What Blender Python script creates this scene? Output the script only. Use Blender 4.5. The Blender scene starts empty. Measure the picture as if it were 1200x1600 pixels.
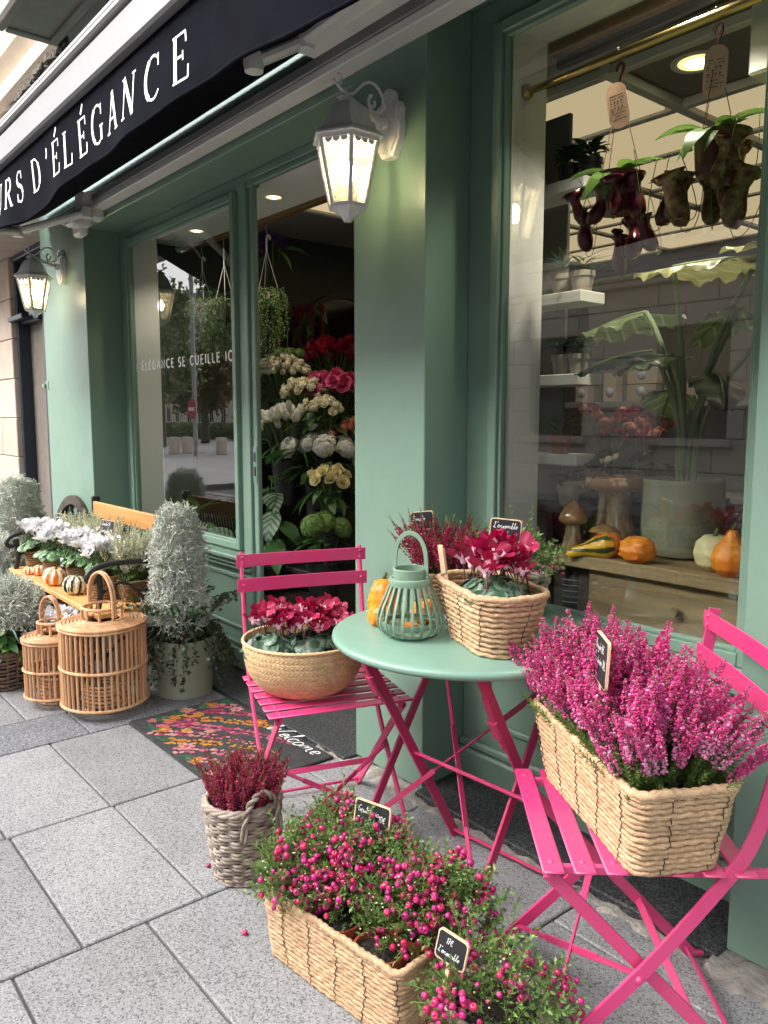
import bpy, math, random
import numpy as np
from mathutils import Vector, Matrix, Euler

random.seed(7)
RNG = np.random.default_rng(11)
PI = math.pi
R = math.radians
scene = bpy.context.scene
COL = scene.collection

# ------------------------------------------------------------------ camera
cam_d = bpy.data.cameras.new('camera')
cam = bpy.data.objects.new('camera', cam_d)
COL.objects.link(cam)
YAW, PITCH = R(39.5), R(6.77)
fw = Vector((-math.cos(YAW) * math.cos(PITCH), math.sin(YAW) * math.cos(PITCH), -math.sin(PITCH)))
rt = Vector((math.sin(YAW), math.cos(YAW), 0))
up = rt.cross(fw)
cam.matrix_world = Matrix(((rt.x, up.x, -fw.x, 0), (rt.y, up.y, -fw.y, 0), (rt.z, up.z, -fw.z, 1.3), (0, 0, 0, 1)))
cam_d.sensor_fit = 'VERTICAL'
cam_d.sensor_height = 24.0
cam_d.lens = 24.0 * 1237.0 / 1600.0
cam_d.clip_start = 0.02
cam_d.clip_end = 1000
scene.camera = cam

# ------------------------------------------------------------------ sky, sun, exposure
world = bpy.data.worlds.new('World')
scene.world = world
world.use_nodes = True
nt = world.node_tree
nt.nodes.clear()
sky = nt.nodes.new('ShaderNodeTexSky')
sky.sky_type = 'NISHITA'
sky.sun_disc = False
SUN_EL, SUN_AZ = R(38), R(207)          # azimuth clockwise from +Y: the street side, a little to the left
sky.sun_elevation = SUN_EL
sky.sun_rotation = SUN_AZ
sky.air_density = 1.0
sky.dust_density = 5.0
sky.ozone_density = 1.0
hsv = nt.nodes.new('ShaderNodeHueSaturation')
hsv.inputs['Saturation'].default_value = 0.30      # overcast: a paler sky
bg = nt.nodes.new('ShaderNodeBackground')
bg.inputs['Strength'].default_value = 0.15
wo = nt.nodes.new('ShaderNodeOutputWorld')
nt.links.new(sky.outputs[0], hsv.inputs['Color'])
nt.links.new(hsv.outputs[0], bg.inputs['Color'])
nt.links.new(bg.outputs[0], wo.inputs['Surface'])
sun_d = bpy.data.lights.new('sun', 'SUN')
sun_d.energy = 0.7
sun_d.angle = R(80)
sun_d.color = (1.0, 0.98, 0.955)
sun = bpy.data.objects.new('sun', sun_d)
COL.objects.link(sun)
sdir = Vector((math.sin(SUN_AZ) * math.cos(SUN_EL), math.cos(SUN_AZ) * math.cos(SUN_EL), math.sin(SUN_EL)))
sun.rotation_euler = sdir.to_track_quat('Z', 'Y').to_euler()
scene.view_settings.view_transform = 'Standard'
scene.view_settings.look = 'None'
scene.view_settings.gamma = 1.0
scene.view_settings.exposure = 2.02
scene.view_settings.use_curve_mapping = False
try:
    scene.cycles.max_bounces = 10
    scene.cycles.diffuse_bounces = 6
    scene.cycles.glossy_bounces = 3
    scene.cycles.transparent_max_bounces = 12
    scene.cycles.transmission_bounces = 4
    scene.cycles.caustics_reflective = False
    scene.cycles.caustics_refractive = False
    scene.cycles.sample_clamp_indirect = 6.0
    scene.cycles.use_denoising = True
except Exception:
    pass

# ------------------------------------------------------------------ materials
def lin(r, g, b):
    f = lambda c: (c / 255 / 12.92) if c / 255 <= 0.04045 else ((c / 255 + 0.055) / 1.055) ** 2.4
    return (f(r), f(g), f(b))

def newmat(name):
    m = bpy.data.materials.new(name)
    m.use_nodes = True
    n = m.node_tree.nodes
    n.clear()
    out = n.new('ShaderNodeOutputMaterial')
    return m, n, m.node_tree.links, out

def coords(n, l, kind, scale=(1, 1, 1)):
    if kind == 'World':
        src = n.new('ShaderNodeNewGeometry').outputs['Position']
    else:
        src = n.new('ShaderNodeTexCoord').outputs['Object']
    mp = n.new('ShaderNodeMapping')
    mp.inputs['Scale'].default_value = scale
    l.new(src, mp.inputs['Vector'])
    return mp.outputs[0]

def noise(n, l, vec, scale, detail=2, rough=.5):
    t = n.new('ShaderNodeTexNoise')
    t.inputs['Scale'].default_value = scale
    t.inputs['Detail'].default_value = detail
    t.inputs['Roughness'].default_value = rough
    l.new(vec, t.inputs['Vector'])
    return t.outputs['Fac']

def mrange(n, l, src, a, b, c, d):
    t = n.new('ShaderNodeMapRange')
    for i, v in enumerate((a, b, c, d)):
        t.inputs[i + 1].default_value = v
    l.new(src, t.inputs[0])
    return t.outputs[0]

def math2(n, l, op, a, b):
    t = n.new('ShaderNodeMath')
    t.operation = op
    for i, v in enumerate((a, b)):
        if isinstance(v, (int, float)):
            t.inputs[i].default_value = v
        else:
            l.new(v, t.inputs[i])
    return t.outputs[0]

def mixc(n, l, fac, a, b):
    t = n.new('ShaderNodeMix')
    t.data_type = 'RGBA'
    if isinstance(fac, (int, float)):
        t.inputs[0].default_value = fac
    else:
        l.new(fac, t.inputs[0])
    for i, v in ((6, a), (7, b)):
        if isinstance(v, tuple):
            t.inputs[i].default_value = (*v, 1) if len(v) == 3 else v
        else:
            l.new(v, t.inputs[i])
    return t.outputs[2]

def ramp(n, l, fac, stops, interp='LINEAR'):
    t = n.new('ShaderNodeValToRGB')
    t.color_ramp.interpolation = interp
    e = t.color_ramp.elements
    while len(e) < len(stops):
        e.new(0.5)
    for i, (p, c) in enumerate(stops):
        e[i].position = p
        e[i].color = (*c, 1)
    l.new(fac, t.inputs[0])
    return t.outputs[0]

def bumpn(n, l, h, strength, dist):
    b = n.new('ShaderNodeBump')
    b.inputs['Strength'].default_value = strength
    b.inputs['Distance'].default_value = dist
    l.new(h, b.inputs['Height'])
    return b.outputs[0]

def bsdf(n, l, out, col, rough=.5, metal=0., spec=.5, normal=None, tl=0., coat=0.):
    p = n.new('ShaderNodeBsdfPrincipled')
    if isinstance(col, tuple):
        p.inputs['Base Color'].default_value = (*col, 1)
    else:
        l.new(col, p.inputs['Base Color'])
    if isinstance(rough, (int, float)):
        p.inputs['Roughness'].default_value = rough
    else:
        l.new(rough, p.inputs['Roughness'])
    p.inputs['Metallic'].default_value = metal
    p.inputs['Specular IOR Level'].default_value = spec
    p.inputs['Coat Weight'].default_value = coat
    if normal is not None:
        l.new(normal, p.inputs['Normal'])
    res = p.outputs[0]
    if tl > 0:
        t = n.new('ShaderNodeBsdfTranslucent')
        if isinstance(col, tuple):
            t.inputs[0].default_value = (*col, 1)
        else:
            l.new(col, t.inputs[0])
        mx = n.new('ShaderNodeMixShader')
        mx.inputs[0].default_value = tl
        l.new(res, mx.inputs[1])
        l.new(t.outputs[0], mx.inputs[2])
        res = mx.outputs[0]
    l.new(res, out.inputs['Surface'])
    return p

def M(name, col, rough=.5, metal=0., var=0., vs=6., isl=0., rnd=0., bump=0., bs=60., spec=.5, tl=0., kind='Object',
      scale=(1, 1, 1), col2=None, hue=0., coat=0.):
    """plain material: colour with noise, per-island and per-object variation, and fine relief"""
    m, n, l, out = newmat(name)
    vec = coords(n, l, kind, scale)
    c = col
    if col2 is not None:
        c = mixc(n, l, mrange(n, l, noise(n, l, vec, vs, 4), .35, .65, 0, 1), col, col2)
    val = 1.0
    if var:
        val = mrange(n, l, noise(n, l, vec, vs * 1.7, 4, .6), .3, .7, 1 - var, 1 + var)
    if isl:
        g = n.new('ShaderNodeNewGeometry')
        val = math2(n, l, 'MULTIPLY', mrange(n, l, g.outputs['Random Per Island'], 0, 1, 1 - isl, 1 + isl), val)
    if rnd:
        o = n.new('ShaderNodeObjectInfo')
        val = math2(n, l, 'MULTIPLY', mrange(n, l, o.outputs['Random'], 0, 1, 1 - rnd, 1 + rnd), val)
    if not isinstance(val, float) or hue:
        h = n.new('ShaderNodeHueSaturation')
        if isinstance(val, float):
            h.inputs['Value'].default_value = val
        else:
            l.new(val, h.inputs['Value'])
        if isinstance(c, tuple):
            h.inputs['Color'].default_value = (*c, 1)
        else:
            l.new(c, h.inputs['Color'])
        if hue:
            src = n.new('ShaderNodeObjectInfo').outputs['Random'] if not isl else n.new('ShaderNodeNewGeometry').outputs['Random Per Island']
            w = n.new('ShaderNodeTexWhiteNoise')
            w.noise_dimensions = '1D'
            l.new(src, w.inputs['W'])
            l.new(mrange(n, l, w.outputs['Value'], 0, 1, .5 - hue, .5 + hue), h.inputs['Hue'])
        c = h.outputs[0]
    nrm = None
    if bump:
        nrm = bumpn(n, l, noise(n, l, vec, bs, 3), bump, .01)
    bsdf(n, l, out, c, rough, metal, spec, nrm, tl, coat)
    return m

def paint(name, col, rough, primer=(.30, .28, .27), brush=(30, 30, 1.6), chip=.745, kind='Object', grime=.10, bump=.05):
    """lacquer over metal or wood: faint brush relief, uneven gloss, small chips and smudges"""
    m, n, l, out = newmat(name)
    vec = coords(n, l, kind)
    bv = coords(n, l, kind, brush)
    f1 = noise(n, l, vec, 2.6, 5, .65)
    f2 = noise(n, l, vec, 75, 3, .6)
    f3 = noise(n, l, vec, 9, 3, .6)
    o = n.new('ShaderNodeObjectInfo')
    h = n.new('ShaderNodeHueSaturation')
    h.inputs['Color'].default_value = (*col, 1)
    l.new(math2(n, l, 'MULTIPLY', mrange(n, l, f1, .3, .7, 1 - grime, 1 + grime * .6), mrange(n, l, o.outputs['Random'], 0, 1, .97, 1.03)), h.inputs['Value'])
    l.new(mrange(n, l, f1, .3, .7, .94, 1.04), h.inputs['Saturation'])
    ch = math2(n, l, 'MULTIPLY', mrange(n, l, f2, chip, chip + .03, 0, 1), mrange(n, l, f3, .52, .58, 0, 1))
    c = mixc(n, l, ch, h.outputs[0], primer)
    nz = noise(n, l, bv, 14, 4, .6)
    bsdf(n, l, out, c, mrange(n, l, f1, .3, .7, rough + .08, rough - .05), 0, .5, bumpn(n, l, nz, bump, .004))
    return m

def veined(name, c1, c2, freq, rough=.35, tl=.25):
    """leaf with paler side veins and midrib, in the leaf's own coordinates (midrib along x)"""
    m, n, l, out = newmat(name)
    tc = coords(n, l, 'Object')
    s = n.new('ShaderNodeSeparateXYZ')
    l.new(tc, s.inputs[0])
    ab = math2(n, l, 'ABSOLUTE', s.outputs[1], 0.)
    w = math2(n, l, 'SINE', math2(n, l, 'MULTIPLY', math2(n, l, 'SUBTRACT', s.outputs[0], math2(n, l, 'MULTIPLY', ab, .7)), freq), 0.)
    f = mrange(n, l, w, .82, .98, 0, .8)
    c = mixc(n, l, mrange(n, l, noise(n, l, tc, 16, 4, .65), .35, .68, 0, 1), c1, tuple(a * .55 + b * .2 for a, b in zip(c1, c2)))
    c = mixc(n, l, f, c, c2)
    bsdf(n, l, out, c, rough, 0, .5, bumpn(n, l, w, .35, .004), tl)
    return m

def wood_mat(name, dark, light, axis=0, sc=18., rough=.55, bump=.15, rnd=.1):
    m, n, l, out = newmat(name)
    s = [sc, sc, sc]
    s[axis] = sc * .06
    vec = coords(n, l, 'Object', tuple(s))
    f = noise(n, l, vec, 1.0, 5, .65)
    c = ramp(n, l, f, [(.3, dark), (.5, tuple((a + b) / 2 for a, b in zip(dark, light))), (.72, light)])
    o = n.new('ShaderNodeObjectInfo')
    h = n.new('ShaderNodeHueSaturation')
    l.new(c, h.inputs['Color'])
    l.new(mrange(n, l, o.outputs['Random'], 0, 1, 1 - rnd, 1 + rnd), h.inputs['Value'])
    bsdf(n, l, out, h.outputs[0], rough, 0, .4, bumpn(n, l, f, bump, .004))
    return m

def granite(name, base, dark, lightc, scale=115., amt=1.0, rnd=.10):
    m, n, l, out = newmat(name)
    vec = coords(n, l, 'World')
    v = n.new('ShaderNodeTexVoronoi')
    v.inputs['Scale'].default_value = scale * 2.0
    l.new(vec, v.inputs['Vector'])
    sep = n.new('ShaderNodeSeparateColor')
    l.new(v.outputs['Color'], sep.inputs[0])
    c = ramp(n, l, sep.outputs[0], [(0, dark), (.13, dark), (.19, base), (.62, base), (.72, lightc), (1, lightc)])
    f2 = noise(n, l, vec, scale * 1.1, 2, .6)
    c = mixc(n, l, mrange(n, l, f2, .56, .68, 0, .55 * amt), c, dark)
    f3 = noise(n, l, vec, 2.2, 4, .65)
    c2 = n.new('ShaderNodeHueSaturation')
    l.new(c, c2.inputs['Color'])
    o = n.new('ShaderNodeObjectInfo')
    val = math2(n, l, 'MULTIPLY', mrange(n, l, f3, .3, .7, .86, 1.10), mrange(n, l, o.outputs['Random'], 0, 1, 1 - rnd, 1 + rnd))
    l.new(val, c2.inputs['Value'])
    # dark spots of old gum and stains
    st = n.new('ShaderNodeTexVoronoi')
    st.inputs['Scale'].default_value = 2.3
    l.new(vec, st.inputs['Vector'])
    c3 = mixc(n, l, mrange(n, l, st.outputs['Distance'], .03, .045, .45, 0), c2.outputs[0], tuple(x * .8 for x in dark))
    h = noise(n, l, vec, scale * 1.5, 2)
    bsdf(n, l, out, c3, .62, 0, .35, bumpn(n, l, h, .25, .002))
    return m

def glass_mat(name, ior=1.6, tint=(.93, .96, .95), rough=0.0):
    """thin pane: clear transmission plus a Fresnel mirror"""
    m, n, l, out = newmat(name)
    t = n.new('ShaderNodeBsdfTransparent')
    t.inputs[0].default_value = (*tint, 1)
    g = n.new('ShaderNodeBsdfGlossy')
    g.inputs['Roughness'].default_value = rough
    f = n.new('ShaderNodeFresnel')
    f.inputs['IOR'].default_value = ior
    mx = n.new('ShaderNodeMixShader')
    bk = n.new('ShaderNodeNewGeometry')          # only the side a ray meets first mirrors; its far side lets it out
    l.new(math2(n, l, 'MULTIPLY', f.outputs[0], math2(n, l, 'SUBTRACT', 1., bk.outputs['Backfacing'])), mx.inputs[0])
    l.new(t.outputs[0], mx.inputs[1])
    l.new(g.outputs[0], mx.inputs[2])
    l.new(mx.outputs[0], out.inputs['Surface'])
    return m

def emit(name, col, s):
    m, n, l, out = newmat(name)
    e = n.new('ShaderNodeEmission')
    e.inputs[0].default_value = (*col, 1)
    e.inputs[1].default_value = s
    l.new(e.outputs[0], out.inputs['Surface'])
    return m

# ------------------------------------------------------------------ mesh building
class MB:
    """collects vertices and faces and links them as one mesh"""
    def __init__(s):
        s.V, s.F, s.n = [], [], 0

    def add(s, V, F, m=0):
        V = np.asarray(V, dtype=np.float64).reshape(-1, 3)
        for f in (F if isinstance(F, tuple) else (F,)):
            s.F.append((np.asarray(f, dtype=np.int64) + s.n, m))
        s.V.append(V)
        s.n += len(V)
        return s

    def merge(s, geo, m=0, off=(0, 0, 0), rot=None, sc=1.0):
        V, F = geo
        V = np.asarray(V, float) * sc
        if rot is not None:
            V = V @ np.asarray(rot, float).T
        return s.add(V + np.asarray(off, float), F, m)

    def mesh(s, name, mats, smooth=True, angle=None):
        me = bpy.data.meshes.new(name)
        V = np.concatenate(s.V) if s.V else np.zeros((0, 3))
        starts, totals, idx, mi = [], [], [], []
        for F, m in s.F:
            if len(F) == 0:
                continue
            c = F.shape[1]
            idx.append(F.ravel())
            totals.append(np.full(len(F), c))
            mi.append(np.full(len(F), m))
        if idx:
            idx = np.concatenate(idx)
            totals = np.concatenate(totals)
            mi = np.concatenate(mi)
            starts = np.concatenate(([0], np.cumsum(totals)[:-1]))
        me.vertices.add(len(V))
        me.vertices.foreach_set('co', V.ravel())
        me.loops.add(len(idx))
        me.loops.foreach_set('vertex_index', np.asarray(idx, dtype=np.int32))
        me.polygons.add(len(totals))
        me.polygons.foreach_set('loop_start', np.asarray(starts, dtype=np.int32))
        me.polygons.foreach_set('loop_total', np.asarray(totals, dtype=np.int32))
        me.polygons.foreach_set('material_index', np.asarray(mi, dtype=np.int32))
        me.polygons.foreach_set('use_smooth', np.full(len(totals), bool(smooth)))
        for m in (mats if isinstance(mats, (list, tuple)) else [mats]):
            me.materials.append(m)
        me.update(calc_edges=True)
        if smooth and angle:
            me.set_sharp_from_angle(angle=R(angle))
        return me

def obj(name, me, parent=None, loc=(0, 0, 0), rot=(0, 0, 0), sc=None, label=None, cat=None, group=None, kind=None):
    o = bpy.data.objects.new(name, me)
    COL.objects.link(o)
    o.location = loc
    o.rotation_euler = rot
    if sc is not None:
        o.scale = (sc, sc, sc) if isinstance(sc, (int, float)) else sc
    if parent is not None:
        o.parent = parent
    for k, v in (('label', label), ('category', cat), ('group', group), ('kind', kind)):
        if v:
            o[k] = v
    return o

def thing(name, label, cat, loc=(0, 0, 0), rz=0., group=None, kind=None):
    return obj(name, None, None, loc, (0, 0, rz), None, label, cat, group, kind)

def mk(name, mb, mats, parent=None, smooth=True, angle=40, **k):
    return obj(name, mb.mesh(name, mats, smooth, angle), parent, **k)

# --- primitive shapes return (V, F)
def box(x0, x1, y0, y1, z0, z1, b=0.0):
    lo = np.array([x0, y0, z0], float)
    hi = np.array([x1, y1, z1], float)
    if b <= 0:
        V = np.array([[(lo, hi)[i][0], (lo, hi)[j][1], (lo, hi)[k][2]] for k in (0, 1) for j in (0, 1) for i in (0, 1)])
        return V, np.array([[0, 2, 3, 1], [4, 5, 7, 6], [0, 1, 5, 4], [2, 6, 7, 3], [0, 4, 6, 2], [1, 3, 7, 5]])
    b = min(b, .45 * min(hi - lo))
    V, key = [], {}
    for ax in range(3):
        for c in range(8):
            bits = [(c >> i) & 1 for i in range(3)]
            v = np.array([hi[i] if bits[i] else lo[i] for i in range(3)])
            for i in range(3):
                if i != ax:
                    v[i] += -b if bits[i] else b
            key[(ax, tuple(bits))] = len(V)
            V.append(v)
    quads, tris = [], []
    for ax in range(3):
        o1, o2 = [i for i in range(3) if i != ax]
        for s in (0, 1):
            q = []
            for a, c in ((0, 0), (1, 0), (1, 1), (0, 1)):
                bt = [0, 0, 0]
                bt[ax], bt[o1], bt[o2] = s, a, c
                q.append(key[(ax, tuple(bt))])
            flip = (s == 1) ^ (ax == 1)
            quads.append(q if flip else q[::-1])
    for ax in range(3):            # edges parallel to ax
        o1, o2 = [i for i in range(3) if i != ax]
        for a in (0, 1):
            for c in (0, 1):
                b0, b1 = [0, 0, 0], [0, 0, 0]
                for bb, s in ((b0, 0), (b1, 1)):
                    bb[ax], bb[o1], bb[o2] = s, a, c
                quads.append([key[(o1, tuple(b0))], key[(o1, tuple(b1))], key[(o2, tuple(b1))], key[(o2, tuple(b0))]])
    for c in range(8):
        bt = tuple((c >> i) & 1 for i in range(3))
        t = [key[(0, bt)], key[(1, bt)], key[(2, bt)]]
        tris.append(t + [t[0]])
    V = np.array(V)
    ctr = (lo + hi) / 2
    Q = np.array(quads)
    for i, q in enumerate(Q):      # outward winding
        nrm = np.cross(V[q[1]] - V[q[0]], V[q[2]] - V[q[0]])
        if nrm @ (V[q].mean(0) - ctr) < 0:
            Q[i] = q[::-1]
    T = np.array([t[:3] for t in tris])
    for i, q in enumerate(T):
        nrm = np.cross(V[q[1]] - V[q[0]], V[q[2]] - V[q[0]])
        if nrm @ (V[q].mean(0) - ctr) < 0:
            T[i] = q[::-1]
    return V, (Q, T)

def frames(P, closed=False, up0=None):
    P = np.asarray(P, float)
    if closed:
        T = np.roll(P, -1, 0) - np.roll(P, 1, 0)
    else:
        T = np.gradient(P, axis=0)
    T /= np.maximum(np.linalg.norm(T, axis=1, keepdims=True), 1e-9)
    if up0 is not None:
        N = np.asarray(up0, float) - (T @ np.asarray(up0, float))[:, None] * T
        ln = np.linalg.norm(N, axis=1, keepdims=True)
        N = np.where(ln > 1e-4, N / np.maximum(ln, 1e-9), np.array([1., 0, 0]))
    else:
        N = np.zeros_like(P)
        a = np.array([0, 0, 1.]) if abs(T[0][2]) < .9 else np.array([1., 0, 0])
        n0 = a - (a @ T[0]) * T[0]
        N[0] = n0 / np.linalg.norm(n0)
        for i in range(1, len(P)):
            v = N[i - 1] - (N[i - 1] @ T[i]) * T[i]
            N[i] = v / max(np.linalg.norm(v), 1e-9)
    return T, N, np.cross(T, N)

def ringfaces(k, n, closed=False):
    i = np.arange(k if closed else k - 1)[:, None]
    j = np.arange(n)[None, :]
    a = i * n + j
    b = i * n + (j + 1) % n
    c = ((i + 1) % k) * n + (j + 1) % n
    d = ((i + 1) % k) * n + j
    return np.stack([a, b, c, d], -1).reshape(-1, 4)

def tube(P, r, n=6, closed=False, cap=True, twist=None, up0=None):
    P = np.asarray(P, float)
    k = len(P)
    T, N, B = frames(P, closed, up0)
    th = np.arange(n) * 2 * PI / n
    rr = np.broadcast_to(np.asarray(r, float).reshape(-1, 1) if np.ndim(r) == 1 else np.asarray(r, float), (k, n)) if np.ndim(r) < 2 else np.asarray(r)
    V = P[:, None] + rr[..., None] * (np.cos(th)[None, :, None] * N[:, None] + np.sin(th)[None, :, None] * B[:, None])
    V = V.reshape(-1, 3)
    F = ringfaces(k, n, closed)
    if cap and not closed:
        V = np.vstack([V, P[:1], P[-1:]])
        j = np.arange(n)
        t = np.vstack([np.stack([(j + 1) % n, j, np.full(n, k * n)], 1),
                       np.stack([(k - 1) * n + j, (k - 1) * n + (j + 1) % n, np.full(n, k * n + 1)], 1)])
        return V, (F, t)
    return V, F

def bar(P, w, t, up0, b=.15):
    """flat bar along a path: w across, t thick along up0"""
    P = np.asarray(P, float)
    T, N, B = frames(P, False, up0)
    c = min(w, t) * b
    sec = [(-w / 2 + c, -t / 2), (w / 2 - c, -t / 2), (w / 2, -t / 2 + c), (w / 2, t / 2 - c), (w / 2 - c, t / 2),
           (-w / 2 + c, t / 2), (-w / 2, t / 2 - c), (-w / 2, -t / 2 + c)]
    V = np.concatenate([[p + x * bb + y * nn for x, y in sec] for p, nn, bb in zip(P, N, B)])
    k = len(P)
    V = np.vstack([V, P[:1], P[-1:]])
    j = np.arange(8)
    t_ = np.vstack([np.stack([(j + 1) % 8, j, np.full(8, k * 8)], 1), np.stack([(k - 1) * 8 + j, (k - 1) * 8 + (j + 1) % 8, np.full(8, k * 8 + 1)], 1)])
    return V, (ringfaces(k, 8), t_)

def lathe(prof, n=32, capb=False, capt=False):
    prof = np.asarray(prof, float)
    th = np.arange(n) * 2 * PI / n
    V = np.stack([prof[:, 0:1] * np.cos(th), prof[:, 0:1] * np.sin(th), np.repeat(prof[:, 1:2], n, 1)], -1).reshape(-1, 3)
    k = len(prof)
    F = ringfaces(k, n)
    ts = []
    if capb:
        V = np.vstack([V, [[0, 0, prof[0, 1]]]])
        j = np.arange(n)
        ts.append(np.stack([(j + 1) % n, j, np.full(n, len(V) - 1)], 1))
    if capt:
        V = np.vstack([V, [[0, 0, prof[-1, 1]]]])
        j = np.arange(n)
        ts.append(np.stack([(k - 1) * n + j, (k - 1) * n + (j + 1) % n, np.full(n, len(V) - 1)], 1))
    return (V, (F, *ts)) if ts else (V, F)

def grid(fn, nu, nv):
    u = np.linspace(0, 1, nu)
    v = np.linspace(0, 1, nv)
    V = np.array([[fn(a, b) for b in v] for a in u]).reshape(-1, 3)
    i = np.arange(nu - 1)[:, None]
    j = np.arange(nv - 1)[None, :]
    a = i * nv + j
    return V, np.stack([a, a + nv, a + nv + 1, a + 1], -1).reshape(-1, 4)

def prism(poly, z0, z1):
    """extruded polygon (2D, ccw) between z0 and z1"""
    poly = np.asarray(poly, float)
    n = len(poly)
    c = poly.mean(0)
    V = np.vstack([np.c_[poly, np.full(n, z0)], np.c_[poly, np.full(n, z1)], [[*c, z0], [*c, z1]]])
    j = np.arange(n)
    q = np.stack([j, (j + 1) % n, n + (j + 1) % n, n + j], 1)
    t = np.vstack([np.stack([(j + 1) % n, j, np.full(n, 2 * n)], 1), np.stack([n + j, n + (j + 1) % n, np.full(n, 2 * n + 1)], 1)])
    return V, (q, t)

def rz3(a):
    c, s = math.cos(a), math.sin(a)
    return np.array([[c, -s, 0], [s, c, 0], [0, 0, 1.]])

def rx3(a):
    c, s = math.cos(a), math.sin(a)
    return np.array([[1., 0, 0], [0, c, -s], [0, s, c]])

def ry3(a):
    c, s = math.cos(a), math.sin(a)
    return np.array([[c, 0, s], [0, 1., 0], [-s, 0, c]])

def aligned(D, roll=None):
    """stack of 3x3 matrices whose z axis is D"""
    D = np.asarray(D, float)
    D = D / np.maximum(np.linalg.norm(D, axis=1, keepdims=True), 1e-9)
    a = np.where(np.abs(D[:, 2:3]) < .95, np.array([[0, 0, 1.]]), np.array([[1., 0, 0]]))
    X = np.cross(a, D)
    X /= np.linalg.norm(X, axis=1, keepdims=True)
    Y = np.cross(D, X)
    if roll is not None:
        c, s = np.cos(roll)[:, None], np.sin(roll)[:, None]
        X, Y = c * X + s * Y, -s * X + c * Y
    return np.stack([X, Y, D], -1)

def scatter(geo, mats, pos, sc=None):
    V, F = geo
    V = np.asarray(V, float)
    N = len(pos)
    W = np.einsum('nij,vj->nvi', mats, V)
    if sc is not None:
        W = W * np.asarray(sc).reshape(-1, 1, 1)
    W = W + np.asarray(pos)[:, None]
    Fs = F if isinstance(F, tuple) else (F,)
    out = tuple((np.asarray(f)[None] + (np.arange(N) * len(V))[:, None, None]).reshape(-1, np.asarray(f).shape[1]) for f in Fs)
    return W.reshape(-1, 3), out

def join(*geos):
    Vs, Fq, Ft, n = [], [], [], 0
    for V, F in geos:
        for f in (F if isinstance(F, tuple) else (F,)):
            f = np.asarray(f)
            (Fq if f.shape[1] == 4 else Ft).append(f + n)
        Vs.append(np.asarray(V, float))
        n += len(V)
    F = []
    if Fq:
        F.append(np.concatenate(Fq))
    if Ft:
        F.append(np.concatenate(Ft))
    return np.concatenate(Vs), tuple(F)

def euler_of(d, roll=0.):
    m = aligned(np.array([d], float), np.array([roll]))[0]
    return Matrix(m.tolist()).to_euler()

# --- the ring path of a basket: rounded rectangle with half sizes a, b
def rrect(a, b, r, step=.008):
    r = min(r, a * .999, b * .999)
    pts = []
    for cx, cy, a0 in ((a - r, b - r, 0), (-(a - r), b - r, 90), (-(a - r), -(b - r), 180), (a - r, -(b - r), 270)):
        for t in np.linspace(0, 90, max(4, int(r * 1.57 / step))):
            pts.append((cx + r * math.cos(R(a0 + t)), cy + r * math.sin(R(a0 + t))))
    pts = np.array(pts + [pts[0]])
    d = np.r_[0, np.cumsum(np.linalg.norm(np.diff(pts, axis=0), axis=1))]
    m = max(24, int(d[-1] / step))
    s = np.linspace(0, d[-1], m, endpoint=False)
    return np.c_[np.interp(s, d, pts[:, 0]), np.interp(s, d, pts[:, 1])], d[-1]

def rope(P, r, pitch, length, phase=0., n=8, hand=1, strands=2, amp=.3, jit=.035):
    """closed twisted cord along P"""
    k = len(P)
    th = np.arange(n) * 2 * PI / n
    s = np.arange(k) * length / k
    turns = max(1, round(length / pitch))
    ph = s / length * turns * PI * hand + phase
    rr = r * (1 - amp + amp * 1.6 * np.abs(np.cos(strands / 2 * (th[None, :] - 0) - ph[:, None])))
    rr = rr * (1 + jit * np.sin(s * 37 + phase * 3)[:, None] * np.sin(s * 11.3 + phase)[:, None])
    return tube(P, rr, n, closed=True)

# ------------------------------------------------------------------ palette
GREEN = (.180, .288, .222)
m_green = paint('sage_green_paint', GREEN, .36, (.30, .36, .32), (26, 26, 1.2), .712, 'World', .09, .09)
m_teal = M('pale_teal_paint', (.20, .285, .265), .5, var=.08, vs=4)
m_white = M('white_paint', (.74, .74, .72), .45, var=.04, vs=3)
m_lampwhite = M('white_cast_metal', (.80, .80, .80), .4, var=.06, vs=20, bump=.04, bs=80)
m_bar = M('brushed_bar', (.20, .20, .205), .5, var=.05, vs=3)
m_barw = M('bar_moulding', (.27, .27, .27), .5, var=.05, vs=3)
m_grey = M('grey_steel', (.22, .225, .23), .5, var=.08)
m_lightbar = M('light_grey_aluminium', (.36, .36, .37), .38, var=.04, vs=3)
m_awn = M('black_awning_cloth', (.0048, .0052, .0088), .95, var=.3, vs=5, bump=.1, bs=400, spec=.04)
m_letter = M('white_lettering', (.90, .90, .89), .6)
m_pink = paint('pink_lacquer', lin(206, 64, 116), .36, (.22, .12, .13), (8, 8, 8), .715, 'Object', .10, .03)
m_rasp = paint('raspberry_lacquer', lin(188, 50, 98), .38, (.2, .10, .10), (8, 8, 8), .715, 'Object', .12, .03)
m_mint = paint('mint_lacquer', lin(118, 152, 136), .34, (.4, .45, .4), (8, 8, 8), .76, 'Object', .05, .02)
m_lantern = M('sage_bamboo_paint', lin(118, 144, 124), .5, var=.08, vs=20, rnd=.08)
m_dark = M('dark_metal', (.015, .014, .014), .5)
m_navy = M('navy_paint', (.014, .02, .036), .4, var=.1)
m_brass = M('brass', (.42, .30, .11), .28, metal=1.)
m_granl = granite('light_granite', (.245, .245, .249), (.115, .115, .12), (.325, .325, .33), 135)
m_grand = granite('dark_granite', (.155, .16, .175), (.05, .05, .055), (.27, .275, .29), 120, .6)
m_black = granite('black_granite', (.035, .037, .040), (.008, .008, .009), (.085, .09, .095), 120, .5)
m_mortar = M('mortar', (.15, .145, .14), .9, var=.2, vs=20, kind='World')
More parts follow.
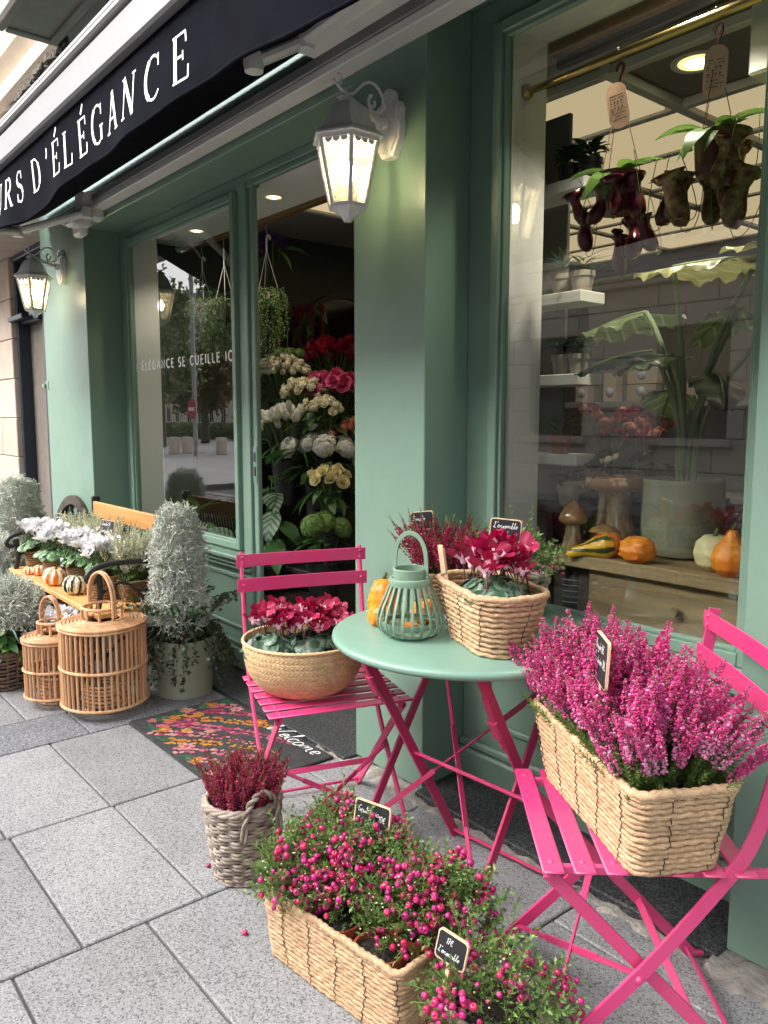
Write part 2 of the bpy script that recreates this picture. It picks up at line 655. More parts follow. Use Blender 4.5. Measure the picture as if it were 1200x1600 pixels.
m_crumb = M('crumbling_cement', (.30, .275, .245), .95, var=.35, vs=12, bump=.9, bs=60, kind='World')
m_asph = M('asphalt', (.06, .06, .062), .9, var=.2, vs=3, kind='World', bump=.2, bs=300)
m_lime = M('limestone', (.48, .40, .325), .85, var=.10, vs=3, bump=.15, bs=40, col2=(.42, .335, .27), rnd=.07, kind='World')
m_plaster = M('aged_plaster', (.36, .335, .285), .9, var=.12, vs=3, bump=.2, bs=30, kind='World')
m_cream = M('cream_plaster', (.68, .58, .46), .85, var=.08, vs=4)
m_rough = M('exposed_rubble', (.09, .075, .062), .95, var=.5, vs=30, bump=1., bs=50, kind='World')
m_blind = M('pale_blind', (.56, .59, .68), .6)
m_glass = glass_mat('window_glass', 2.2)
m_lglass = glass_mat('clear_glass', 1.45, (.97, .97, .95))
m_ceil = M('grey_ceiling', (.30, .29, .27), .8)
m_ceilw = M('white_ceiling', (.80, .79, .76), .7)
m_dwall = M('dark_green_wall', (.040, .054, .042), .7, var=.1)
m_backw = M('shop_back_wall', (.20, .19, .175), .8)
m_floor = M('shop_floor', (.06, .055, .05), .5)
m_pine = wood_mat('honey_pine', lin(176, 118, 62), lin(226, 176, 112), 0, 16, .5)
m_oldwood = wood_mat('weathered_wood', lin(96, 76, 52), lin(160, 135, 98), 0, 14, .7, .3)
m_darkwood = wood_mat('dark_wood', (.025, .016, .012), (.085, .06, .05), 0, 20, .6)
m_track = wood_mat('brown_wood', (.10, .05, .02), (.24, .13, .05), 0, 20, .5)
m_rattan = wood_mat('rattan', lin(176, 126, 86), lin(226, 184, 142), 2, 30, .5, .15, .16)
m_grass1 = M('seagrass', lin(206, 172, 136), .75, var=.12, vs=70, isl=0., rnd=.13, bump=.5, bs=380, col2=lin(186, 150, 114), scale=(1, 1, 1))
m_grass2 = M('plaited_palm', lin(216, 180, 134), .7, var=.08, vs=14, isl=.16, bump=.2, bs=200)
m_thread = M('dark_thread', (.02, .017, .016), .8)
m_wick = M('grey_wicker', lin(170, 157, 144), .65, var=.14, vs=30, rnd=.16, bump=.2, bs=120, col2=lin(140, 124, 110))
m_wickd = M('dark_wicker', lin(104, 84, 70), .7, var=.2, vs=30, rnd=.14, bump=.2, bs=120)
m_jute = M('jute_wrap', lin(150, 116, 78), .9, var=.25, vs=30, bump=.9, bs=90, scale=(1, 1, 4))
m_terra = M('terracotta_plastic', lin(150, 76, 52), .5, var=.06)
m_soil = M('soil', (.018, .012, .009), .95, var=.5, vs=60, bump=1., bs=120)
m_sagepot = M('sage_pot', lin(152, 156, 136), .5, var=.05, vs=8, bump=.05, bs=20)
m_blackpot = M('black_plastic', (.012, .012, .012), .45)
m_slate = M('slate', (.012, .012, .014), .6, var=.3, vs=12)
m_ply = wood_mat('pale_wood', lin(206, 170, 136), lin(236, 206, 174), 0, 40, .6)
m_chalk = M('chalk_pen', (.8, .8, .8), .8)
m_paper = M('mint_paper', lin(150, 205, 188), .6)
m_pale = M('pale_paper', lin(206, 206, 224), .6)
m_stem = M('green_stem', (.07, .13, .03), .6, isl=.3)
m_brownstem = M('red_brown_stem', (.10, .035, .03), .6, isl=.3)
m_pinkfl = M('pink_heather', lin(208, 74, 140), .6, isl=.22, rnd=.16, hue=.015, tl=.2)
m_palefl = M('pale_pink_heather', lin(226, 150, 188), .6, isl=.2, rnd=.15, tl=.2)
m_redfl = M('burgundy_heather', lin(150, 28, 64), .6, isl=.35, rnd=.2, hue=.012, tl=.15)
m_whitefl = M('cream_heather', lin(222, 222, 196), .65, isl=.15, rnd=.1, tl=.2)
m_needle = M('heather_needles', (.13, .21, .045), .6, isl=.35, tl=.2)
m_berry = M('gaultheria_berry', lin(176, 30, 98), .3, rnd=.38, hue=.022, var=.14, vs=160, spec=.6)
m_gleaf = M('gaultheria_leaf', (.15, .25, .065), .4, isl=.4, tl=.25, hue=.02)
m_bud = M('cream_buds', (.72, .66, .42), .5, isl=.15)
m_cyc = M('crimson_cyclamen', lin(152, 10, 62), .5, isl=.2, rnd=.2, tl=.25)
m_cycth = M('pink_throat', lin(250, 206, 222), .5, isl=.1, tl=.2)
m_cycw = M('white_cyclamen', (.80, .79, .80), .55, isl=.05, tl=.3)
m_cycstem = M('cyclamen_stem', (.12, .045, .04), .6)
m_silver = M('silver_twigs', lin(200, 205, 192), .75, isl=.25)
m_darkleaf = M('small_round_leaf', (.028, .065, .022), .4, isl=.45, tl=.2)
m_leaf = M('leaf_green', (.045, .115, .028), .42, isl=.25, rnd=.2, tl=.25)
m_limeleaf = M('lime_leaf', (.17, .30, .06), .45, isl=.2, rnd=.15, tl=.3)
m_orange = M('orange_gourd', lin(238, 148, 34), .45, var=.16, vs=9, bump=.3, bs=45, col2=lin(222, 112, 22))
m_squash = M('orange_squash', lin(196, 84, 30), .4, var=.2, vs=7, col2=lin(214, 122, 62), bump=.15, bs=30)
m_yellow = M('yellow_gourd', lin(224, 178, 40), .4, var=.12, vs=8)
m_cgourd = M('cream_gourd', lin(208, 196, 148), .45, var=.08, vs=6)
m_glaze = M('brown_glaze', lin(132, 92, 62), .12, var=.25, vs=9, col2=lin(168, 126, 86), spec=.6, coat=.5)
m_glazes = M('striped_glaze', lin(170, 146, 112), .14, var=.2, vs=14, col2=lin(104, 80, 58), scale=(4, 4, .35), spec=.6, coat=.5)
m_celadon = M('celadon_glaze', lin(138, 142, 120), .16, var=.12, vs=5, scale=(.6, .6, 2.2), coat=.4)
m_stonepot = M('stoneware', lin(160, 150, 136), .4, rnd=.15, var=.08)

def leaf_marbled(name, green, silver):
    """heart-shaped leaf with a silver zone; every leaf has its own object coordinates"""
    m, n, l, out = newmat(name)
    tc = n.new('ShaderNodeTexCoord').outputs['Object']
    ln = n.new('ShaderNodeVectorMath')
    ln.operation = 'LENGTH'
    l.new(tc, ln.inputs[0])
    o = n.new('ShaderNodeObjectInfo')
    vec = n.new('ShaderNodeVectorMath')
    vec.operation = 'ADD'
    l.new(tc, vec.inputs[0])
    l.new(o.outputs['Random'], vec.inputs[1])
    d = math2(n, l, 'ADD', ln.outputs['Value'], math2(n, l, 'MULTIPLY', noise(n, l, vec.outputs[0], 120, 3), .022))
    f = ramp(n, l, mrange(n, l, d, 0, .05, 0, 1), [(.25, (0, 0, 0)), (.5, (.15, .15, .15)), (.62, (1, 1, 1)), (.74, (.8, .8, .8)), (.84, (0, 0, 0))])
    c = mixc(n, l, f, green, silver)
    h = n.new('ShaderNodeHueSaturation')
    l.new(c, h.inputs['Color'])
    l.new(mrange(n, l, o.outputs['Random'], 0, 1, .65, 1.3), h.inputs['Value'])
    bsdf(n, l, out, h.outputs[0], .42, 0, .45, None, .12)
    return m
m_cycleaf = leaf_marbled('marbled_leaf', (.022, .075, .03), (.17, .25, .19))

def striped(name, axis_cols, n_str, blot):
    """pumpkin skin: painted stripes round the axis, broken by blotches"""
    m, n, l, out = newmat(name)
    tc = n.new('ShaderNodeTexCoord').outputs['Object']
    s = n.new('ShaderNodeSeparateXYZ')
    l.new(tc, s.inputs[0])
    a = math2(n, l, 'ARCTAN2', s.outputs[1], s.outputs[0])
    w = math2(n, l, 'SINE', math2(n, l, 'MULTIPLY', a, float(n_str)), 0.)
    nz = noise(n, l, tc, 38, 3)
    f = math2(n, l, 'ADD', w, math2(n, l, 'MULTIPLY', math2(n, l, 'SUBTRACT', nz, .5), blot))
    c = ramp(n, l, mrange(n, l, f, -1, 1, 0, 1), axis_cols, 'CONSTANT')
    bsdf(n, l, out, c, .38, 0, .5)
    return m
m_pk_orange = striped('orange_white_pumpkin', [(0, lin(232, 226, 200)), (.40, lin(60, 74, 40)), (.45, lin(232, 226, 200)), (.58, lin(236, 128, 34))], 8, 2.6)
m_pk_green = striped('green_white_pumpkin', [(0, lin(230, 222, 190)), (.36, lin(30, 40, 24)), (.50, lin(230, 222, 190)), (.74, lin(28, 38, 22))], 9, 3.4)
m_pk_yel = striped('yellow_green_gourd', [(0, lin(214, 168, 36)), (.42, lin(214, 168, 36)), (.5, lin(206, 128, 34)), (.72, lin(60, 80, 36))], 6, 2.2)
m_pitch = M('pitcher_spotted', (.27, .21, .06), .3, var=.2, vs=55, col2=(.10, .018, .012), tl=.05)
m_pitchr = M('pitcher_dark_red', (.10, .008, .016), .25, var=.3, vs=9, tl=.03)
m_panel = emit('lit_ceiling_panel', (1.0, .76, .44), .17)
m_down = emit('lit_downlight', (1.0, .86, .55), 5.0)
m_bulb = emit('lit_bulb', (1.0, .80, .46), 22.0)

# ------------------------------------------------------------------ ground
ground = mk('ground', MB().add([[-160, -160, -.30], [160, -160, -.30], [160, 160, -.30], [-160, 160, -.30]], [[0, 1, 2, 3]]), m_asph, smooth=False, kind='structure')
road = mk('road', MB().merge(box(-120, 60, -5.4, -2.5, -.24, -.13)), m_asph, smooth=False, kind='structure')
mk('kerb', MB().merge(box(-14, 6, -2.5, -2.32, -.24, .002, .01)), m_grand, smooth=False, kind='structure')
mk('far_pavement', MB().merge(box(-14, 6, -7.0, -5.4, -.24, .0)), m_granl, smooth=False, kind='structure')
mk('square', MB().merge(box(-120, -14.3, -60, 2.2, -.24, -.012)), M('pale_paving', (.30, .295, .29), .8, var=.15, vs=.5, kind='World'), smooth=False, kind='structure')
pav = mk('pavement', MB().merge(box(-14.3, 6, -2.32, 1.77, -.24, -.012)), m_mortar, smooth=False, kind='structure')

slab_cache = {}
def slab(x0, x1, y0, y1, mat):
    g = .0034
    w, d = round(x1 - x0 - 2 * g, 4), round(y1 - y0 - 2 * g, 4)
    key = (w, d, mat.name)
    if key not in slab_cache:
        slab_cache[key] = MB().merge(box(-w / 2, w / 2, -d / 2, d / 2, -.03, 0, .0035)).mesh('paving_slab', [mat], False)
    obj('paving_slab', slab_cache[key], pav, ((x0 + x1) / 2, (y0 + y1) / 2, random.uniform(-.0008, .0008)), (random.uniform(-.0012, .0012), random.uniform(-.0012, .0012), 0))

xb = [-3.21 + .667 * k for k in range(6)]
cols_ = [(xb[k], xb[k + 1], .583 if k % 2 else .418, m_granl, .327) for k in range(5)]
cols_[0] = (xb[0], xb[1], .571 - .327, m_granl, .33)
cols_.append((-3.525, -3.21, .41, m_grand, .66))
for k in range(8):
    cols_.append((-3.525 - .667 * (k + 1), -3.525 - .667 * k, .903 - .165 * (k % 2), m_granl, .33))
for x0, x1, yo, mt, pt in cols_:
    y = yo - pt * math.ceil((yo + .35) / pt)
    while y < 1.70:
        a, b = max(y, -.35), min(y + pt, 1.715)
        if b - a > .03:
            slab(x0, x1, a, b, mt)
        y += pt
# dark granite threshold before the door, black granite plinth under the right window, crumbling cement along it
mk('door_threshold', MB().merge(box(-3.62, -2.90, 1.722, 2.12, -.03, .012, .003)).merge(box(-2.893, -2.325, 1.722, 2.12, -.03, .012, .003)).merge(box(-5.0, -3.627, 1.722, 1.98, -.03, .010, .003)),
   m_black, smooth=False, kind='structure')
pl = MB()
V, F = box(-1.94, -.85, 1.735, 1.985, -.05, .022, .004)
V[:, 2] += np.where(V[:, 2] > -.01, (V[:, 1] - 1.735) * .07, 0)
pl.add(V, F)
mk('granite_plinth', pl, m_black, smooth=False, kind='structure')
cem = MB()
for x0, x1, y0, y1, h in ((-2.5, -.845, 1.688, 1.737, .010), (-2.36, -1.93, 1.70, 1.79, .014), (-.86, 1.0, 1.66, 1.80, .022)):
    nx = int((x1 - x0) / .02)
    ph = random.random() * 9
    cem.add(*grid(lambda u, v: (x0 + u * (x1 - x0), y0 + v * (y1 - y0) + .012 * math.sin(u * nx * .9 + ph) * (1 - v) + .006 * math.sin(u * nx * 2.7) * (1 - v),
                                -.008 + (h + .006 * math.sin(u * nx * 1.3 + ph)) * min(1, v * 3.2)), nx, 5))
mk('cement_fillet', cem, m_crumb, smooth=True, angle=60, kind='structure')

# ------------------------------------------------------------------ the flower shop front
F0 = 1.776      # face of the pilasters
YR, YL = 1.971, 2.0
shop = thing('flower_shop', 'sage green painted flower shop front with two display windows and an open doorway', 'shop', (-2.9, F0, 0))
SO = np.array([-2.9, F0, 0])
def sp(name, *boxes, mat=m_green, parent=None, b=.003, geos=(), **k):
    mb = MB()
    for q in boxes:
        mb.merge(box(*q, b), off=-SO)
    for g in geos:
        mb.merge(g, off=-SO)
    return mk(name, mb, mat, parent or shop, smooth=False, **k)

sp('pilaster', (-5.93, -5.065, F0, 2.06, -.02, 2.61))
sp('pilaster', (-2.325, -1.945, F0, 2.12, .012, 2.62))
sp('pilaster', (-.848, 1.2, F0, 2.12, .02, 2.62))
sp('fascia', (-5.06, -2.33, F0 + .012, 2.15, 2.462, 2.61), (-1.94, -.85, F0 + .012, 1.99, 2.612, 2.80))
sp('upper_fascia', (-5.95, 1.2, F0 + .004, 2.1, 2.623, 3.20), mat=m_teal)
sp('bracket_plate', (-5.945, -5.885, F0 - .004, F0 + .02, 1.50, 1.56), (-5.975, -5.925, F0 - .02, F0 + .006, 1.515, 1.54), mat=m_lantern)
# transom panels behind the soffit
sp('transom_panel', (-5.06, -3.422, YL + .004, YL + .05, 2.395, 2.461), (-3.4215, -2.33, YL - .002, YL + .05, 2.425, 2.461))
sp('upper_wall', (-14, 1.2, 2.0, 2.6, 3.2, 9.0), mat=m_plaster)
# rail beam along the fascia
rail = sp('awning_rail', (-4.72, 1.2, 1.70, 1.772, 2.527, 2.566), mat=m_grey, b=.004)
sp('rail_lip', (-4.70, 1.2, 1.706, 1.782, 2.494, 2.5268), mat=m_white, parent=rail, b=.004)

def window(x0, x1, z0, z1, y, label, stile=.035, bead=.012):
    """frame round a pane; outer edges are given by the glass size"""
    w = sp('shop_window', (x0 - stile, x0, y - .022, y + .03, z0 - stile, z1 + stile), (x1, x1 + stile, y - .022, y + .03, z0 - stile, z1 + stile),
           (x0, x1, y - .022, y + .03, z1, z1 + stile), (x0, x1, y - .022, y + .03, z0 - stile, z0), label=label)
    sp('glazing_bead', (x0, x0 + bead, y - .008, y + .012, z0, z1), (x1 - bead, x1, y - .008, y + .012, z0, z1),
       (x0 + bead, x1 - bead, y - .008, y + .012, z1 - bead, z1), (x0 + bead, x1 - bead, y - .008, y + .012, z0, z0 + bead), parent=w, b=.002)
    pane = sp('pane', (x0 + .001, x1 - .001, y + .0125, y + .0165, z0 + .001, z1 - .001), mat=m_glass, parent=w, b=0)
    return w
rwin = window(-1.79, -.945, .70, 2.492, YR, 'large right display window with pitcher plants and gourds behind it')
lwin = window(-4.92, -3.60, .66, 2.358, YL, 'tall left display window with white lettering on the glass')
# bay 3: flat panels beside and above the right window
for q_ in ((-1.944, -1.826, YR + .002, YR + .05, .10, 2.611), (-.909, -.849, YR + .002, YR + .05, .10, 2.611), (-1.825, -.91, YR + .002, YR + .05, 2.528, 2.611)):
    sp('window_surround', q_)
sp('window_sill', (-1.944, -.849, YR - .035, YR + .05, .615, .664), (-1.944, -.849, YR - .02, YR + .05, .585, .6149), b=.008)
rp = sp('base_panel', (-1.944, -.849, YR + .0, YR + .05, .03, .5845))
def molding(x0, x1, z0, z1, y, w=.022, d=.014, parent=None):
    sp('panel_moulding', (x0, x1, y - d, y + .004, z1 - w, z1), (x0, x1, y - d, y + .004, z0, z0 + w), (x0, x0 + w, y - d, y + .004, z0 + w, z1 - w),
       (x1 - w, x1, y - d, y + .004, z0 + w, z1 - w), parent=parent, b=.005)
molding(-1.83, -.95, .235, .53, YR + .001, parent=rp)
sp('skirting', (-1.944, -.849, YR - .035, YR + .02, .03, .135), (-1.944, -.849, YR - .022, YR + .02, .1352, .165), parent=rp, b=.008)
# left bay below the window
lp = sp('base_panel', (-5.064, -3.469, YL + .002, YL + .05, .012, .624))
sp('window_sill', (-5.064, -3.47, YL - .06, YL + .02, .575, .602), (-5.064, -3.47, YL - .04, YL + .02, .545, .5748), (-5.064, -3.47, YL - .026, YL + .02, .52, .5448), b=.007)
molding(-4.98, -3.55, .20, .49, YL + .003, parent=lp)
sp('skirting', (-5.064, -3.43, YL - .05, YL + .02, .012, .12), (-5.064, -3.43, YL - .036, YL + .02, .1202, .15), parent=lp, b=.008)
sp('window_surround', (-5.064, -4.956, YL + .003, YL + .05, .625, 2.394))
sp('window_surround', (-3.564, -3.545, YL + .003, YL + .05, .625, 2.394))
# door post and head
dj = sp('door_frame', (-3.544, -3.468, YL - .004, YL + .03, .012, 2.424), (-3.458, -3.418, YL + .008, YL + .034, .012, 2.424), (-3.4678, -3.4582, YL + .018, YL + .03, .012, 2.424),
        (-3.4178, -2.33, YL + .006, YL + .034, 2.398, 2.424), b=.004)
sp('strike_plate', (-3.456, -3.420, YL + .004, YL + .0085, .98, 1.16), mat=m_green, parent=dj, b=.001)
for zz in (1.015, 1.085):
    sp('latch_slot', (-3.446, -3.430, YL + .0012, YL + .0042, zz, zz + .045), mat=m_dark, parent=dj, b=0)

# ------------------------------------------------------------------ lettering
# stroke letters: polylines in a unit box (cap height 1); (points, stroke weight)
def arc(cx, cy, rx, ry, a0, a1, n=12):
    return [(cx + rx * math.cos(R(a0 + (a1 - a0) * i / n)), cy + ry * math.sin(R(a0 + (a1 - a0) * i / n))) for i in range(n + 1)]
TK, TN = .15, .06            # thick and thin strokes of the serif alphabet
def serif(x, y, w=.26):
    return ([(x - w / 2, y), (x + w / 2, y)], .05)
E_ = [([(.14, 0), (.14, 1)], TK), ([(.04, .975), (.60, .975)], .05), ([(.04, .025), (.64, .025)], .05), ([(.14, .52), (.46, .52)], TN),
      ([(.585, .98), (.60, .76)], TN), ([(.63, .02), (.66, .28)], TN), ([(.46, .62), (.46, .42)], .05)]
SERIF = {
    'F': (.62, [([(.14, 0), (.14, 1)], TK), ([(.04, .975), (.60, .975)], .05), serif(.14, .025), ([(.14, .52), (.46, .52)], TN), ([(.585, .98), (.60, .74)], TN), ([(.46, .63), (.46, .41)], .05)]),
    'L': (.62, [([(.14, 0), (.14, 1)], TK), serif(.14, .975), ([(.04, .025), (.60, .025)], .05), ([(.59, .02), (.63, .3)], TN)]),
    'E': (.68, E_),
    'É': (.68, E_ + [([(.30, 1.10), (.48, 1.32)], .10)]),
    'U': (.78, [([(.14, 1), (.14, .30)] + arc(.40, .30, .26, .29, 180, 300, 8), TK * .9), (arc(.40, .30, .25, .28, 290, 360, 6) + [(.65, 1)], TN), serif(.14, .975), serif(.65, .975, .22)]),
    'R': (.76, [([(.14, 0), (.14, 1)], TK), serif(.14, .025), ([(.05, .97), (.38, .97)], TN), (arc(.36, .74, .22, .23, 90, -90), .12), ([(.36, .50), (.14, .50)], TN), ([(.34, .50), (.64, .03)], .14), ([(.58, .025), (.76, .025)], .05)]),
    'S': (.60, [(arc(.30, .76, .21, .22, 30, 180, 8), TN), (arc(.30, .76, .21, .22, 180, 250, 4) + arc(.30, .26, .22, .25, 70, 0, 5), .14), (arc(.30, .26, .22, .25, 0, -160, 9), TN), ([(.49, .97), (.485, .72)], TN), ([(.08, .03), (.08, .30)], TN)]),
    'D': (.82, [([(.14, 0), (.14, 1)], TK), ([(.04, .975), (.34, .975)], .05), ([(.04, .025), (.34, .025)], .05), (arc(.32, .5, .38, .475, 90, 40, 5), TN), (arc(.32, .5, .38, .475, 40, -40, 8), .15), (arc(.32, .5, .38, .475, -40, -90, 5), TN)]),
    "'": (.24, [([(.14, 1.0), (.14, .86), (.06, .72)], .10)]),
    'G': (.82, [(arc(.42, .5, .36, .48, 45, 120, 7), TN), (arc(.42, .5, .36, .48, 120, 240, 12), .14), (arc(.42, .5, .36, .48, 240, 310, 7), TN), ([(.66, .06), (.66, .42)], .13), serif(.66, .43, .24), ([(.68, .97), (.675, .70)], TN)]),
    'A': (.78, [([(.08, .02), (.37, 1)], TN), ([(.36, 1), (.68, .02)], .15), ([(.19, .34), (.55, .34)], TN), serif(.09, .025, .2), serif(.68, .025, .24)]),
    'N': (.84, [([(.14, .02), (.14, 1)], TN), ([(.12, 1), (.68, .02)], .15), ([(.68, 0), (.68, 1)], TN), serif(.14, .025, .2), serif(.68, .975, .2), ([(.02, .975), (.16, .975)], .05)]),
    'C': (.78, [(arc(.42, .5, .36, .48, 45, 120, 7), TN), (arc(.42, .5, .36, .48, 120, 240, 12), .14), (arc(.42, .5, .36, .48, 240, 318, 7), TN), ([(.68, .97), (.675, .70)], TN)]),
    ' ': (.3, []),
}
# light sans capitals for the window
SANS = {
    'L': (.5, [[(.08, 1), (.08, 0), (.46, 0)]]), "'": (.2, [[(.1, 1), (.08, .8)]]), 'E': (.54, [[(.48, 1), (.08, 1), (.08, 0), (.48, 0)], [(.08, .52), (.42, .52)]]),
    'É': (.54, [[(.48, 1), (.08, 1), (.08, 0), (.48, 0)], [(.08, .52), (.42, .52)], [(.24, 1.12), (.36, 1.3)]]),
    'G': (.76, [arc(.40, .5, .34, .5, 45, 330, 22) + [(.70, .46), (.46, .46)]]), 'A': (.7, [[(.04, 0), (.34, 1), (.64, 0)], [(.14, .34), (.54, .34)]]),
    'N': (.74, [[(.08, 0), (.08, 1), (.64, 0), (.64, 1)]]), 'C': (.72, [arc(.40, .5, .34, .5, 45, 315, 22)]), ' ': (.36, []),
    'S': (.52, [arc(.25, .75, .19, .25, 40, 260, 12) + arc(.25, .25, .2, .25, 80, -140, 12)]), 'U': (.68, [[(.08, 1), (.08, .3)] + arc(.33, .3, .25, .3, 180, 360, 12) + [(.58, 1)]]),
    'I': (.2, [[(.1, 0), (.1, 1)]]),
}
# joined handwriting, x-height 0.45
def hw(*pts):
    return [list(pts)]
HAND = {
    'a': (.42, [arc(.2, .22, .17, .22, 60, 360, 12) + [(.36, .4), (.36, .08), (.42, .02)]]), 'b': (.4, [[(.02, .1), (.14, .8), (.2, 1), (.1, .9), (.1, .1)] + arc(.2, .2, .13, .2, 220, 500, 12)]),
    'c': (.34, [arc(.2, .22, .16, .22, 50, 320, 10)]), 'd': (.44, [arc(.2, .22, .17, .22, 60, 360, 12) + [(.38, 1), (.37, .08), (.44, .02)]]),
    'e': (.36, [[(.04, .2), (.3, .28)] + arc(.19, .24, .13, .2, 20, 320, 10)]), 'è': (.36, [[(.04, .2), (.3, .28)] + arc(.19, .24, .13, .2, 20, 320, 10), [(.12, .72), (.24, .58)]]),
    'h': (.44, [[(.02, .1), (.16, .8), (.2, 1), (.1, .85), (.1, 0), (.12, .3), (.24, .44), (.34, .34), (.34, .06), (.44, .02)]]), 'i': (.22, [[(.04, .1), (.1, .42), (.1, .06), (.2, .02)], [(.12, .6), (.14, .64)]]),
    'l': (.26, [[(.02, .1), (.16, .75), (.16, 1), (.08, .9), (.08, .1), (.24, .02)]]), 'm': (.66, [[(.02, .1), (.08, .42), (.08, 0), (.1, .3), (.2, .44), (.28, .34), (.28, 0), (.3, .3), (.42, .44), (.5, .34), (.5, .06), (.64, .02)]]),
    'n': (.46, [[(.02, .1), (.08, .42), (.08, 0), (.1, .3), (.22, .44), (.32, .34), (.32, .06), (.44, .02)]]), 'o': (.38, [arc(.2, .22, .15, .22, 90, 450, 14)]),
    'p': (.42, [[(.02, .1), (.1, .42), (.08, -.4), (.09, .2)] + arc(.22, .2, .14, .22, 200, -130, 12)]), 'r': (.34, [[(.02, .1), (.1, .42), (.1, 0), (.12, .3), (.22, .44), (.3, .4)]]),
    's': (.32, [[(.02, .08), (.18, .44), (.24, .2), (.16, .02), (.06, .06)], [(.16, .02), (.32, .1)]]), 't': (.28, [[(.02, .1), (.14, .8), (.12, .08), (.26, .02)], [(.02, .52), (.26, .56)]]),
    'u': (.46, [[(.04, .42), (.04, .12), (.14, .02), (.28, .12), (.32, .42), (.32, .08), (.44, .02)]]), 'y': (.42, [[(.04, .42), (.06, .14), (.18, .06), (.32, .42), (.26, -.3), (.1, -.4), (.08, -.26), (.4, .1)]]),
    'G': (.6, [[(.5, .86), (.34, 1), (.1, .7), (.1, .25), (.3, 0), (.48, .2), (.46, .42), (.3, .42)]]), 'J': (.52, [[(.08, .96), (.5, 1)], [(.32, .98), (.28, .2), (.16, -.05), (.02, .08), (.1, .25)]]),
    'L': (.54, [[(.14, .8), (.3, 1), (.3, .7), (.14, .05), (.04, .1), (.2, .06), (.5, .02)]]), 'B': (.56, [[(.1, 0), (.14, 1), (.4, .9), (.36, .6), (.16, .54), (.46, .4), (.42, .08), (.1, 0)]]),
    'S': (.5, [[(.44, .86), (.28, 1), (.12, .8), (.4, .3), (.22, 0), (.04, .16)]]), 'W': (.9, [[(.02, .8), (.14, .98), (.12, .1), (.24, .02), (.44, .7), (.44, .1), (.58, .02), (.8, .98), (.9, .9)]]),
    "'": (.16, [[(.1, 1), (.06, .8)]]), '1': (.26, [[(.06, .7), (.18, .95), (.16, 0)]]), '0': (.42, [arc(.2, .46, .15, .46, 90, 450, 14)]), '3': (.4, [[(.06, .9), (.3, .9), (.16, .55), (.34, .35), (.24, .02), (.04, .1)]]),
    '7': (.4, [[(.04, .9), (.36, .92), (.14, 0)], [(.1, .45), (.32, .48)]]), '8': (.4, [arc(.2, .7, .13, .2, -90, 270, 12) + arc(.2, .25, .16, .25, 90, 450, 12)]), '5': (.4, [[(.36, .94), (.1, .94), (.08, .55), (.3, .5), (.3, .1), (.06, .04)]]),
    '6': (.4, [[(.32, .92), (.12, .6), (.06, .25)] + arc(.2, .24, .14, .23, 180, 540, 12)]), '2': (.4, [[(.06, .75), (.18, .95), (.32, .75), (.04, .04), (.38, .06)]]),
    '€': (.5, [arc(.32, .45, .2, .4, 50, 310, 12), [(.04, .52), (.36, .54)], [(.04, .38), (.34, .4)]]), ' ': (.34, []),
}
def ribbon(pts, w, z=0.):
    P = np.array([(*p, z) for p in pts], float)
    keep = np.r_[True, np.linalg.norm(np.diff(P, axis=0), axis=1) > 1e-5]
    P = P[keep]
    if len(P) < 2:
        return None
    T = np.gradient(P, axis=0)
    T /= np.linalg.norm(T, axis=1, keepdims=True)
    N = np.c_[-T[:, 1], T[:, 0], np.zeros(len(P))]
    e = w * .0
    V = np.concatenate([P - N * w / 2, P + N * w / 2])
    k = len(P)
    i = np.arange(k - 1)
    return V, np.stack([i, i + 1, k + i + 1, k + i], 1)

def smooth_poly(pts, it=2):
    P = np.array(pts, float)
    for _ in range(it):
        if len(P) < 3:
            return P
        Q = [P[0]]
        for a, b in zip(P[:-1], P[1:]):
            Q += [a * .75 + b * .25, a * .25 + b * .75]
        Q.append(P[-1])
        P = np.array(Q)
    return P

def text_geo(text, font, h, wgt=.07, gap=.08, slant=0., wsc=1.0, smooth=False):
    """flat lettering in the xy plane from x=0; returns MB-ready pieces and the width"""
    gs, x, q = [], 0., 0
    for ch in text:
        adv, strokes = font[ch]
        for s in strokes:
            pts, w = (s if isinstance(s, tuple) else (s, wgt))
            P = smooth_poly(pts) if smooth else np.array(pts, float)
            P = P * [wsc, 1]
            P = np.c_[(P[:, 0] + x + slant * P[:, 1]) * h, P[:, 1] * h]
            q += 1
            r = ribbon(P, w * h, (q % 5) * .00012)
            if r:
                gs.append(r)
        x += adv * wsc + gap
    return join(*gs), (x - gap) * h

# ------------------------------------------------------------------ awning
aw = thing('awning', 'folded black awning with white serif lettering on its front over the shop', 'awning', (-2.9, F0, 2.5))
AO = np.array([-2.9, F0, 2.5])
YV = .90
ZTOP = 2.261
def ap(name, mb, mats, parent=None, **k):
    for i in range(len(mb.V)):
        mb.V[i] = mb.V[i] - AO
    return mk(name, mb, mats, parent or aw, **k)
def vwave(x, t):           # folds of the hanging cloth; t 0 top, 1 hem
    return t * (.010 * math.sin(x * 4.0 + .5) + .007 * math.sin(x * 9.7) + .003 * math.sin(x * 21))
def hem(x):
    return 2.050 + .013 * math.sin(x * 2.9 + 1.2) + .010 * math.sin(x * 6.5) + (.016 if x > -1.72 else 0) * min(1, (x + 1.72))
X0, X1 = -5.75, .9
vm = MB()
for off in (0, .006):
    vm.add(*grid(lambda u, v: (X0 + u * (X1 - X0), YV + off + vwave(X0 + u * (X1 - X0), v), ZTOP + v * (hem(X0 + u * (X1 - X0)) - ZTOP)), 200, 8))
xs = np.linspace(X0, X1, 200)
vm.merge(tube([(x, YV + .002 + vwave(x, 1), hem(x)) for x in xs], .0055, 6))
valance = ap('valance', vm, [m_awn], angle=None)
cm = MB()
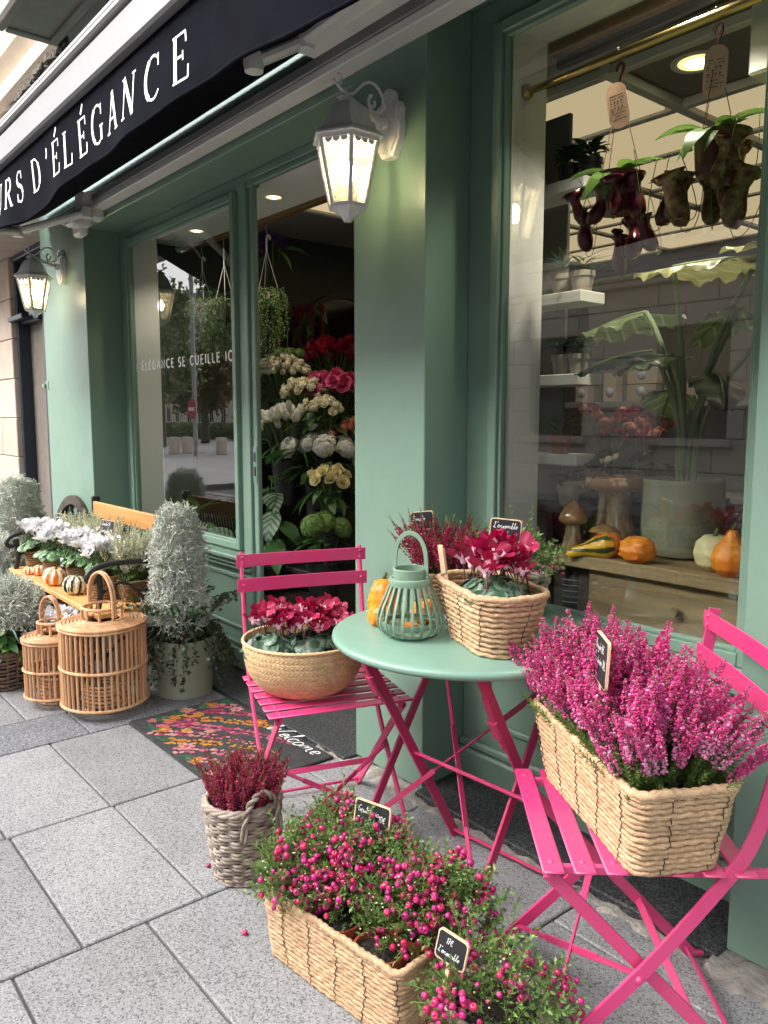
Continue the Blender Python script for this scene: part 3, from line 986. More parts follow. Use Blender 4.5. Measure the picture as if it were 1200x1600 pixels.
for off in (0, .006):
    cm.add(*grid(lambda u, v: (X0 + u * (X1 - X0), YV + .01 + v * .855, 2.268 + off + .395 * v - .02 * math.sin(v * PI)), 60, 12))
ap('canopy', cm, [m_awn], angle=None)
ap('front_bar', MB().merge(box(X0, X1, YV - .028, YV + .04, 2.2615, 2.358, .007)), [m_bar], smooth=False)
ap('front_bar_moulding', MB().merge(box(X0, X1, YV - .04, YV + .04, 2.362, 2.384, .006)).merge(box(X0, X1, YV - .033, YV + .04, 2.3845, 2.406, .006)), [m_barw], smooth=False)
ap('roller_cover', MB().merge(box(-2.44, X1, 1.60, 1.70, 2.548, 2.60, .02)), [m_white], smooth=False)
letters = [('E', -2.367), ('C', -2.559), ('N', -2.744), ('A', -2.914), ('G', -3.08), ('É', -3.246), ('L', -3.42), ('É', -3.565), ("'", -3.70), ('D', -3.864),
           ('S', -4.109), ('R', -4.262), ('U', -4.43), ('E', -4.585), ('L', -4.73), ('F', -4.88)]
for ch, xc in letters:
    g, w = text_geo(ch, SERIF, .1096, wsc=1.08)
    V = g[0].copy()
    V[:, 0] += xc * .7826 - w / 2
    x, z, lift = V[:, 0].copy(), V[:, 1] + 2.0967, V[:, 2]
    y = np.array([YV + vwave(a, (ZTOP - b) / .205) for a, b in zip(x, z)]) - .0015 - lift
    ap('letter', MB().add(np.c_[x, y, z], g[1]), [m_letter], smooth=False, parent=valance)
# folding arms and the end bracket on the rail
def arm(pts, name='folding_arm'):
    mb = MB()
    for a, b in zip(pts[:-1], pts[1:]):
        mb.merge(bar([a, b], .05, .035, (0, 0, 1), .3))
    for p in pts:
        V, F = lathe([(.0, -.03), (.03, -.028), (.034, 0), (.03, .028), (0, .03)], 12)
        mb.merge((V, F), off=p)
    return ap(name, mb, [m_white], angle=35)
arm([(-4.66, 1.66, 2.455), (-4.86, 1.34, 2.34), (-4.30, .94, 2.20)])
arm([(-.75, 1.57, 2.60), (-2.30, 1.56, 2.53), (-2.36, 1.40, 2.44)])
bk = MB()
bk.merge(box(-4.80, -4.70, 1.64, 1.782, 2.44, 2.58, .012))
bk.merge(box(-4.86, -4.74, 1.60, 1.72, 2.40, 2.47, .012))
V, F = lathe([(.045, -.02), (.055, -.015), (.055, .015), (.045, .02)], 20, True, True)
bk.merge((V @ ry3(PI / 2).T, F), off=(-4.70, 1.70, 2.53))
bk.merge(box(-4.92, -4.80, 1.66, 1.72, 2.36, 2.44, .015))
bk.merge(tube([(-4.92, 1.68, 2.42), (-5.0, 1.6, 2.46), (-5.06, 1.5, 2.43), (-5.07, 1.46, 2.38)], .008, 6))
ap('end_bracket', bk, [m_white], angle=35)

# ------------------------------------------------------------------ wall lanterns
def wall_lantern(label, loc, energy):
    t = thing('wall_lantern', label, 'wall lamp', loc, 0, 'white wall lanterns on the shop front')
    # local: wall at y=0, lantern hangs at y=-.19; z=0 is the plate centre
    prof = [(-.0, -.105), (.028, -.10), (.042, -.082), (.060, -.05), (.064, -.01), (.058, .02), (.063, .045), (.052, .066), (.026, .074), (.024, .10), (.012, .112), (0, .114)]
    poly = [(x, z) for x, z in prof] + [(-x, z) for x, z in prof[::-1][1:-1]]
    mb = MB()
    V, F = prism(poly, 0, .026)
    V2, F2 = prism([(x * .84, z * .86) for x, z in poly], .026, .034)
    turn = rx3(PI / 2)
    mb.merge((V, F), rot=turn).merge((V2, F2), rot=turn)
    for s in (-1, 1):
        mb.merge(lathe([(0, 0), (.004, .002), (.004, .01)], 8), off=(s * .022, -.036, .01))
    mk('wall_plate', mb, [m_lampwhite], t, angle=30)
    mb = MB()
    mb.merge(bar([(0, -.03, -.005), (0, -.19, .045)], .022, .02, (0, 0, 1), .25))
    mb.merge(lathe([(0, -.02), (.008, -.016), (.012, 0), (.007, .008), (.01, .016), (.004, .03), (0, .034)], 10), rot=rx3(PI / 2 + .3), off=(0, -.20, .049))
    mb.merge(lathe([(.014, -.014), (.02, -.012), (.02, .012), (.014, .014)], 10, True, True), rot=rx3(PI / 2 + .3), off=(0, -.05, .002))
    mk('arm', mb, [m_lampwhite], t, angle=35)
    sc = [(-.235, .105), (-.245, .12), (-.24, .135), (-.225, .132), (-.222, .118)]
    curl = [(-.19 - .045 + .022 * math.cos(R(a)) * (1 - a / 700), .118 + .024 * math.sin(R(a)) * (1 - a / 700)) for a in range(400, 20, -24)]
    pts = curl[::-1]
    p1 = [(0, -.19 + .0 - .022 * 0 + y_, z_) for y_, z_ in []]
    c1 = [(0, -.225 + .021 * math.cos(R(a)) * k, .100 + .023 * math.sin(R(a)) * k) for a, k in zip(np.linspace(470, 200, 14), np.linspace(.35, 1, 14))]
    mid = [(0, -.215, .068), (0, -.19, .060), (0, -.165, .066), (0, -.14, .092), (0, -.11, .116), (0, -.08, .118), (0, -.055, .10), (0, -.04, .072), (0, -.034, .05)]
    mb = MB().merge(tube(smooth_poly(np.array(c1 + mid), 1), .0048, 7))
    c2 = [(0, -.088 + .021 * math.cos(R(a)) * k, .058 + .022 * math.sin(R(a)) * k) for a, k in zip(np.linspace(-150, 330, 20), np.linspace(.35, 1, 20))]
    c2 = [(0, -.088 + .020 * math.cos(R(a)) * k, .058 + .023 * math.sin(R(a)) * k) for a, k in zip(np.linspace(400, 90, 16), np.linspace(.35, 1, 16))] + \
         [(0, -.105, .062), (0, -.102, .04), (0, -.085, .028), (0, -.06, .032), (0, -.04, .05)]
    mb.merge(tube(smooth_poly(np.array(c2), 1), .0048, 7))
    mk('scroll', mb, [m_lampwhite], t)
    L = np.array([0, -.19, 0])
    h6 = np.arange(6) * PI / 3 + PI / 6
    mb = MB()                      # bell roof, six-sided
    rf = [(.004, .048), (.018, .046), (.022, .036), (.048, .022), (.070, -.004), (.084, -.034), (.095, -.056), (.120, -.075), (.122, -.082), (.104, -.084)]
    V, F = lathe(rf, 6)
    mb.merge((V @ rz3(PI / 6).T, F), off=L)
    mk('roof', mb, [m_lampwhite], t, angle=25)
    zt, zb, rt_, rb_ = -.086, -.285, .104, .060
    mb = MB()
    for a in h6:
        d = np.array([math.cos(a), math.sin(a), 0])
        mb.merge(bar([L + d * rt_ + [0, 0, zt], L + d * rb_ + [0, 0, zb]], .013, .009, d, .2))
    for i in range(6):
        for (zz, rr, hgt) in ((zt, rt_, .020), (zb, rb_, .014)):
            a, b = h6[i], h6[(i + 1) % 6]
            pa = L + np.array([math.cos(a) * rr, math.sin(a) * rr, zz])
            pb = L + np.array([math.cos(b) * rr, math.sin(b) * rr, zz])
            mb.merge(bar([pa, pb], .008, hgt, (0, 0, 1), .2))
            # scalloped edge of the top band
            if zz == zt:
                n = (pa + pb) / 2 - L
                n[2] = 0
                for q in (.25, .5, .75):
                    c = pa + (pb - pa) * q + np.array([0, 0, -.012]) - n * .045
                    mb.merge(lathe([(.0, -.004), (.012, -.003), (.012, .003), (0, .004)], 10), rot=aligned(np.array([n]))[0], off=c)
    mk('cage', mb, [m_lampwhite], t, angle=25)
    mb = MB()
    base = [(.0, -.330), (.014, -.330), (.018, -.318), (.024, -.312), (.040, -.302), (.050, -.290), (.062, -.288), (.062, -.280), (0, -.280)]
    V, F = lathe(base, 6)
    mb.merge((V @ rz3(PI / 6).T, F), off=L)
    mk('lantern_base', mb, [m_lampwhite], t, angle=25)
    for i in range(6):
        a, b = h6[i], h6[(i + 1) % 6]
        k = .97
        q = [(rb_ * k, a, zb), (rb_ * k, b, zb), (rt_ * k, b, zt), (rt_ * k, a, zt)]
        V = np.array([L + np.array([r_ * math.cos(w), r_ * math.sin(w), z]) for r_, w, z in q])
        mk('pane', MB().add(V, [[0, 1, 2, 3]]), [m_lampglass], t, smooth=False)
    mb = MB().merge(lathe([(0, -.27), (.014, -.265), (.016, -.225), (.014, -.218)], 12), off=L)
    mk('lamp_holder', mb, [m_lampwhite], t)
    mb = MB().merge(lathe([(.0, -.218), (.014, -.21), (.021, -.19), (.021, -.165), (.012, -.148), (0, -.143)], 14), off=L)
    mk('bulb', mb, [m_bulb], t)
    ld = bpy.data.lights.new('lantern_light', 'POINT')
    ld.energy = energy
    ld.color = (1.0, .82, .50)
    ld.shadow_soft_size = .022
    lo_ = obj('lantern_light', ld, t, (0, -.19, -.18))
    return t
m_lampglass, n_, l_, out_ = newmat('hammered_lamp_glass')
_t = n_.new('ShaderNodeBsdfTransparent')
_t.inputs[0].default_value = (.86, .84, .78, 1)
_d = n_.new('ShaderNodeBsdfTranslucent')
_d.inputs[0].default_value = (.85, .82, .74, 1)
_g = n_.new('ShaderNodeBsdfGlossy')
_g.inputs['Roughness'].default_value = .12
_vec = coords(n_, l_, 'Object')
_nz = noise(n_, l_, _vec, 90, 2)
l_.new(bumpn(n_, l_, _nz, .5, .004), _g.inputs['Normal'])
_m1 = n_.new('ShaderNodeMixShader')
l_.new(mrange(n_, l_, _nz, .35, .65, .09, .30), _m1.inputs[0])
l_.new(_t.outputs[0], _m1.inputs[1])
l_.new(_d.outputs[0], _m1.inputs[2])
_f = n_.new('ShaderNodeFresnel')
_f.inputs[0].default_value = 1.4
_m2 = n_.new('ShaderNodeMixShader')
l_.new(_f.outputs[0], _m2.inputs[0])
l_.new(_m1.outputs[0], _m2.inputs[1])
l_.new(_g.outputs[0], _m2.inputs[2])
l_.new(_m2.outputs[0], out_.inputs['Surface'])
wall_lantern('large lit white wall lantern on the pilaster between the door and the big window', (-2.105, F0 - .001, 2.255), 5.0)
wall_lantern('smaller looking lit white wall lantern on the far left pilaster', (-5.455, F0 - .001, 2.275), 3.5)

# ------------------------------------------------------------------ the stone building next door
nb = thing('stone_building', 'pale limestone building with a dark blue door frame left of the flower shop', 'building', (-7.2, 1.9, 0))
NO = np.array([-7.2, 1.9, 0])
def npart(name, geos, mats, parent=None, smooth=False, **k):
    mb = MB()
    for g in geos:
        mb.merge(g, off=-NO)
    return mk(name, mb, mats, parent or nb, smooth=smooth, **k)
for zi in range(8):
    z0, z1 = zi * .325, zi * .325 + .325
    off = .42 if zi % 2 else 0
    x = -13.0 - off
    while x < -7.08:
        a, b = max(x, -13), (min(x + .84, -7.08) if x + 1.0 < -7.08 else -7.08)
        if b - a > .004:
            npart('stone_block', [box(a + .003, b - .003, 1.86 + random.uniform(0, .003), 2.1, z0 + .003, z1 - .003, .006)], [m_lime])
        x = b if b > -7.081 else x + .84
npart('wall_core', [box(-13, -7.09, 1.872, 2.0, 0, 2.6)], [m_mortar])
npart('lintel', [box(-13, -5.96, 1.10, 2.1, 2.602, 2.90, .01)], [m_lime])
npart('upper_storey', [box(-14, -5.2, 1.86, 2.5, 3.72, 9.0)], [m_plaster])
df = npart('door_frame', [box(-7.078, -7.03, 1.90, 2.02, 0, 2.60, .006), box(-6.56, -6.30, 1.95, 2.06, 0, 2.60, .01), box(-6.46, -6.40, 1.935, 1.955, 0, 2.60, .006), box(-7.028, -6.562, 1.92, 2.03, 2.06, 2.14, .01),
           box(-7.07, -6.0, 1.88, 2.02, 2.56, 2.6012, .006), box(-7.10, -6.7, 1.84, 1.90, 2.08, 2.12, .006), box(-6.20, -6.15, 1.96, 2.06, 0, 2.60, .006)], [m_navy])
npart('pane', [box(-7.028, -6.562, 1.995, 2.003, 0, 2.058), box(-7.028, -6.562, 1.995, 2.003, 2.142, 2.558)], [M('grey_door_pane', (.20, .175, .15), .25, var=.1)], parent=df)
npart('door_panel', [box(-6.298, -6.202, 2.0, 2.03, 0, 2.59), box(-6.148, -5.95, 2.0, 2.03, 0, 2.59)], [m_navy], parent=df)
npart('door_handle', [box(-6.19, -6.16, 1.93, 1.962, .98, 1.10, .005)], [m_dark], parent=df)
# balcony slab and ragged cornice above the awning
bc = thing('balcony', 'aged concrete balcony slab with peeling plaster above the awning', 'balcony', (-1.5, 1.8, 3.3))
BO = np.array([-1.5, 1.8, 3.3])
def bpart(name, geos, mats, smooth=False, **k):
    mb = MB()
    for g in geos:
        mb.merge(g, off=-BO)
    return mk(name, mb, mats, bc, smooth=smooth, **k)
bpart('balcony_slab', [box(-4.60, 2.0, 1.23, 2.0, 3.30, 3.42, .01)], [m_plaster])
bpart('edge_moulding', [box(-4.62, 2.0, 1.20, 1.262, 3.28, 3.46, .015), box(-4.62, -4.575, 1.2621, 1.50, 3.285, 3.299, .005)], [m_plaster])
bpart('soffit_moulding', [box(-4.60, 2.0, 1.475, 1.52, 3.275, 3.2995, .012)], [m_plaster])
bpart('balcony_front', [box(-4.62, 2.0, 1.21, 1.25, 3.4605, 4.3, .01)], [m_cream])
cr = []
for k in range(26):                # broken plaster edge
    x = -4.52 - k * .07
    s = random.uniform(.025, .05)
    V, F = lathe([(.0, -.03), (s, -.018), (s * .8, .02), (0, .03)], 7)
    V = V * [1.3, .6, 1] * (1 + RNG.normal(0, .14, (len(V), 3)))
    cr.append((V + np.array([x, 1.52 + random.uniform(-.02, .02) + .004 * k, 3.285]), F))
bpart('broken_plaster', cr, [m_rough])
cn = thing('stone_cornice', 'cream painted cornice with crumbling underside at the top left corner', 'cornice', (-7, 1.8, 3.4))
mb = MB()
prof = [(1.86, 3.30), (1.56, 3.31), (1.52, 3.34), (1.50, 3.40), (1.54, 3.42), (1.46, 3.50), (1.44, 3.56), (1.86, 3.60)]
V = np.array([[x, y, z] for x in (-14., -4.63) for y, z in prof]) - np.array([-7, 1.8, 3.4])
k = len(prof)
F = [[i, (i + 1) % k, k + (i + 1) % k, k + i] for i in range(k)]
mb.add(V, F)
mk('cornice_profile', mb, [m_cream], cn, smooth=False)
sh = thing('window_shutter', 'pale blue slatted window blind at the top left corner', 'shutter', (-8.4, 1.84, 4.3))
mk('shutter_frame', MB().merge(box(-.52, -.46, -.04, .02, -.65, .7, .005)).merge(box(.46, .52, -.04, .02, -.65, .7, .005)), [m_lightbar], sh, smooth=False)
bl = MB().merge(box(-.455, .455, -.03, -.002, -.036, .036, .01), rot=rx3(.25)).mesh('slat', [m_blind], False)
for k in range(17):
    obj('slat', bl, sh, (0, 0, -.62 + k * .078))

# ------------------------------------------------------------------ plant shapes
def leafgeo(L, W, n=6, fold=.25, curl=.4, wav=0., tip=1.0, base=.25):
    """lanceolate leaf growing along +x, midrib folded, tip curling down; 2 strips"""
    t = np.linspace(0, 1, n + 1)
    w = W / 2 * np.sin(PI * np.clip(t * (1 - base * .3) + base * .3 * t * t, 0, 1) ** .75) * tip
    w[0] = W * .04
    w[-1] = W * .01
    ang = -curl * t
    x = np.r_[0, np.cumsum(np.cos(ang[1:]) * L / n)]
    z = np.r_[0, np.cumsum(np.sin(ang[1:]) * L / n)]
    rows = []
    for i in range(n + 1):
        f = fold * w[i] + wav * W * math.sin(i * 2.4)
        rows += [(x[i], -w[i], z[i] + f), (x[i], 0, z[i]), (x[i], w[i], z[i] + fold * w[i] - wav * W * math.sin(i * 2.4))]
    i = np.arange(n)[:, None]
    j = np.arange(2)[None]
    a = i * 3 + j
    return np.array(rows), np.stack([a, a + 3, a + 4, a + 1], -1).reshape(-1, 4)

def roundleaf(r=1., cup=.15, n=8):
    th = np.arange(n) * 2 * PI / n
    V = np.vstack([[[0, 0, 0]], np.c_[np.cos(th) * r + r * .9, np.sin(th) * r, np.full(n, cup * r)]])
    V[0] = [r * .9, 0, 0]
    j = np.arange(n)
    return V, np.stack([np.zeros(n, int), 1 + j, 1 + (j + 1) % n], 1)

def ball(r=1., n=8, m=5, sq=1.):
    a = np.linspace(-PI / 2, PI / 2, m + 1)
    pr = [(max(1e-4, r * math.cos(t)), r * math.sin(t) * sq) for t in a]
    return lathe(pr, n)

def rand_dirs(n, zlo=-.2, zhi=1.):
    z = RNG.uniform(zlo, zhi, n)
    p = RNG.uniform(0, 2 * PI, n)
    s = np.sqrt(np.maximum(0, 1 - z * z))
    return np.c_[s * np.cos(p), s * np.sin(p), z]

# --- heather: one flowering spike, bells crowded round a stem, needles lower down
BELL = lathe([(.0005, 0), (.55, .15), (.62, .55), (.42, .9), (.5, 1.05)], 5)
def spike_mesh(name, h, b0, b1, nb, br, spread, mats, tipgreen=0., pale=0., needles=60, nl=.007):
    mb = MB()
    bend = RNG.normal(0, .012, 2)
    ax = lambda t: np.array([bend[0] * t * t * 1.5, bend[1] * t * t * 1.5, t * h])
    mb.merge(tube([ax(t) for t in np.linspace(0, 1, 5)], np.linspace(.0018, .0008, 5), 4))
    t = RNG.uniform(b0, b1, nb)
    a = RNG.uniform(0, 2 * PI, nb)
    env = np.clip(np.minimum((b1 - t) / .22, 1.), .25, 1) * np.clip((t - b0) / .05 + .5, .5, 1)
    rad = spread * env * RNG.uniform(.55, 1.05, nb)
    pos = np.array([ax(x) for x in t]) + np.c_[np.cos(a) * rad, np.sin(a) * rad, np.zeros(nb)]
    d = np.c_[np.cos(a), np.sin(a), RNG.uniform(-.35, .45, nb)]
    isp = RNG.uniform(0, 1, nb) < pale * np.clip((b0 + (b1 - b0) * .55 - t) / (b1 - b0) * 3, .15, 1)
    sz = br * RNG.uniform(.75, 1.2, nb) * np.clip(env + .25, .5, 1)
    for sel, m in ((~isp, 1), (isp, 2)):
        if sel.any():
            mb.add(*scatter(BELL, aligned(d[sel], RNG.uniform(0, 6, sel.sum())), pos[sel], sz[sel]), m)
    if needles:
        t = np.r_[RNG.uniform(.05, b0 + .1, needles), RNG.uniform(b1 - .03, 1.0, int(needles * tipgreen))]
        a = RNG.uniform(0, 2 * PI, len(t))
        d = np.c_[np.cos(a), np.sin(a), RNG.uniform(.5, 1.3, len(t))]
        nd = (np.array([[-.0007, 0, 0], [.0007, 0, 0], [0, .0004, nl], [0, -.0008, nl * .5]]), np.array([[0, 3, 2], [3, 1, 2], [0, 1, 2]]))
        mb.add(*scatter(nd, aligned(d, a), np.array([ax(x) for x in t])), 3)
    return mb.mesh(name, mats, True)

def heather(t, spikes, pts, lean, hs, name='flower_spike'):
    """stand spikes at base points pts (local), leaning outward from the middle"""
    pts = np.asarray(pts, float)
    c = pts.mean(0)
    ext = np.abs(pts - c).max(0) + 1e-6
    for i, p in enumerate(pts):
        q = (p - c) / ext
        d = np.array([q[0] * lean[0], q[1] * lean[1], 1.]) + RNG.normal(0, .10, 3) * [1, 1, 0]
        e = euler_of(d, random.uniform(0, 6))
        s = hs * random.uniform(.82, 1.12)
        obj(name, spikes[i % len(spikes)], t, p, e, s)

# --- gaultheria: leafy sprig, berry with a dimple
def sprig_geo(L=.055, n=13, lw=.0066, ll=.0150):
    gs = []
    P = [(0, 0, 0), (.002, .001, L * .5), (.004, -.001, L)]
    gs.append(tube(P, [.0011, .0009, .0006], 3))
    lf = leafgeo(ll, lw, 2, .35, .5)
    D, pos = [], []
    for i in range(n):
        t = .15 + .85 * i / (n - 1)
        a = i * 2.4
        up_ = .35 + t * .9
        D.append((math.cos(a), math.sin(a), up_))
        pos.append((.004 * t, 0, L * t))
    D = np.array(D)
    A = aligned(D)
    Mx = np.stack([A[:, :, 2], A[:, :, 1], -A[:, :, 0]], -1)
    gs.append(scatter(lf, Mx, np.array(pos), RNG.uniform(.75, 1.15, n)))
    return join(*gs)
BERRYP = [(.0006, .62), (.10, .66), (.20, .80), (.42, .93), (.74, .74), (.96, .22), (.98, -.12), (.82, -.58), (.5, -.88), (.12, -1.0), (.0005, -1.0)]
def berry_mesh(r, sq=.92):
    mb = MB()
    mb.merge(lathe([(a * r, b * r * sq) for a, b in BERRYP[::-1]], 10))
    st = []
    for k in range(5):
        a = k * 2 * PI / 5
        st.append([math.cos(a) * r * .26, math.sin(a) * r * .26, r * .80 * sq])
    V = np.vstack([[[0, 0, r * .66 * sq]], st, [[math.cos(k * 2 * PI / 5 + PI / 5) * r * .10, math.sin(k * 2 * PI / 5 + PI / 5) * r * .10, r * .70 * sq] for k in range(5)]])
    f = []
    for k in range(5):
        f += [[0, 6 + (k - 1) % 5, 1 + k], [0, 1 + k, 6 + k]]
    mb.add(V, f, 1)
    return mb.mesh('berry', [m_berry, m_berryeye])
m_berryeye = M('berry_eye', (.10, .006, .035), .6)
BERRIES = [berry_mesh(r, s) for r, s in ((.0076, .92), (.0068, .88), (.0058, .95), (.0082, .9))]

def dome_points(n, rx, ry, h, zmin=.0, jit=.10):
    """points and normals on a lumpy dome"""
    d = rand_dirs(n, zmin, 1.)
    lump = 1 + .12 * np.sin(d[:, 0] * 7 + d[:, 1] * 5) + RNG.normal(0, jit, n)
    return d * np.array([rx, ry, h]) * lump[:, None], d

def gaultheria_mesh(n, rx, ry, h, ns, seedless=True):
    mb = MB()
    sps = [sprig_geo(RNG.uniform(.04, .07), int(RNG.integers(9, 15))) for _ in range(4)]
    for k, s in enumerate(sps):
        p, d = dome_points(n // 4, rx * .82, ry * .82, h * .85, -.15)
        D = d * [1, 1, .8] + RNG.normal(0, .35, d.shape) + [0, 0, .45]
        mb.add(*scatter(s, aligned(D, RNG.uniform(0, 6, len(p))), p, RNG.uniform(.7, 1.2, len(p))), 0)
    # tall straggling shoots
    p, d = dome_points(ns, rx * .8, ry * .8, h * .9, .2)
    mb.add(*scatter(sprig_geo(.11, 22, .005, .011), aligned(d * .6 + [0, 0, .7] + RNG.normal(0, .2, d.shape)), p, RNG.uniform(.7, 1.25, ns)), 0)
    # stems from the pot to the surface
    p, d = dome_points(26, rx * .8, ry * .8, h * .8, .1)
    for q in p:
        mb.merge(tube([(q[0] * .12, q[1] * .12, -.05), (q[0] * .5, q[1] * .5, q[2] * .45), tuple(q)], .0013, 3), 1)
    return mb.mesh('foliage', [m_gleaf, m_brownstem])
def bud_mesh(n, rx, ry, h):
    mb = MB()
    p, d = dome_points(n, rx, ry, h, .0, .06)
    mb.add(*scatter(ball(.0024, 5, 3), aligned(d), p))
    return mb.mesh('flower_bud', [m_bud])

def gaultheria(label, loc, rx, ry, h, nber, fol, buds, group=None, pot=None, cluster=26, skip=None):
    t = thing('gaultheria', label, 'berry plant', loc, random.uniform(0, 6) if pot else 0, group)
    obj('foliage', fol, t, kind='stuff')
    obj('flower_bud', buds, t, kind='stuff')
    if pot:
        pot(t)
    c, cd = dome_points(cluster, rx, ry, h, -.05, .04)
    n = 0
    placed = []
    tries = 0
    while n < nber and tries < nber * 8:
        tries += 1
        k = random.randrange(cluster)
        p = c[k] + RNG.normal(0, .017, 3) * [1, 1, .8]
        d = p / np.array([rx, ry, h])
        ln = np.linalg.norm(d)
        if ln < .82 or p[2] < -.02:
            continue
        if placed and np.min(np.linalg.norm(np.array(placed) - p, axis=1)) < .0115:
            continue
        placed.append(p)
        nd = d / ln + RNG.normal(0, .45, 3)
        obj('berry', BERRIES[random.randrange(4)], t, p, euler_of(nd), random.uniform(.86, 1.14))
        n += 1
    return t

def pot_parts(t, r0, r1, h, mat, rim=.008, soil=True, z0=0., name='pot', smat=None):
    mb = MB().merge(lathe([(r0, z0), (r1, z0 + h - .018), (r1 + rim, z0 + h - .018), (r1 + rim, z0 + h), (r1 - .002, z0 + h), (r0 - .004, z0 + .01)], 28, True))
    p = mk(name, mb, [mat], t, angle=35)
    if soil:
        V, F = lathe([(r1 - .003, z0 + h - .014), (r1 * .6, z0 + h - .008), (r1 * .2, z0 + h - .012)], 20, False, True)
        V = V + np.c_[np.zeros((len(V), 2)), RNG.normal(0, .002, len(V))]
        mk('soil', MB().add(V, F), [smat or m_soil], p, angle=None)
    return p

# --- cyclamen
def petal_geo(L=.030, W=.021, twist=.5, lift=1.1):
    nu, nv = 5, 4
    V = []
    for i in range(nu + 1):
        t = i / nu
        w = W * (.16 + .84 * math.sin(PI * min(1, t * .56 + .08)) ** 1.2) * (1 if t < .8 else (1 - (t - .8) * 2.2))
        ang = lift - .35 * t
        x = L * t * math.cos(ang) + .003
        z = L * t * math.sin(ang) - .004 * (1 - t)
        for j in range(nv + 1):
            s = j / nv - .5
            a = twist * t
            V.append((x - s * w * math.sin(a) * .55, s * w * math.cos(a), z + s * w * math.sin(a) * .8 + .10 * w * math.sin(6 * s + 4 * t)))
    i = np.arange(nu)[:, None]
    j = np.arange(nv)[None]
    a = i * (nv + 1) + j
    return np.array(V), np.stack([a, a + nv + 1, a + nv + 2, a + 1], -1).reshape(-1, 4)
def cyclamen_flower(mats, sc=1., k=0):
    mb = MB()
    for i in range(5):
        a = i * 2 * PI / 5 + random.uniform(-.2, .2)
        V, F = petal_geo(.030 * random.uniform(.88, 1.12), .021 * random.uniform(.9, 1.15), random.uniform(.3, .9), random.uniform(.75, 1.25))
        nlow = 5 * 1
        mb.merge((V, F[6:]), 0, rot=rz3(a), sc=sc)
        mb.merge((V, F[:6]), 1, rot=rz3(a), sc=sc)
    mb.merge(lathe([(.0005, -.011), (.004, -.010), (.0055, -.004), (.005, .001)], 8), 1, sc=sc)
    mb.merge(tube([(0, 0, 0), (.004, 0, .006), (.007, .001, -.01), (.006, .001, -.04), (.003, 0, -.075)], .0013, 4), 2, sc=sc)
    return mb.mesh('flower', mats)
def heart_leaf(r=.026):
    n = 16
    th = np.linspace(0, 2 * PI, n, endpoint=False)
    rad = r * (1 + .10 * np.cos(th)) * (1 - .55 * np.exp(-((th - PI) / .42) ** 2)) * (1 + .04 * np.cos(9 * th))
    V = [[0, 0, 0]]
    for f in (.35, .7, 1.0):
        for i in range(n):
            rr = rad[i] * f
            V.append([rr * math.cos(th[i]) + r * .0, rr * math.sin(th[i]), -.22 * rr * rr / r + .03 * r * math.sin(5 * th[i]) * f])
    F3 = [[0, 1 + i, 1 + (i + 1) % n] for i in range(n)]
    F4 = [[1 + k * n + i, 1 + (k + 1) * n + i, 1 + (k + 1) * n + (i + 1) % n, 1 + k * n + (i + 1) % n] for k in range(2) for i in range(n)]
    return np.array(V), (np.array(F4), np.array(F3))
def leaf_with_stalk(mats, r):
    mb = MB().merge(heart_leaf(r))
    mb.merge(tube([(-r * .25, 0, 0), (-r * .5, 0, -.02), (-r * .3, 0, -.06)], .0014, 4), 1)
    return mb.mesh('leaf', mats)
CYC_RED = [cyclamen_flower([m_cyc, m_cycth, m_cycstem]) for _ in range(5)]
CYC_WHITE = [cyclamen_flower([m_cycw, m_cycw, m_stem]) for _ in range(4)]
CYC_LEAF = [leaf_with_stalk([m_cycleaf, m_cycstem], r) for r in (.022, .028, .033)]
m_wleaf = leaf_marbled('bright_marbled_leaf', (.05, .15, .04), (.20, .32, .15))
CYCW_LEAF = [leaf_with_stalk([m_wleaf, m_stem], r) for r in (.026, .032)]

def cyclamen(label, loc, rx, ry, nf, nl, flowers, leaves, fh=.15, group=None, cat='cyclamen', rz=0., fsc=1.):
    t = thing('cyclamen', label, cat, loc, rz, group)
    for i in range(nl):
        a = random.uniform(0, 2 * PI)
        q = math.sqrt(random.uniform(.05, 1.0))
        p = (rx * q * math.cos(a), ry * q * math.sin(a), .052 - .035 * q * q + random.uniform(-.01, .012))
        tilt = q * .65 + random.uniform(-.2, .3)
        e = (Matrix.Rotation(a, 4, 'Z') @ Matrix.Rotation(tilt, 4, 'Y') @ Matrix.Rotation(random.uniform(-.4, .4), 4, 'X')).to_euler()
        obj('leaf', leaves[i % len(leaves)], t, p, e, random.uniform(.8, 1.15))
    for i in range(nf):
        a = i * 2.39996 + random.uniform(-.3, .3)
        q = math.sqrt((i + .5) / nf) * random.uniform(.8, 1.05)
        p = (rx * .92 * q * math.cos(a), ry * .92 * q * math.sin(a), fh - .03 * q * q + random.uniform(-.024, .024))
        e = Euler((random.uniform(-.4, .4), random.uniform(-.4, .4) + .2, random.uniform(0, 6.3)))
        obj('flower', flowers[random.randrange(len(flowers))], t, p, e, fsc * random.uniform(.8, 1.18))
    return t

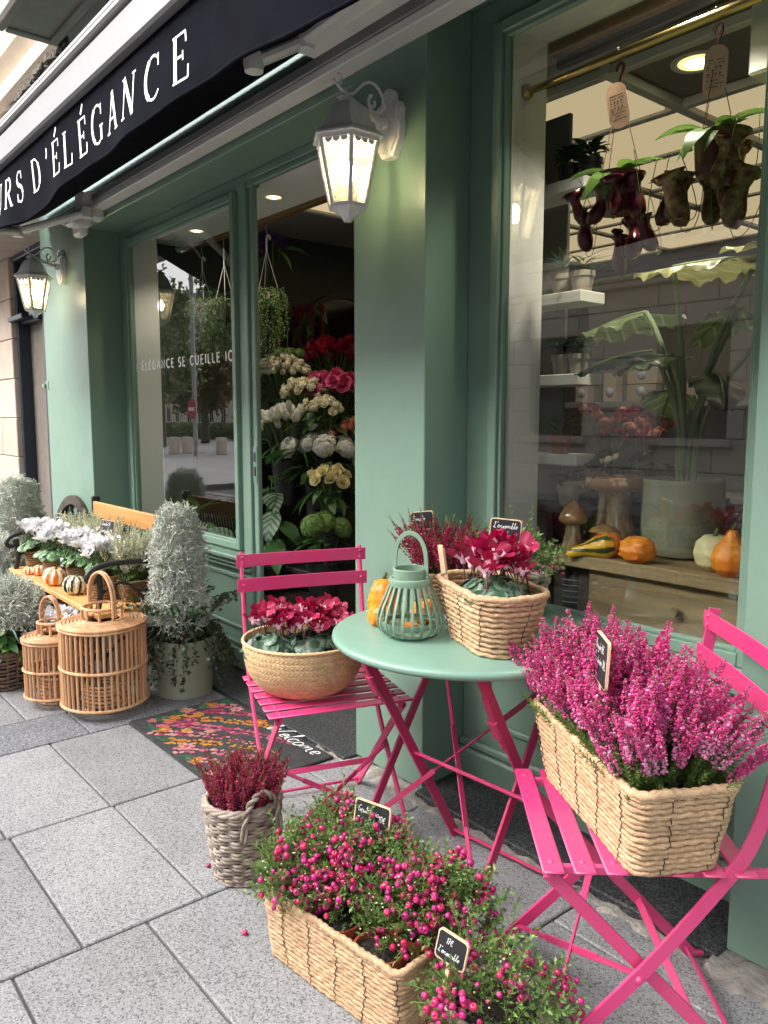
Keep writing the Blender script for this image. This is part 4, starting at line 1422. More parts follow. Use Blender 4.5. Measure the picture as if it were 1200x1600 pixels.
# --- silver cushion bush: thousands of forked, crooked twigs
def twig_geo(L, r=.0011):
    gs = []
    def wander(p, d, L, k):
        pts = [p]
        for i in range(k):
            d = d + RNG.normal(0, .42, 3)
            d /= np.linalg.norm(d)
            p = p + d * L / k
            pts.append(p)
        return pts, d
    pts, d = wander(np.zeros(3), np.array([0, 0, 1.]), L, 4)
    gs.append(tube(pts, np.linspace(r * 1.15, r * .8, 5), 3, cap=False))
    for i in (1, 2, 3):
        a = RNG.normal(0, 1, 3)
        q, _ = wander(pts[i], a / np.linalg.norm(a) * .8 + d * .5, L * .45, 2)
        gs.append(tube(q, r * .8, 3, cap=False))
    return join(*gs)
def bush_mesh(name, n, shape, mats, L=.065, r=.0015):
    """shape(u) -> points, outward directions for n samples"""
    mb = MB()
    for k in range(6):
        p, d = shape(n // 6)
        D = d + RNG.normal(0, .75, d.shape) + [0, 0, .25]
        mb.add(*scatter(twig_geo(L, r), aligned(D, RNG.uniform(0, 6, len(p))), p, RNG.uniform(.6, 1.15, len(p))))
    return mb.mesh(name, mats)
def column_shape(R_, H):
    def f(n):
        t = RNG.uniform(0, 1, n)
        a = RNG.uniform(0, 2 * PI, n)
        rad = R_ * (1.08 - .26 * t) * np.sqrt(np.clip(1 - np.maximum(0, (t - .72) / .30) ** 2, .02, 1)) * RNG.uniform(.45, 1., n) ** .5 * (1 + .13 * np.sin(3 * a + 6 * t) * np.sin(9 * t))
        return np.c_[rad * np.cos(a), rad * np.sin(a), t * H], np.c_[np.cos(a), np.sin(a), np.clip(t * 1.4 - .6, -.2, .9)]
    return f
def dome_shape(rx, h):
    def f(n):
        d = rand_dirs(n, -.1, 1)
        return d * np.array([rx, rx, h]) * RNG.uniform(.45, 1, (n, 1)) ** .5, d
    return f

# --- woven baskets
def cord_basket(t, a0, b0, a1, b1, h, rows, r, mats=None, corner=.05, pitch=.05, stitches=.10, rim=1.25, step=.007, curve=0., strands=2, n=8):
    """coiled cords from (a0,b0) at the floor to (a1,b1) at the rim, tied with dark thread"""
    mats = mats or [m_grass1]
    dz = h / rows
    ring = []
    for i in range(rows):
        u = (i + .5) / rows
        bul = curve * math.sin(PI * u)
        a, b = a0 + (a1 - a0) * u + bul, b0 + (b1 - b0) * u + bul
        P2, ln = rrect(a, b, corner * (.9 + .2 * u), step)
        k = len(P2)
        zz = dz * (i + .5) + r * .09 * np.sin(np.arange(k) * 2 * PI / k * 7 + i * 1.7)
        jr = 1 + .025 * np.sin(np.arange(k) * 2 * PI / k * 5 + i)[:, None] * .3
        P = np.c_[P2 * jr, zz]
        V, F = rope(P, r * random.uniform(.92, 1.08), pitch * random.uniform(.9, 1.1), ln, i * 1.3, n, 1 if i % 2 else -1, strands, .27)
        mk('cord_row', MB().add(V, F), mats, t, angle=None)
        ring.append((a, b, dz * (i + .5)))
    P2, ln = rrect(a1, b1, corner * 1.1, step * .7)
    k = len(P2)
    V, F = rope(np.c_[P2, np.full(k, h + r * .4) + r * .2 * np.sin(np.arange(k) * .21)], r * rim, pitch * .62, ln, 0, 10, 1, 2, .18)
    mk('rim', MB().add(V, F), mats, t, angle=None)
    # floor
    P2, _ = rrect(a0 - r * .4, b0 - r * .4, corner * .8, .02)
    mk('basket_floor', MB().merge(prism(P2, .002, .008)), mats, t, smooth=False)
    # thread: follows the bulge of the cords, one wandering vertical tie per gap
    Pm, ln = rrect((a0 + a1) / 2, (b0 + b1) / 2, corner, step)
    ns = max(6, round(ln / stitches))
    Ps = [rrect(a + .0005, b + .0005, corner, step)[0] for a, b, z in ring]
    for s in range(ns):
        pts = []
        f = s / ns
        for i, (a, b, z) in enumerate(ring):
            Q = Ps[i]
            k = len(Q)
            fi = (f + .0035 * math.sin(i * .5 + s) + (.0012 if i % 2 else -.0012)) * k
            p0 = Q[int(fi) % k]
            q = Q[(int(fi) + 1) % k]
            tn = q - p0
            p = p0 + tn * (fi - math.floor(fi))
            nr = np.array([tn[1], -tn[0]]) / max(np.linalg.norm(tn), 1e-9)
            pts.append((*(p + nr * r * 1.22), z))
            if i < rows - 1:
                pts.append((*(p + nr * r * .75), z + dz * .5))
        mk('tie_thread', MB().merge(tube(pts, .0011, 4)), [m_thread], t)

def wicker(t, R0, R1, h, rows, nst, r, mats, sx=1., amp=.006, pair=1, rimr=1.3, step=None):
    """stakes with weavers running in front and behind"""
    m = nst * 6
    for i in range(rows):
        u = (i + .5) / rows
        Rr = R0 + (R1 - R0) * u
        for q in range(pair):
            th = np.arange(m) * 2 * PI / m
            w = np.cos(th * nst / 2 + PI * (i % 2))
            rad = Rr + amp * w
            z = h * u + (q - (pair - 1) / 2) * r * 1.9 + r * .25 * np.sin(th * nst / 2 + 1)
            P = np.c_[rad * np.cos(th) * sx, rad * np.sin(th), z]
            mk('weaver', MB().merge(tube(P, r * random.uniform(.9, 1.1), 6, closed=True)), mats, t, angle=None)
    st = tube([(R0, 0, .0), ((R0 + R1) / 2, 0, h / 2), (R1, 0, h + .004)], r * .95, 6)
    for k in range(nst):
        a = (k + .5) * 2 * PI / nst
        V, F = st
        V = V @ rz3(a).T * [sx, 1, 1]
        mk('stake', MB().add(V, F), mats, t, angle=None)
    for q in range(3):           # braided rim
        th = np.arange(m) * 2 * PI / m
        rad = R1 + amp * .8 * np.cos(th * nst / 2 * .8 + q * 2.1)
        z = h + .004 + r * (.9 + 1.0 * np.sin(th * round(nst / 2 * .8) + q * 2.1))
        mk('rim', MB().merge(tube(np.c_[rad * np.cos(th) * sx, rad * np.sin(th), z], r * rimr, 6, closed=True)), mats, t, angle=None)
    mk('basket_floor', MB().merge(lathe([(R0 + amp, .002), (R0, .010)], 28, True, True), rot=np.diag([sx, 1, 1])), mats, t)

def chalkboard(label, loc, rz, tilt, w, h, lines, lh, stake=.12, group=None, roll=0.):
    """small slate label: local x right, z up, face towards -y; loc is the foot of the board"""
    t = thing('chalkboard_sign', label, 'price sign', loc, rz, group or 'small chalkboard price signs')
    t.rotation_euler = (tilt, roll, rz)
    rr = .008
    def rpoly(w_, h_, r_):
        p = []
        for cx, cz, a0 in ((w_ / 2 - r_, h_ / 2 - r_, 0), (-w_ / 2 + r_, h_ / 2 - r_, 90), (-w_ / 2 + r_, -h_ / 2 + r_, 180), (w_ / 2 - r_, -h_ / 2 + r_, 270)):
            p += [(cx + r_ * math.cos(R(a0 + a)), cz + r_ * math.sin(R(a0 + a))) for a in (0, 30, 60, 90)]
        return p
    V, F = prism(rpoly(w, h, rr), -.003, .003)
    mk('board_edge', MB().merge((V, F), rot=rx3(PI / 2), off=(0, 0, h / 2)), [m_ply], t, smooth=False)
    V, F = prism(rpoly(w - .006, h - .006, rr * .8), 0, .0008)
    mk('slate_face', MB().merge((V, F), rot=rx3(PI / 2), off=(0, -.003, h / 2)), [m_slate], t, smooth=False)
    mk('stake', MB().merge(box(-.005, .005, -.0019, .0019, -stake, .004, .001)), [m_ply], t, smooth=False)
    mb = MB()
    for txt, x, y in lines:
        g, wd = text_geo(txt, HAND, lh, .085, .0, .18, 1., True)
        V = np.c_[g[0][:, 0] - w / 2 + x, -.0042 - g[0][:, 2], g[0][:, 1] + y]
        mb.add(V, g[1])
    mk('chalk_writing', mb, [m_chalk], t, smooth=False)
    return t

# --- gourds
def gourd_mesh(name, prof, mats, ribs=0, rib=.06, warts=0, wart=.006, n=72, bend=0., stem=.02, smat=None):
    prof = np.array(prof, float)
    s = np.linspace(0, 1, 40)
    d = np.r_[0, np.cumsum(np.linalg.norm(np.diff(prof, axis=0), axis=1))]
    pr = np.c_[np.interp(s * d[-1], d, prof[:, 0]), np.interp(s * d[-1], d, prof[:, 1])]
    V, F = lathe(pr, n)
    a = np.arctan2(V[:, 1], V[:, 0])
    rr = np.hypot(V[:, 0], V[:, 1])
    k = 1 + (rib * (np.abs(np.cos(a * ribs / 2)) ** .8 - .6) if ribs else 0) + .02 * np.sin(3 * a + V[:, 2] * 40)
    if warts:
        for _ in range(warts):
            i = RNG.integers(0, len(V))
            dist = np.linalg.norm(V - V[i], axis=1)
            k = k + wart * 1.1 / np.maximum(rr, .01) * np.exp(-(dist / (wart * 1.1)) ** 2)
    V[:, 0] *= k
    V[:, 1] *= k
    mb = MB()
    top = prof[-1, 1]
    if bend:
        V[:, 0] += bend * (V[:, 2] / top) ** 2
    mb.add(V, F)
    if stem:
        mb.merge(tube([(bend, 0, top - .004), (bend + .003, 0, top + stem * .6), (bend + .009, 0, top + stem)], [.008, .0055, .0065], 7), 1)
    return mb.mesh(name, mats + [smat or m_stem])
RNDP = lambda r, h: [(.001, 0), (r * .45, .0), (r * .86, h * .17), (r, h * .46), (r * .88, h * .78), (r * .5, h * .97), (r * .16, h * .96), (.001, h * .92)]

# ------------------------------------------------------------------ inside of the shop
def st(name, geos, mats, smooth=False, label=None):
    mb = MB()
    for g in geos:
        mb.merge(g)
    return mk(name, mb, mats, None, smooth=smooth, kind='structure')
st('shop_floor', [box(-5.3, 1.4, 2.125, 6.6, -.05, .006)], m_floor)
st('shop_wall', [box(-5.25, -5.07, 2.13, 6.6, 0, 2.7)], m_dwall)
st('shop_wall', [box(-5.06, 1.4, 6.2, 6.4, 0, 2.7)], m_backw)
st('shop_wall', [box(1.2, 1.4, 2.13, 6.19, 0, 2.7)], m_backw)
st('shop_ceiling', [box(-5.06, 1.2, 2.13, 6.19, 2.61, 2.75)], m_ceil)
st('bulkhead', [box(-5.06, -2.33, 2.051, 2.44, 2.43, 2.609)], m_ceilw)
st('bulkhead', [box(-1.94, 1.19, 2.022, 2.19, 2.53, 2.609)], m_ceilw)
st('window_reveal', [box(-4.99, -4.925, 2.03, 2.19, .30, 2.43)], m_ceilw)
st('window_reveal', [box(-1.88, -1.805, 2.022, 2.19, .30, 2.53)], m_ceilw)

pan = thing('light_ceiling', 'lit cream grid of ceiling panels seen through the big window', 'ceiling light', (-2.8, 4, 2.6))
pm = MB().merge(box(-.345, .345, -.215, .215, -.012, 0, .004)).mesh('light_panel', [m_panel], False)
for i in range(5):
    for j in range(6):
        x, y = -2.28 - .78 * (i - 2.0), 2.90 + .50 * j
        if -4.6 < x < -.5 and not (j == 0 and x > -2.2):
            obj('light_panel', pm, pan, (x + 2.8, y - 4, -.012))
gb = MB()
for i in range(6):
    x = -2.28 - .78 * (i - 2.5)
    gb.merge(box(x - .022 + 2.8, x + .022 + 2.8, -1.38, 1.7, -.03, .006, .003))
for j in range(7):
    y = 2.65 + .5 * j - 4
    for i in range(5):
        x = -2.28 - .78 * (i - 2)
        gb.merge(box(x - .366 + 2.8, x + .366 + 2.8, y - .02, y + .02, -.03, .006, .003))
mk('grid_bar', gb, [m_ceilw], pan, smooth=False, kind='stuff')

def downlight(label, x, y, z, r=.075, e=14, trim=m_ceilw):
    t = thing('downlight', label, 'ceiling light', (x, y, z), 0, 'round downlights in the shop ceiling')
    mk('trim_ring', MB().merge(lathe([(r * .8, .0), (r, -.006), (r * 1.12, -.004), (r * 1.14, .0)], 28)), [trim], t)
    mk('reflector', MB().merge(lathe([(r * .82, -.003), (r * .5, -.0042), (.001, -.0042)], 24)), [m_gold], t)
    mk('lit_lamp', MB().merge(lathe([(r * .52, -.0045), (r * .3, -.007), (.001, -.008)], 18)), [m_down], t)
    ld = bpy.data.lights.new('downlight_lamp', 'SPOT')
    ld.energy = e
    ld.spot_size = R(120)
    ld.spot_blend = .6
    ld.color = (1, .88, .70)
    ld.shadow_soft_size = .05
    obj('downlight_lamp', ld, t, (0, 0, -.02))
m_gold = emit('warm_reflector', (1.0, .78, .28), .55)
for lab, x, y, z, r, e in (('round lit downlight high in the big window beside the hanging tag', -1.656, 2.868, 2.607, .085, 9), ('lit downlight above the left window pane', -3.62, 2.25, 2.428, .045, 7),
                           ('lit downlight behind the wall lantern in the doorway', -3.70, 2.75, 2.607, .06, 5), ('lit downlight at the top edge of the big window', -1.27, 2.10, 2.528, .05, 18),
                           ('dim downlight near the left end of the left window', -4.55, 2.28, 2.428, .045, 5)):
    downlight(lab, x, y, z, r, e)

# track and brass rod
tr = thing('curtain_track', 'brown wooden ceiling track with hooks inside the door and left window', 'track', (-3.7, 2.46, 2.44))
mk('track_rail', MB().merge(box(-1.36, 1.37, -.015, .03, -.03, .02, .004)), [m_track], tr, smooth=False)
tr2 = thing('curtain_track', 'dark wooden track above the brass rod in the big window', 'track', (-1.0, 2.205, 2.51))
mk('track_rail', MB().merge(box(-.80, 1.2, -.012, .02, -.02, .015, .003)).merge(box(-.80, 1.2, .024, .05, -.05, .015, .003), 1), [m_track, m_dark], tr2, smooth=False)
rod = thing('brass_rod', 'polished brass rod across the top of the big window', 'rod', (-1.804, 2.085, 2.352))
mk('rod', MB().merge(tube([(0, 0, 0), (1.4, 0, .0)], .0125, 16)), [m_brass], rod)
mk('end_cap', MB().merge(lathe([(.0001, -.004), (.02, -.002), (.024, .006), (.02, .018), (.014, .022)], 18), rot=ry3(PI / 2)), [m_brass], rod)

# hanging trailing plants in the left window and the door
def trailing_mesh(n):
    mb = MB()
    lf = ball(.0042, 5, 3, 1.5)
    for k in range(n):
        a = RNG.uniform(0, 2 * PI)
        r0 = .075 * math.sqrt(RNG.uniform(.1, 1))
        L = .06 + .34 * RNG.uniform(0, 1) ** 1.7
        x, y = r0 * math.cos(a), r0 * math.sin(a)
        sp_ = RNG.uniform(-.01, .05)
        ox, oy = math.cos(a) * sp_, math.sin(a) * sp_
        P = [(x * .6, y * .6, .02), (x + ox * .6, y + oy * .6, .035), (x + ox, y + oy, -.02), (x + ox * 1.1, y + oy, -L * .5), (x + ox * 1.0 + RNG.normal(0, .006), y + oy, -L)]
        mb.merge(tube(P, .0012, 3, cap=False))
        t = np.linspace(0, 4, int(14 + L * 60))
        Q = np.array(P)
        q = np.stack([np.interp(t, range(5), Q[:, c]) for c in range(3)], 1) + RNG.normal(0, .005, (len(t), 3))
        mb.add(*scatter(lf, aligned(RNG.normal(0, 1, (len(t), 3))), q, RNG.uniform(.7, 1.3, len(t))), 1)
    return mb.mesh('trailing_stems', [m_stem, m_trail])
m_trail = M('trailing_leaves', (.085, .15, .035), .4, isl=.6, tl=.1)
TRAIL = trailing_mesh(110)
for lab, x, z, s in (('left hanging basket of trailing green strands in the left window', -4.862, 2.03, 1.), ('right hanging basket of trailing strands in the left window beside the door post', -4.567, 2.0, .95),
                     ('hanging basket of trailing strands in the open doorway', -4.06, 2.0, 1.)):
    t = thing('hanging_plant', lab, 'hanging plant', (x, 2.47, z), random.uniform(0, 6), 'trailing plants hung from the track')
    obj('trailing_stems', TRAIL, t, sc=s, kind='stuff')
    mk('pot', MB().merge(lathe([(.05, -.06), (.07, .02), (.074, .02)], 20, True)), [m_stonepot], t)
    zt = 2.43 - z
    mb = MB()
    for k in range(3):
        a = k * 2.09
        mb.merge(tube([(.07 * math.cos(a), .07 * math.sin(a), .02), (0, 0, zt - .17)], .0016, 4))
    mk('hanger_string', mb, [m_white], t)
    mk('hanger_hook', MB().merge(tube(smooth_poly(np.array([(0, 0, zt - .18), (0, 0, zt - .10), (.012, 0, zt - .085), (.022, 0, zt - .10), (.02, 0, zt - .112)])), .0055, 6)), [m_white], t)
    mk('wire_hook', MB().merge(tube(smooth_poly(np.array([(0, 0, zt - .10), (.008, 0, zt - .075), (-.006, 0, zt - .05), (.0, 0, zt - .02)])), .0018, 5)), [m_lightbar], t)

# ---- flower heads for the bunches
def rose_mesh(mat, r=.032, layers=5):
    mb = MB()
    for L in range(layers):
        n = 3 + L
        rr = r * (.22 + .78 * (L + 1) / layers)
        for k in range(n):
            a0 = k * 2 * PI / n + L * .9
            wd = 2 * PI / n * .78
            open_ = .1 + .75 * L / layers
            def f(u, v):
                a = a0 + (u - .5) * wd * 1.35
                rad = rr * (.35 + .65 * math.sin(v * 1.5)) * (1 + open_ * .35 * v * v)
                z = r * (1.25 - .16 * L) * v - r * .12 * L * v * v - r * .18 * (abs(u - .5) * 2) ** 2 * v
                return (rad * math.cos(a), rad * math.sin(a), z - r * .3)
            mb.add(*grid(f, 5, 4))
    return mb.mesh('flower_head', [mat])
def tulip_mesh(mat):
    mb = MB()
    for L in range(2):
        for k in range(3):
            a0 = k * 2 * PI / 3 + L * PI / 3
            mb.add(*grid(lambda u, v: ((.016 - .002 * L) * math.sin(min(1, v * .9 + .12) * 2.35) * math.cos(a0 + (u - .5) * 2.3 * (1 - .75 * v ** 3)), (.016 - .002 * L) * math.sin(min(1, v * .9 + .12) * 2.35) * math.sin(a0 + (u - .5) * 2.3 * (1 - .75 * v ** 3)), .048 * v), 6, 6))
    return mb.mesh('flower_head', [mat])
def floret_ball(mat, r, n, pr, flat=.8):
    V, F = [], []
    pet = leafgeo(pr, pr * .95, 2, .15, .5)
    gs = []
    for k in range(4):
        gs.append((pet[0] @ rz3(k * PI / 2).T, pet[1]))
    fl = join(*gs)
    d = rand_dirs(n, -.35, 1)
    mb = MB()
    mb.add(*scatter(fl, aligned(d + RNG.normal(0, .2, d.shape), RNG.uniform(0, 6, n)), d * [r, r, r * flat]))
    mb.merge(ball(r * .88, 10, 6, flat))
    return mb.mesh('flower_head', [mat])
def mum_mesh(mat, r):
    d = rand_dirs(110, -.1, 1)
    mb = MB()
    pt = leafgeo(r * .8, r * .22, 2, .3, -.5)
    A = aligned(d)
    Mx = np.stack([A[:, :, 2], A[:, :, 1], -A[:, :, 0]], -1)
    mb.add(*scatter(pt, Mx, d * r * .3))
    return mb.mesh('flower_head', [mat])
fm = lambda n, c, **k: M(n, c, .6, isl=.16, rnd=.15, tl=.2, **k)
m_fw, m_fcream, m_fyel = fm('white_petals', (.72, .72, .66)), fm('cream_petals', (.72, .68, .52)), fm('pale_yellow_petals', (.70, .63, .36))
m_frose, m_fred, m_fgreen = fm('pink_rose_petals', lin(190, 70, 116)), fm('crimson_petals', lin(158, 16, 56)), fm('green_petals', (.12, .21, .045))
m_fpur, m_fpeach, m_fblue = fm('dark_red_tassel', lin(120, 10, 44)), fm('peach_petals', lin(214, 140, 120)), fm('purple_petals', (.05, .03, .16))
H_ROSE = [rose_mesh(m_frose, .036), rose_mesh(m_frose, .032)]
H_YROSE = [rose_mesh(m_fyel, .026, 4)]
H_HYD = [floret_ball(m_fw, .062, 90, .022)]
H_GHYD = [floret_ball(m_fgreen, .062, 110, .018)]
H_TULIP = [tulip_mesh(m_fw)]
H_TULP = [tulip_mesh(m_fpeach)]
H_MUM = [mum_mesh(m_fred, .052), mum_mesh(m_fred, .045)]
H_LIS = [rose_mesh(m_fcream, .020, 3), floret_ball(m_fcream, .020, 16, .016)]
H_WSM = [floret_ball(m_fcream, .018, 14, .013)]
H_VIB = [floret_ball(m_fgreen, .04, 60, .012)]
H_BLUE = [mum_mesh(m_fblue, .05)]
LEAF_ = [MB().merge(leafgeo(.16, .05, 5, .2, .9)).mesh('leaf', [m_leaf]), MB().merge(leafgeo(.11, .045, 5, .2, .6)).mesh('leaf', [m_leaf])]
LEAFL = [MB().merge(leafgeo(.2, .014, 5, .2, .8)).mesh('leaf', [m_leaf])]
def bunch(label, c, rad, heads, n, cat='cut flowers', sc=1., leaves=24, lset=None, flat=.7, bucket=True, zlo=-.25):
    """cut flowers crowded over a black bucket; c is the middle of the heads"""
    t = thing('flower_bunch', label, cat, (c[0], c[1], c[2] - .42), 0, 'cut flowers in the doorway display')
    if bucket:
        mk('bucket', MB().merge(lathe([(.075, 0), (.10, .26), (.106, .26), (.106, .268), (.096, .268), (.073, .01)], 20, True)), [m_blackpot], t, angle=35)
    mb = MB()
    for i in range(n):
        a = i * 2.39996
        q = math.sqrt((i + .5) / n)
        d = np.array([math.cos(a) * q, math.sin(a) * q, math.sqrt(max(0, 1 - q * q * .95)) * flat])
        p = d * rad + RNG.normal(0, rad * .09, 3) + [0, 0, .42]
        obj('flower_head', heads[i % len(heads)], t, p, euler_of(d + [-.0, -.45, .35] + RNG.normal(0, .2, 3), random.uniform(0, 6)), sc * random.uniform(.85, 1.15))
        mb.merge(tube([(d[0] * .04, d[1] * .04, .22), tuple(p - d * .01)], .0022, 4))
    mk('stem', mb, [m_stem], t, kind='stuff')
    for i in range(leaves):
        a = random.uniform(0, 2 * PI)
        lm_ = (lset or LEAF_)
        obj('leaf', lm_[i % len(lm_)], t, (math.cos(a) * rad * .5, math.sin(a) * rad * .5, .42 - rad * random.uniform(.2, .7)), (random.uniform(-.4, .4), random.uniform(-.7, .4), a), random.uniform(.8, 1.5))
    return t
bunch('cream viburnum heads at the left edge of the doorway', (-4.45, 2.85, 1.66), .10, H_VIB, 8, sc=1.)
bunch('white small flowered stock in the doorway under the hanging plant', (-4.42, 2.8, 1.56), .17, H_WSM, 110, sc=1.2)
bunch('cream lisianthus in the middle of the doorway', (-4.12, 2.75, 1.42), .14, H_LIS, 60, sc=1.15)
bunch('smaller cream lisianthus right of the middle of the doorway', (-3.90, 2.75, 1.33), .11, H_LIS, 36, sc=1.1)
bunch('white tulips with green leaves in the doorway', (-4.07, 2.6, 1.20), .18, H_TULIP, 46, 'tulips', 1.35, 34, LEAFL)
bunch('crimson chrysanthemums at the right of the doorway', (-4.40, 3.2, 1.66), .21, H_MUM, 24)
bunch('deep pink roses at the right of the doorway', (-4.05, 2.95, 1.42), .21, H_ROSE, 30, 'roses', 1.15)
bunch('peach pink tulips beside the pilaster in the doorway', (-3.82, 2.9, 1.18), .09, H_TULP, 16, 'tulips', 1.3)
bunch('large white hydrangeas in the doorway', (-3.90, 2.72, 1.06), .19, H_HYD, 9, 'hydrangeas', 1.0)
bunch('pale yellow roses low in the doorway beside the pilaster', (-3.66, 2.62, .93), .12, H_YROSE, 24, 'roses', 1.15)
bunch('green hydrangea just above the pink chair back', (-3.56, 2.5, .66), .10, H_GHYD, 4, 'hydrangeas', 1.1)
bunch('purple flowers hung high in the doorway', (-4.25, 2.62, 2.33), .07, H_BLUE, 5, bucket=False, leaves=3)
# hanging amaranth
t = thing('flower_bunch', 'dark red hanging amaranth tassels high in the doorway', 'amaranth', (-4.78, 3.25, 1.55))
mk('bucket', MB().merge(lathe([(.075, 0), (.10, .26), (.106, .268), (.096, .268), (.073, .01)], 20, True)), [m_blackpot], t, angle=35)
for k in range(11):
    a = random.uniform(0, 6.3)
    r0 = random.uniform(.05, .26)
    x, y = r0 * math.cos(a), r0 * math.sin(a) * .6
    L = random.uniform(.18, .38)
    P = smooth_poly(np.array([(0, 0, .25), (x * .5, y * .5, .48), (x, y, .55), (x * 1.15, y * 1.15, .48), (x * 1.18, y * 1.18, .5 - L)]), 2)
    mb = MB()
    mb.merge(tube(P, .002, 4), 1)
    Q = P[int(len(P) * .5):]
    tt = np.linspace(0, len(Q) - 1, 220)
    q = np.stack([np.interp(tt, range(len(Q)), Q[:, c]) for c in range(3)], 1) + RNG.normal(0, .008, (220, 3))
    mb.add(*scatter(ball(.0055, 5, 3), aligned(RNG.normal(0, 1, (220, 3))), q, RNG.uniform(.6, 1.3, 220)))
    mk('tassel', mb, [m_fpur, m_stem], t)
    obj('leaf', LEAF_[k % 2], t, (x * .7, y * .7, .5 + random.uniform(-.1, .08)), (random.uniform(-.5, .5), .5, a), 1.2)
# variegated leaves at the left of the doorway
m_varieg, n_, l_, out_ = newmat('silver_veined_leaf')
_tc = coords(n_, l_, 'Object', (1, 1, 1))
_sx = n_.new('ShaderNodeSeparateXYZ')
l_.new(_tc, _sx.inputs[0])
_ab = math2(n_, l_, 'ABSOLUTE', _sx.outputs[1], 0.)
_st = math2(n_, l_, 'SINE', math2(n_, l_, 'ADD', math2(n_, l_, 'MULTIPLY', math2(n_, l_, 'SUBTRACT', _sx.outputs[0], _ab), 190.), math2(n_, l_, 'MULTIPLY', noise(n_, l_, _tc, 40), 4.)), 0.)
_c = mixc(n_, l_, mrange(n_, l_, _st, -.3, .5, 0, 1), (.20, .27, .20), (.03, .08, .03))
bsdf(n_, l_, out_, _c, .4, 0, .5, None, .15)
vleaf = MB().merge(leafgeo(.22, .13, 8, .12, 1.0, 0, 1, .1)).mesh('leaf', [m_varieg])
dleaf = MB().merge(leafgeo(.24, .11, 7, .15, .8)).mesh('leaf', [m_leaf])
t = thing('foliage_plant', 'silver veined leafy plant at the left edge of the doorway', 'house plant', (-3.93, 2.40, .012))
pot_parts(t, .09, .115, .45, m_blackpot)
for x, z, a, e, m_ in ((-.06, 1.02, .4, -.9, dleaf), (.02, 1.0, 1.0, -1.1, vleaf), (.0, .86, -.5, .1, vleaf), (.05, .88, -1.2, -.3, dleaf), (-.03, .80, -2.0, .1, dleaf), (.02, .76, -.9, .45, vleaf), (-.04, .70, -1.5, .5, vleaf),
                       (.0, .92, 2.2, -.4, dleaf), (-.05, .64, -1.1, .6, dleaf), (.06, .7, .1, .2, dleaf), (.03, .6, -.6, .4, dleaf)):
    obj('leaf', m_, t, (x, 0, z), (random.uniform(-.3, .3), e, a), random.uniform(.9, 1.1))
mb = MB()
for k in range(10):
    a = k * .7
    mb.merge(tube([(.03 * math.cos(a), .03 * math.sin(a), .42), (.04 * math.cos(a), .03 * math.sin(a), .62 + .04 * k)], .004, 5))
mk('leaf_stalk', mb, [m_stem], t)
# ferny mass low in the doorway
t = thing('fern', 'dark feathery fern low in the doorway', 'fern', (-3.93, 2.72, .012))
pot_parts(t, .10, .13, .40, m_blackpot)
mb = MB()
fl = leafgeo(.018, .005, 2, .2, .3)
for k in range(46):
    a, L, e = random.uniform(0, 6.3), random.uniform(.22, .46), random.uniform(.35, 1.2)
    tt = np.linspace(0, 1, 26)
    P = np.c_[math.cos(a) * L * tt * math.cos(e), math.sin(a) * L * tt * math.cos(e), .42 + L * (math.sin(e) * tt - .5 * tt ** 2) + .1]
    mb.merge(tube(P[::5], .0015, 3, cap=False))
    D = np.repeat(P, 2, 0)
    sgn = np.tile([1., -1.], 26)
    dv = np.c_[-math.sin(a) * sgn + .4 * math.cos(a), math.cos(a) * sgn + .4 * math.sin(a), np.full(52, .1)]
    A = aligned(dv)
    mb.add(*scatter(fl, np.stack([A[:, :, 2], A[:, :, 1], -A[:, :, 0]], -1), D, np.repeat(1.2 - .8 * tt, 2)))
mk('frond', mb, [m_darkleaf], t, kind='stuff')
# dark stand behind the bunches, round mirror
t = thing('flower_stand', 'black tiered stand holding the flower buckets in the doorway', 'stand', (-4.2, 3.0, .0))
for i, (y, z) in enumerate(((-.45, .46), (-.12, .80), (.18, 1.18))):
    mk('shelf', MB().merge(box(-.72, .75, y - .15, y + .16, z - .03, z, .004)), [m_blackpot], t, smooth=False)
for bx in ((-.73, -.70, -.58, .36, 0, 1.149), (.40, .43, .20, .36, 0, 1.149)):
    mk('side_board', MB().merge(box(*bx)), [m_blackpot], t, smooth=False)
t = thing('mirror', 'large dark round mirror leaning on the wall behind the flowers', 'mirror', (-5.02, 3.75, 1.75))
mk('mirror_frame', MB().merge(lathe([(.46, -.02), (.50, -.02), (.50, .02), (.46, .02)], 48), rot=ry3(PI / 2)), [m_dark], t)
mk('mirror_glass', MB().merge(lathe([(.001, 0), (.46, 0)], 48), rot=ry3(PI / 2)), [M('dark_mirror', (.03, .03, .03), .08, metal=.8)], t)
t = thing('poster', 'pale printed sheet on the wall at the right of the doorway', 'poster', (-5.06, 4.05, 1.78))
mk('sheet', MB().merge(box(0, .006, -.22, .22, -.28, .3)), [m_backw], t, smooth=False)
# inside the left window: leafy plants and dark baskets on the sill
t = thing('foliage_plant', 'broad leaved plant behind the left window beside its white reveal', 'house plant', (-4.72, 2.26, .30))
pot_parts(t, .07, .09, .16, m_blackpot)
for k in range(13):
    a = -2.4 + k * .42
    obj('leaf', dleaf, t, (.02 * math.cos(a), .02 * math.sin(a), .26 + .03 * (k % 5)), (random.uniform(-.3, .3), -1.0 + .28 * (k % 4), a), random.uniform(.9, 1.25))
t = thing('foliage_plant', 'low leafy plant behind the middle of the left window', 'house plant', (-4.15, 2.28, .30))
pot_parts(t, .07, .09, .14, m_blackpot)
for k in range(14):
    a = k * .47
    obj('leaf', (vleaf, dleaf)[k % 2], t, (.02 * math.cos(a), .02 * math.sin(a), .2 + .02 * (k % 5)), (random.uniform(-.3, .3), -.9 + .3 * (k % 4), a), random.uniform(.8, 1.1))
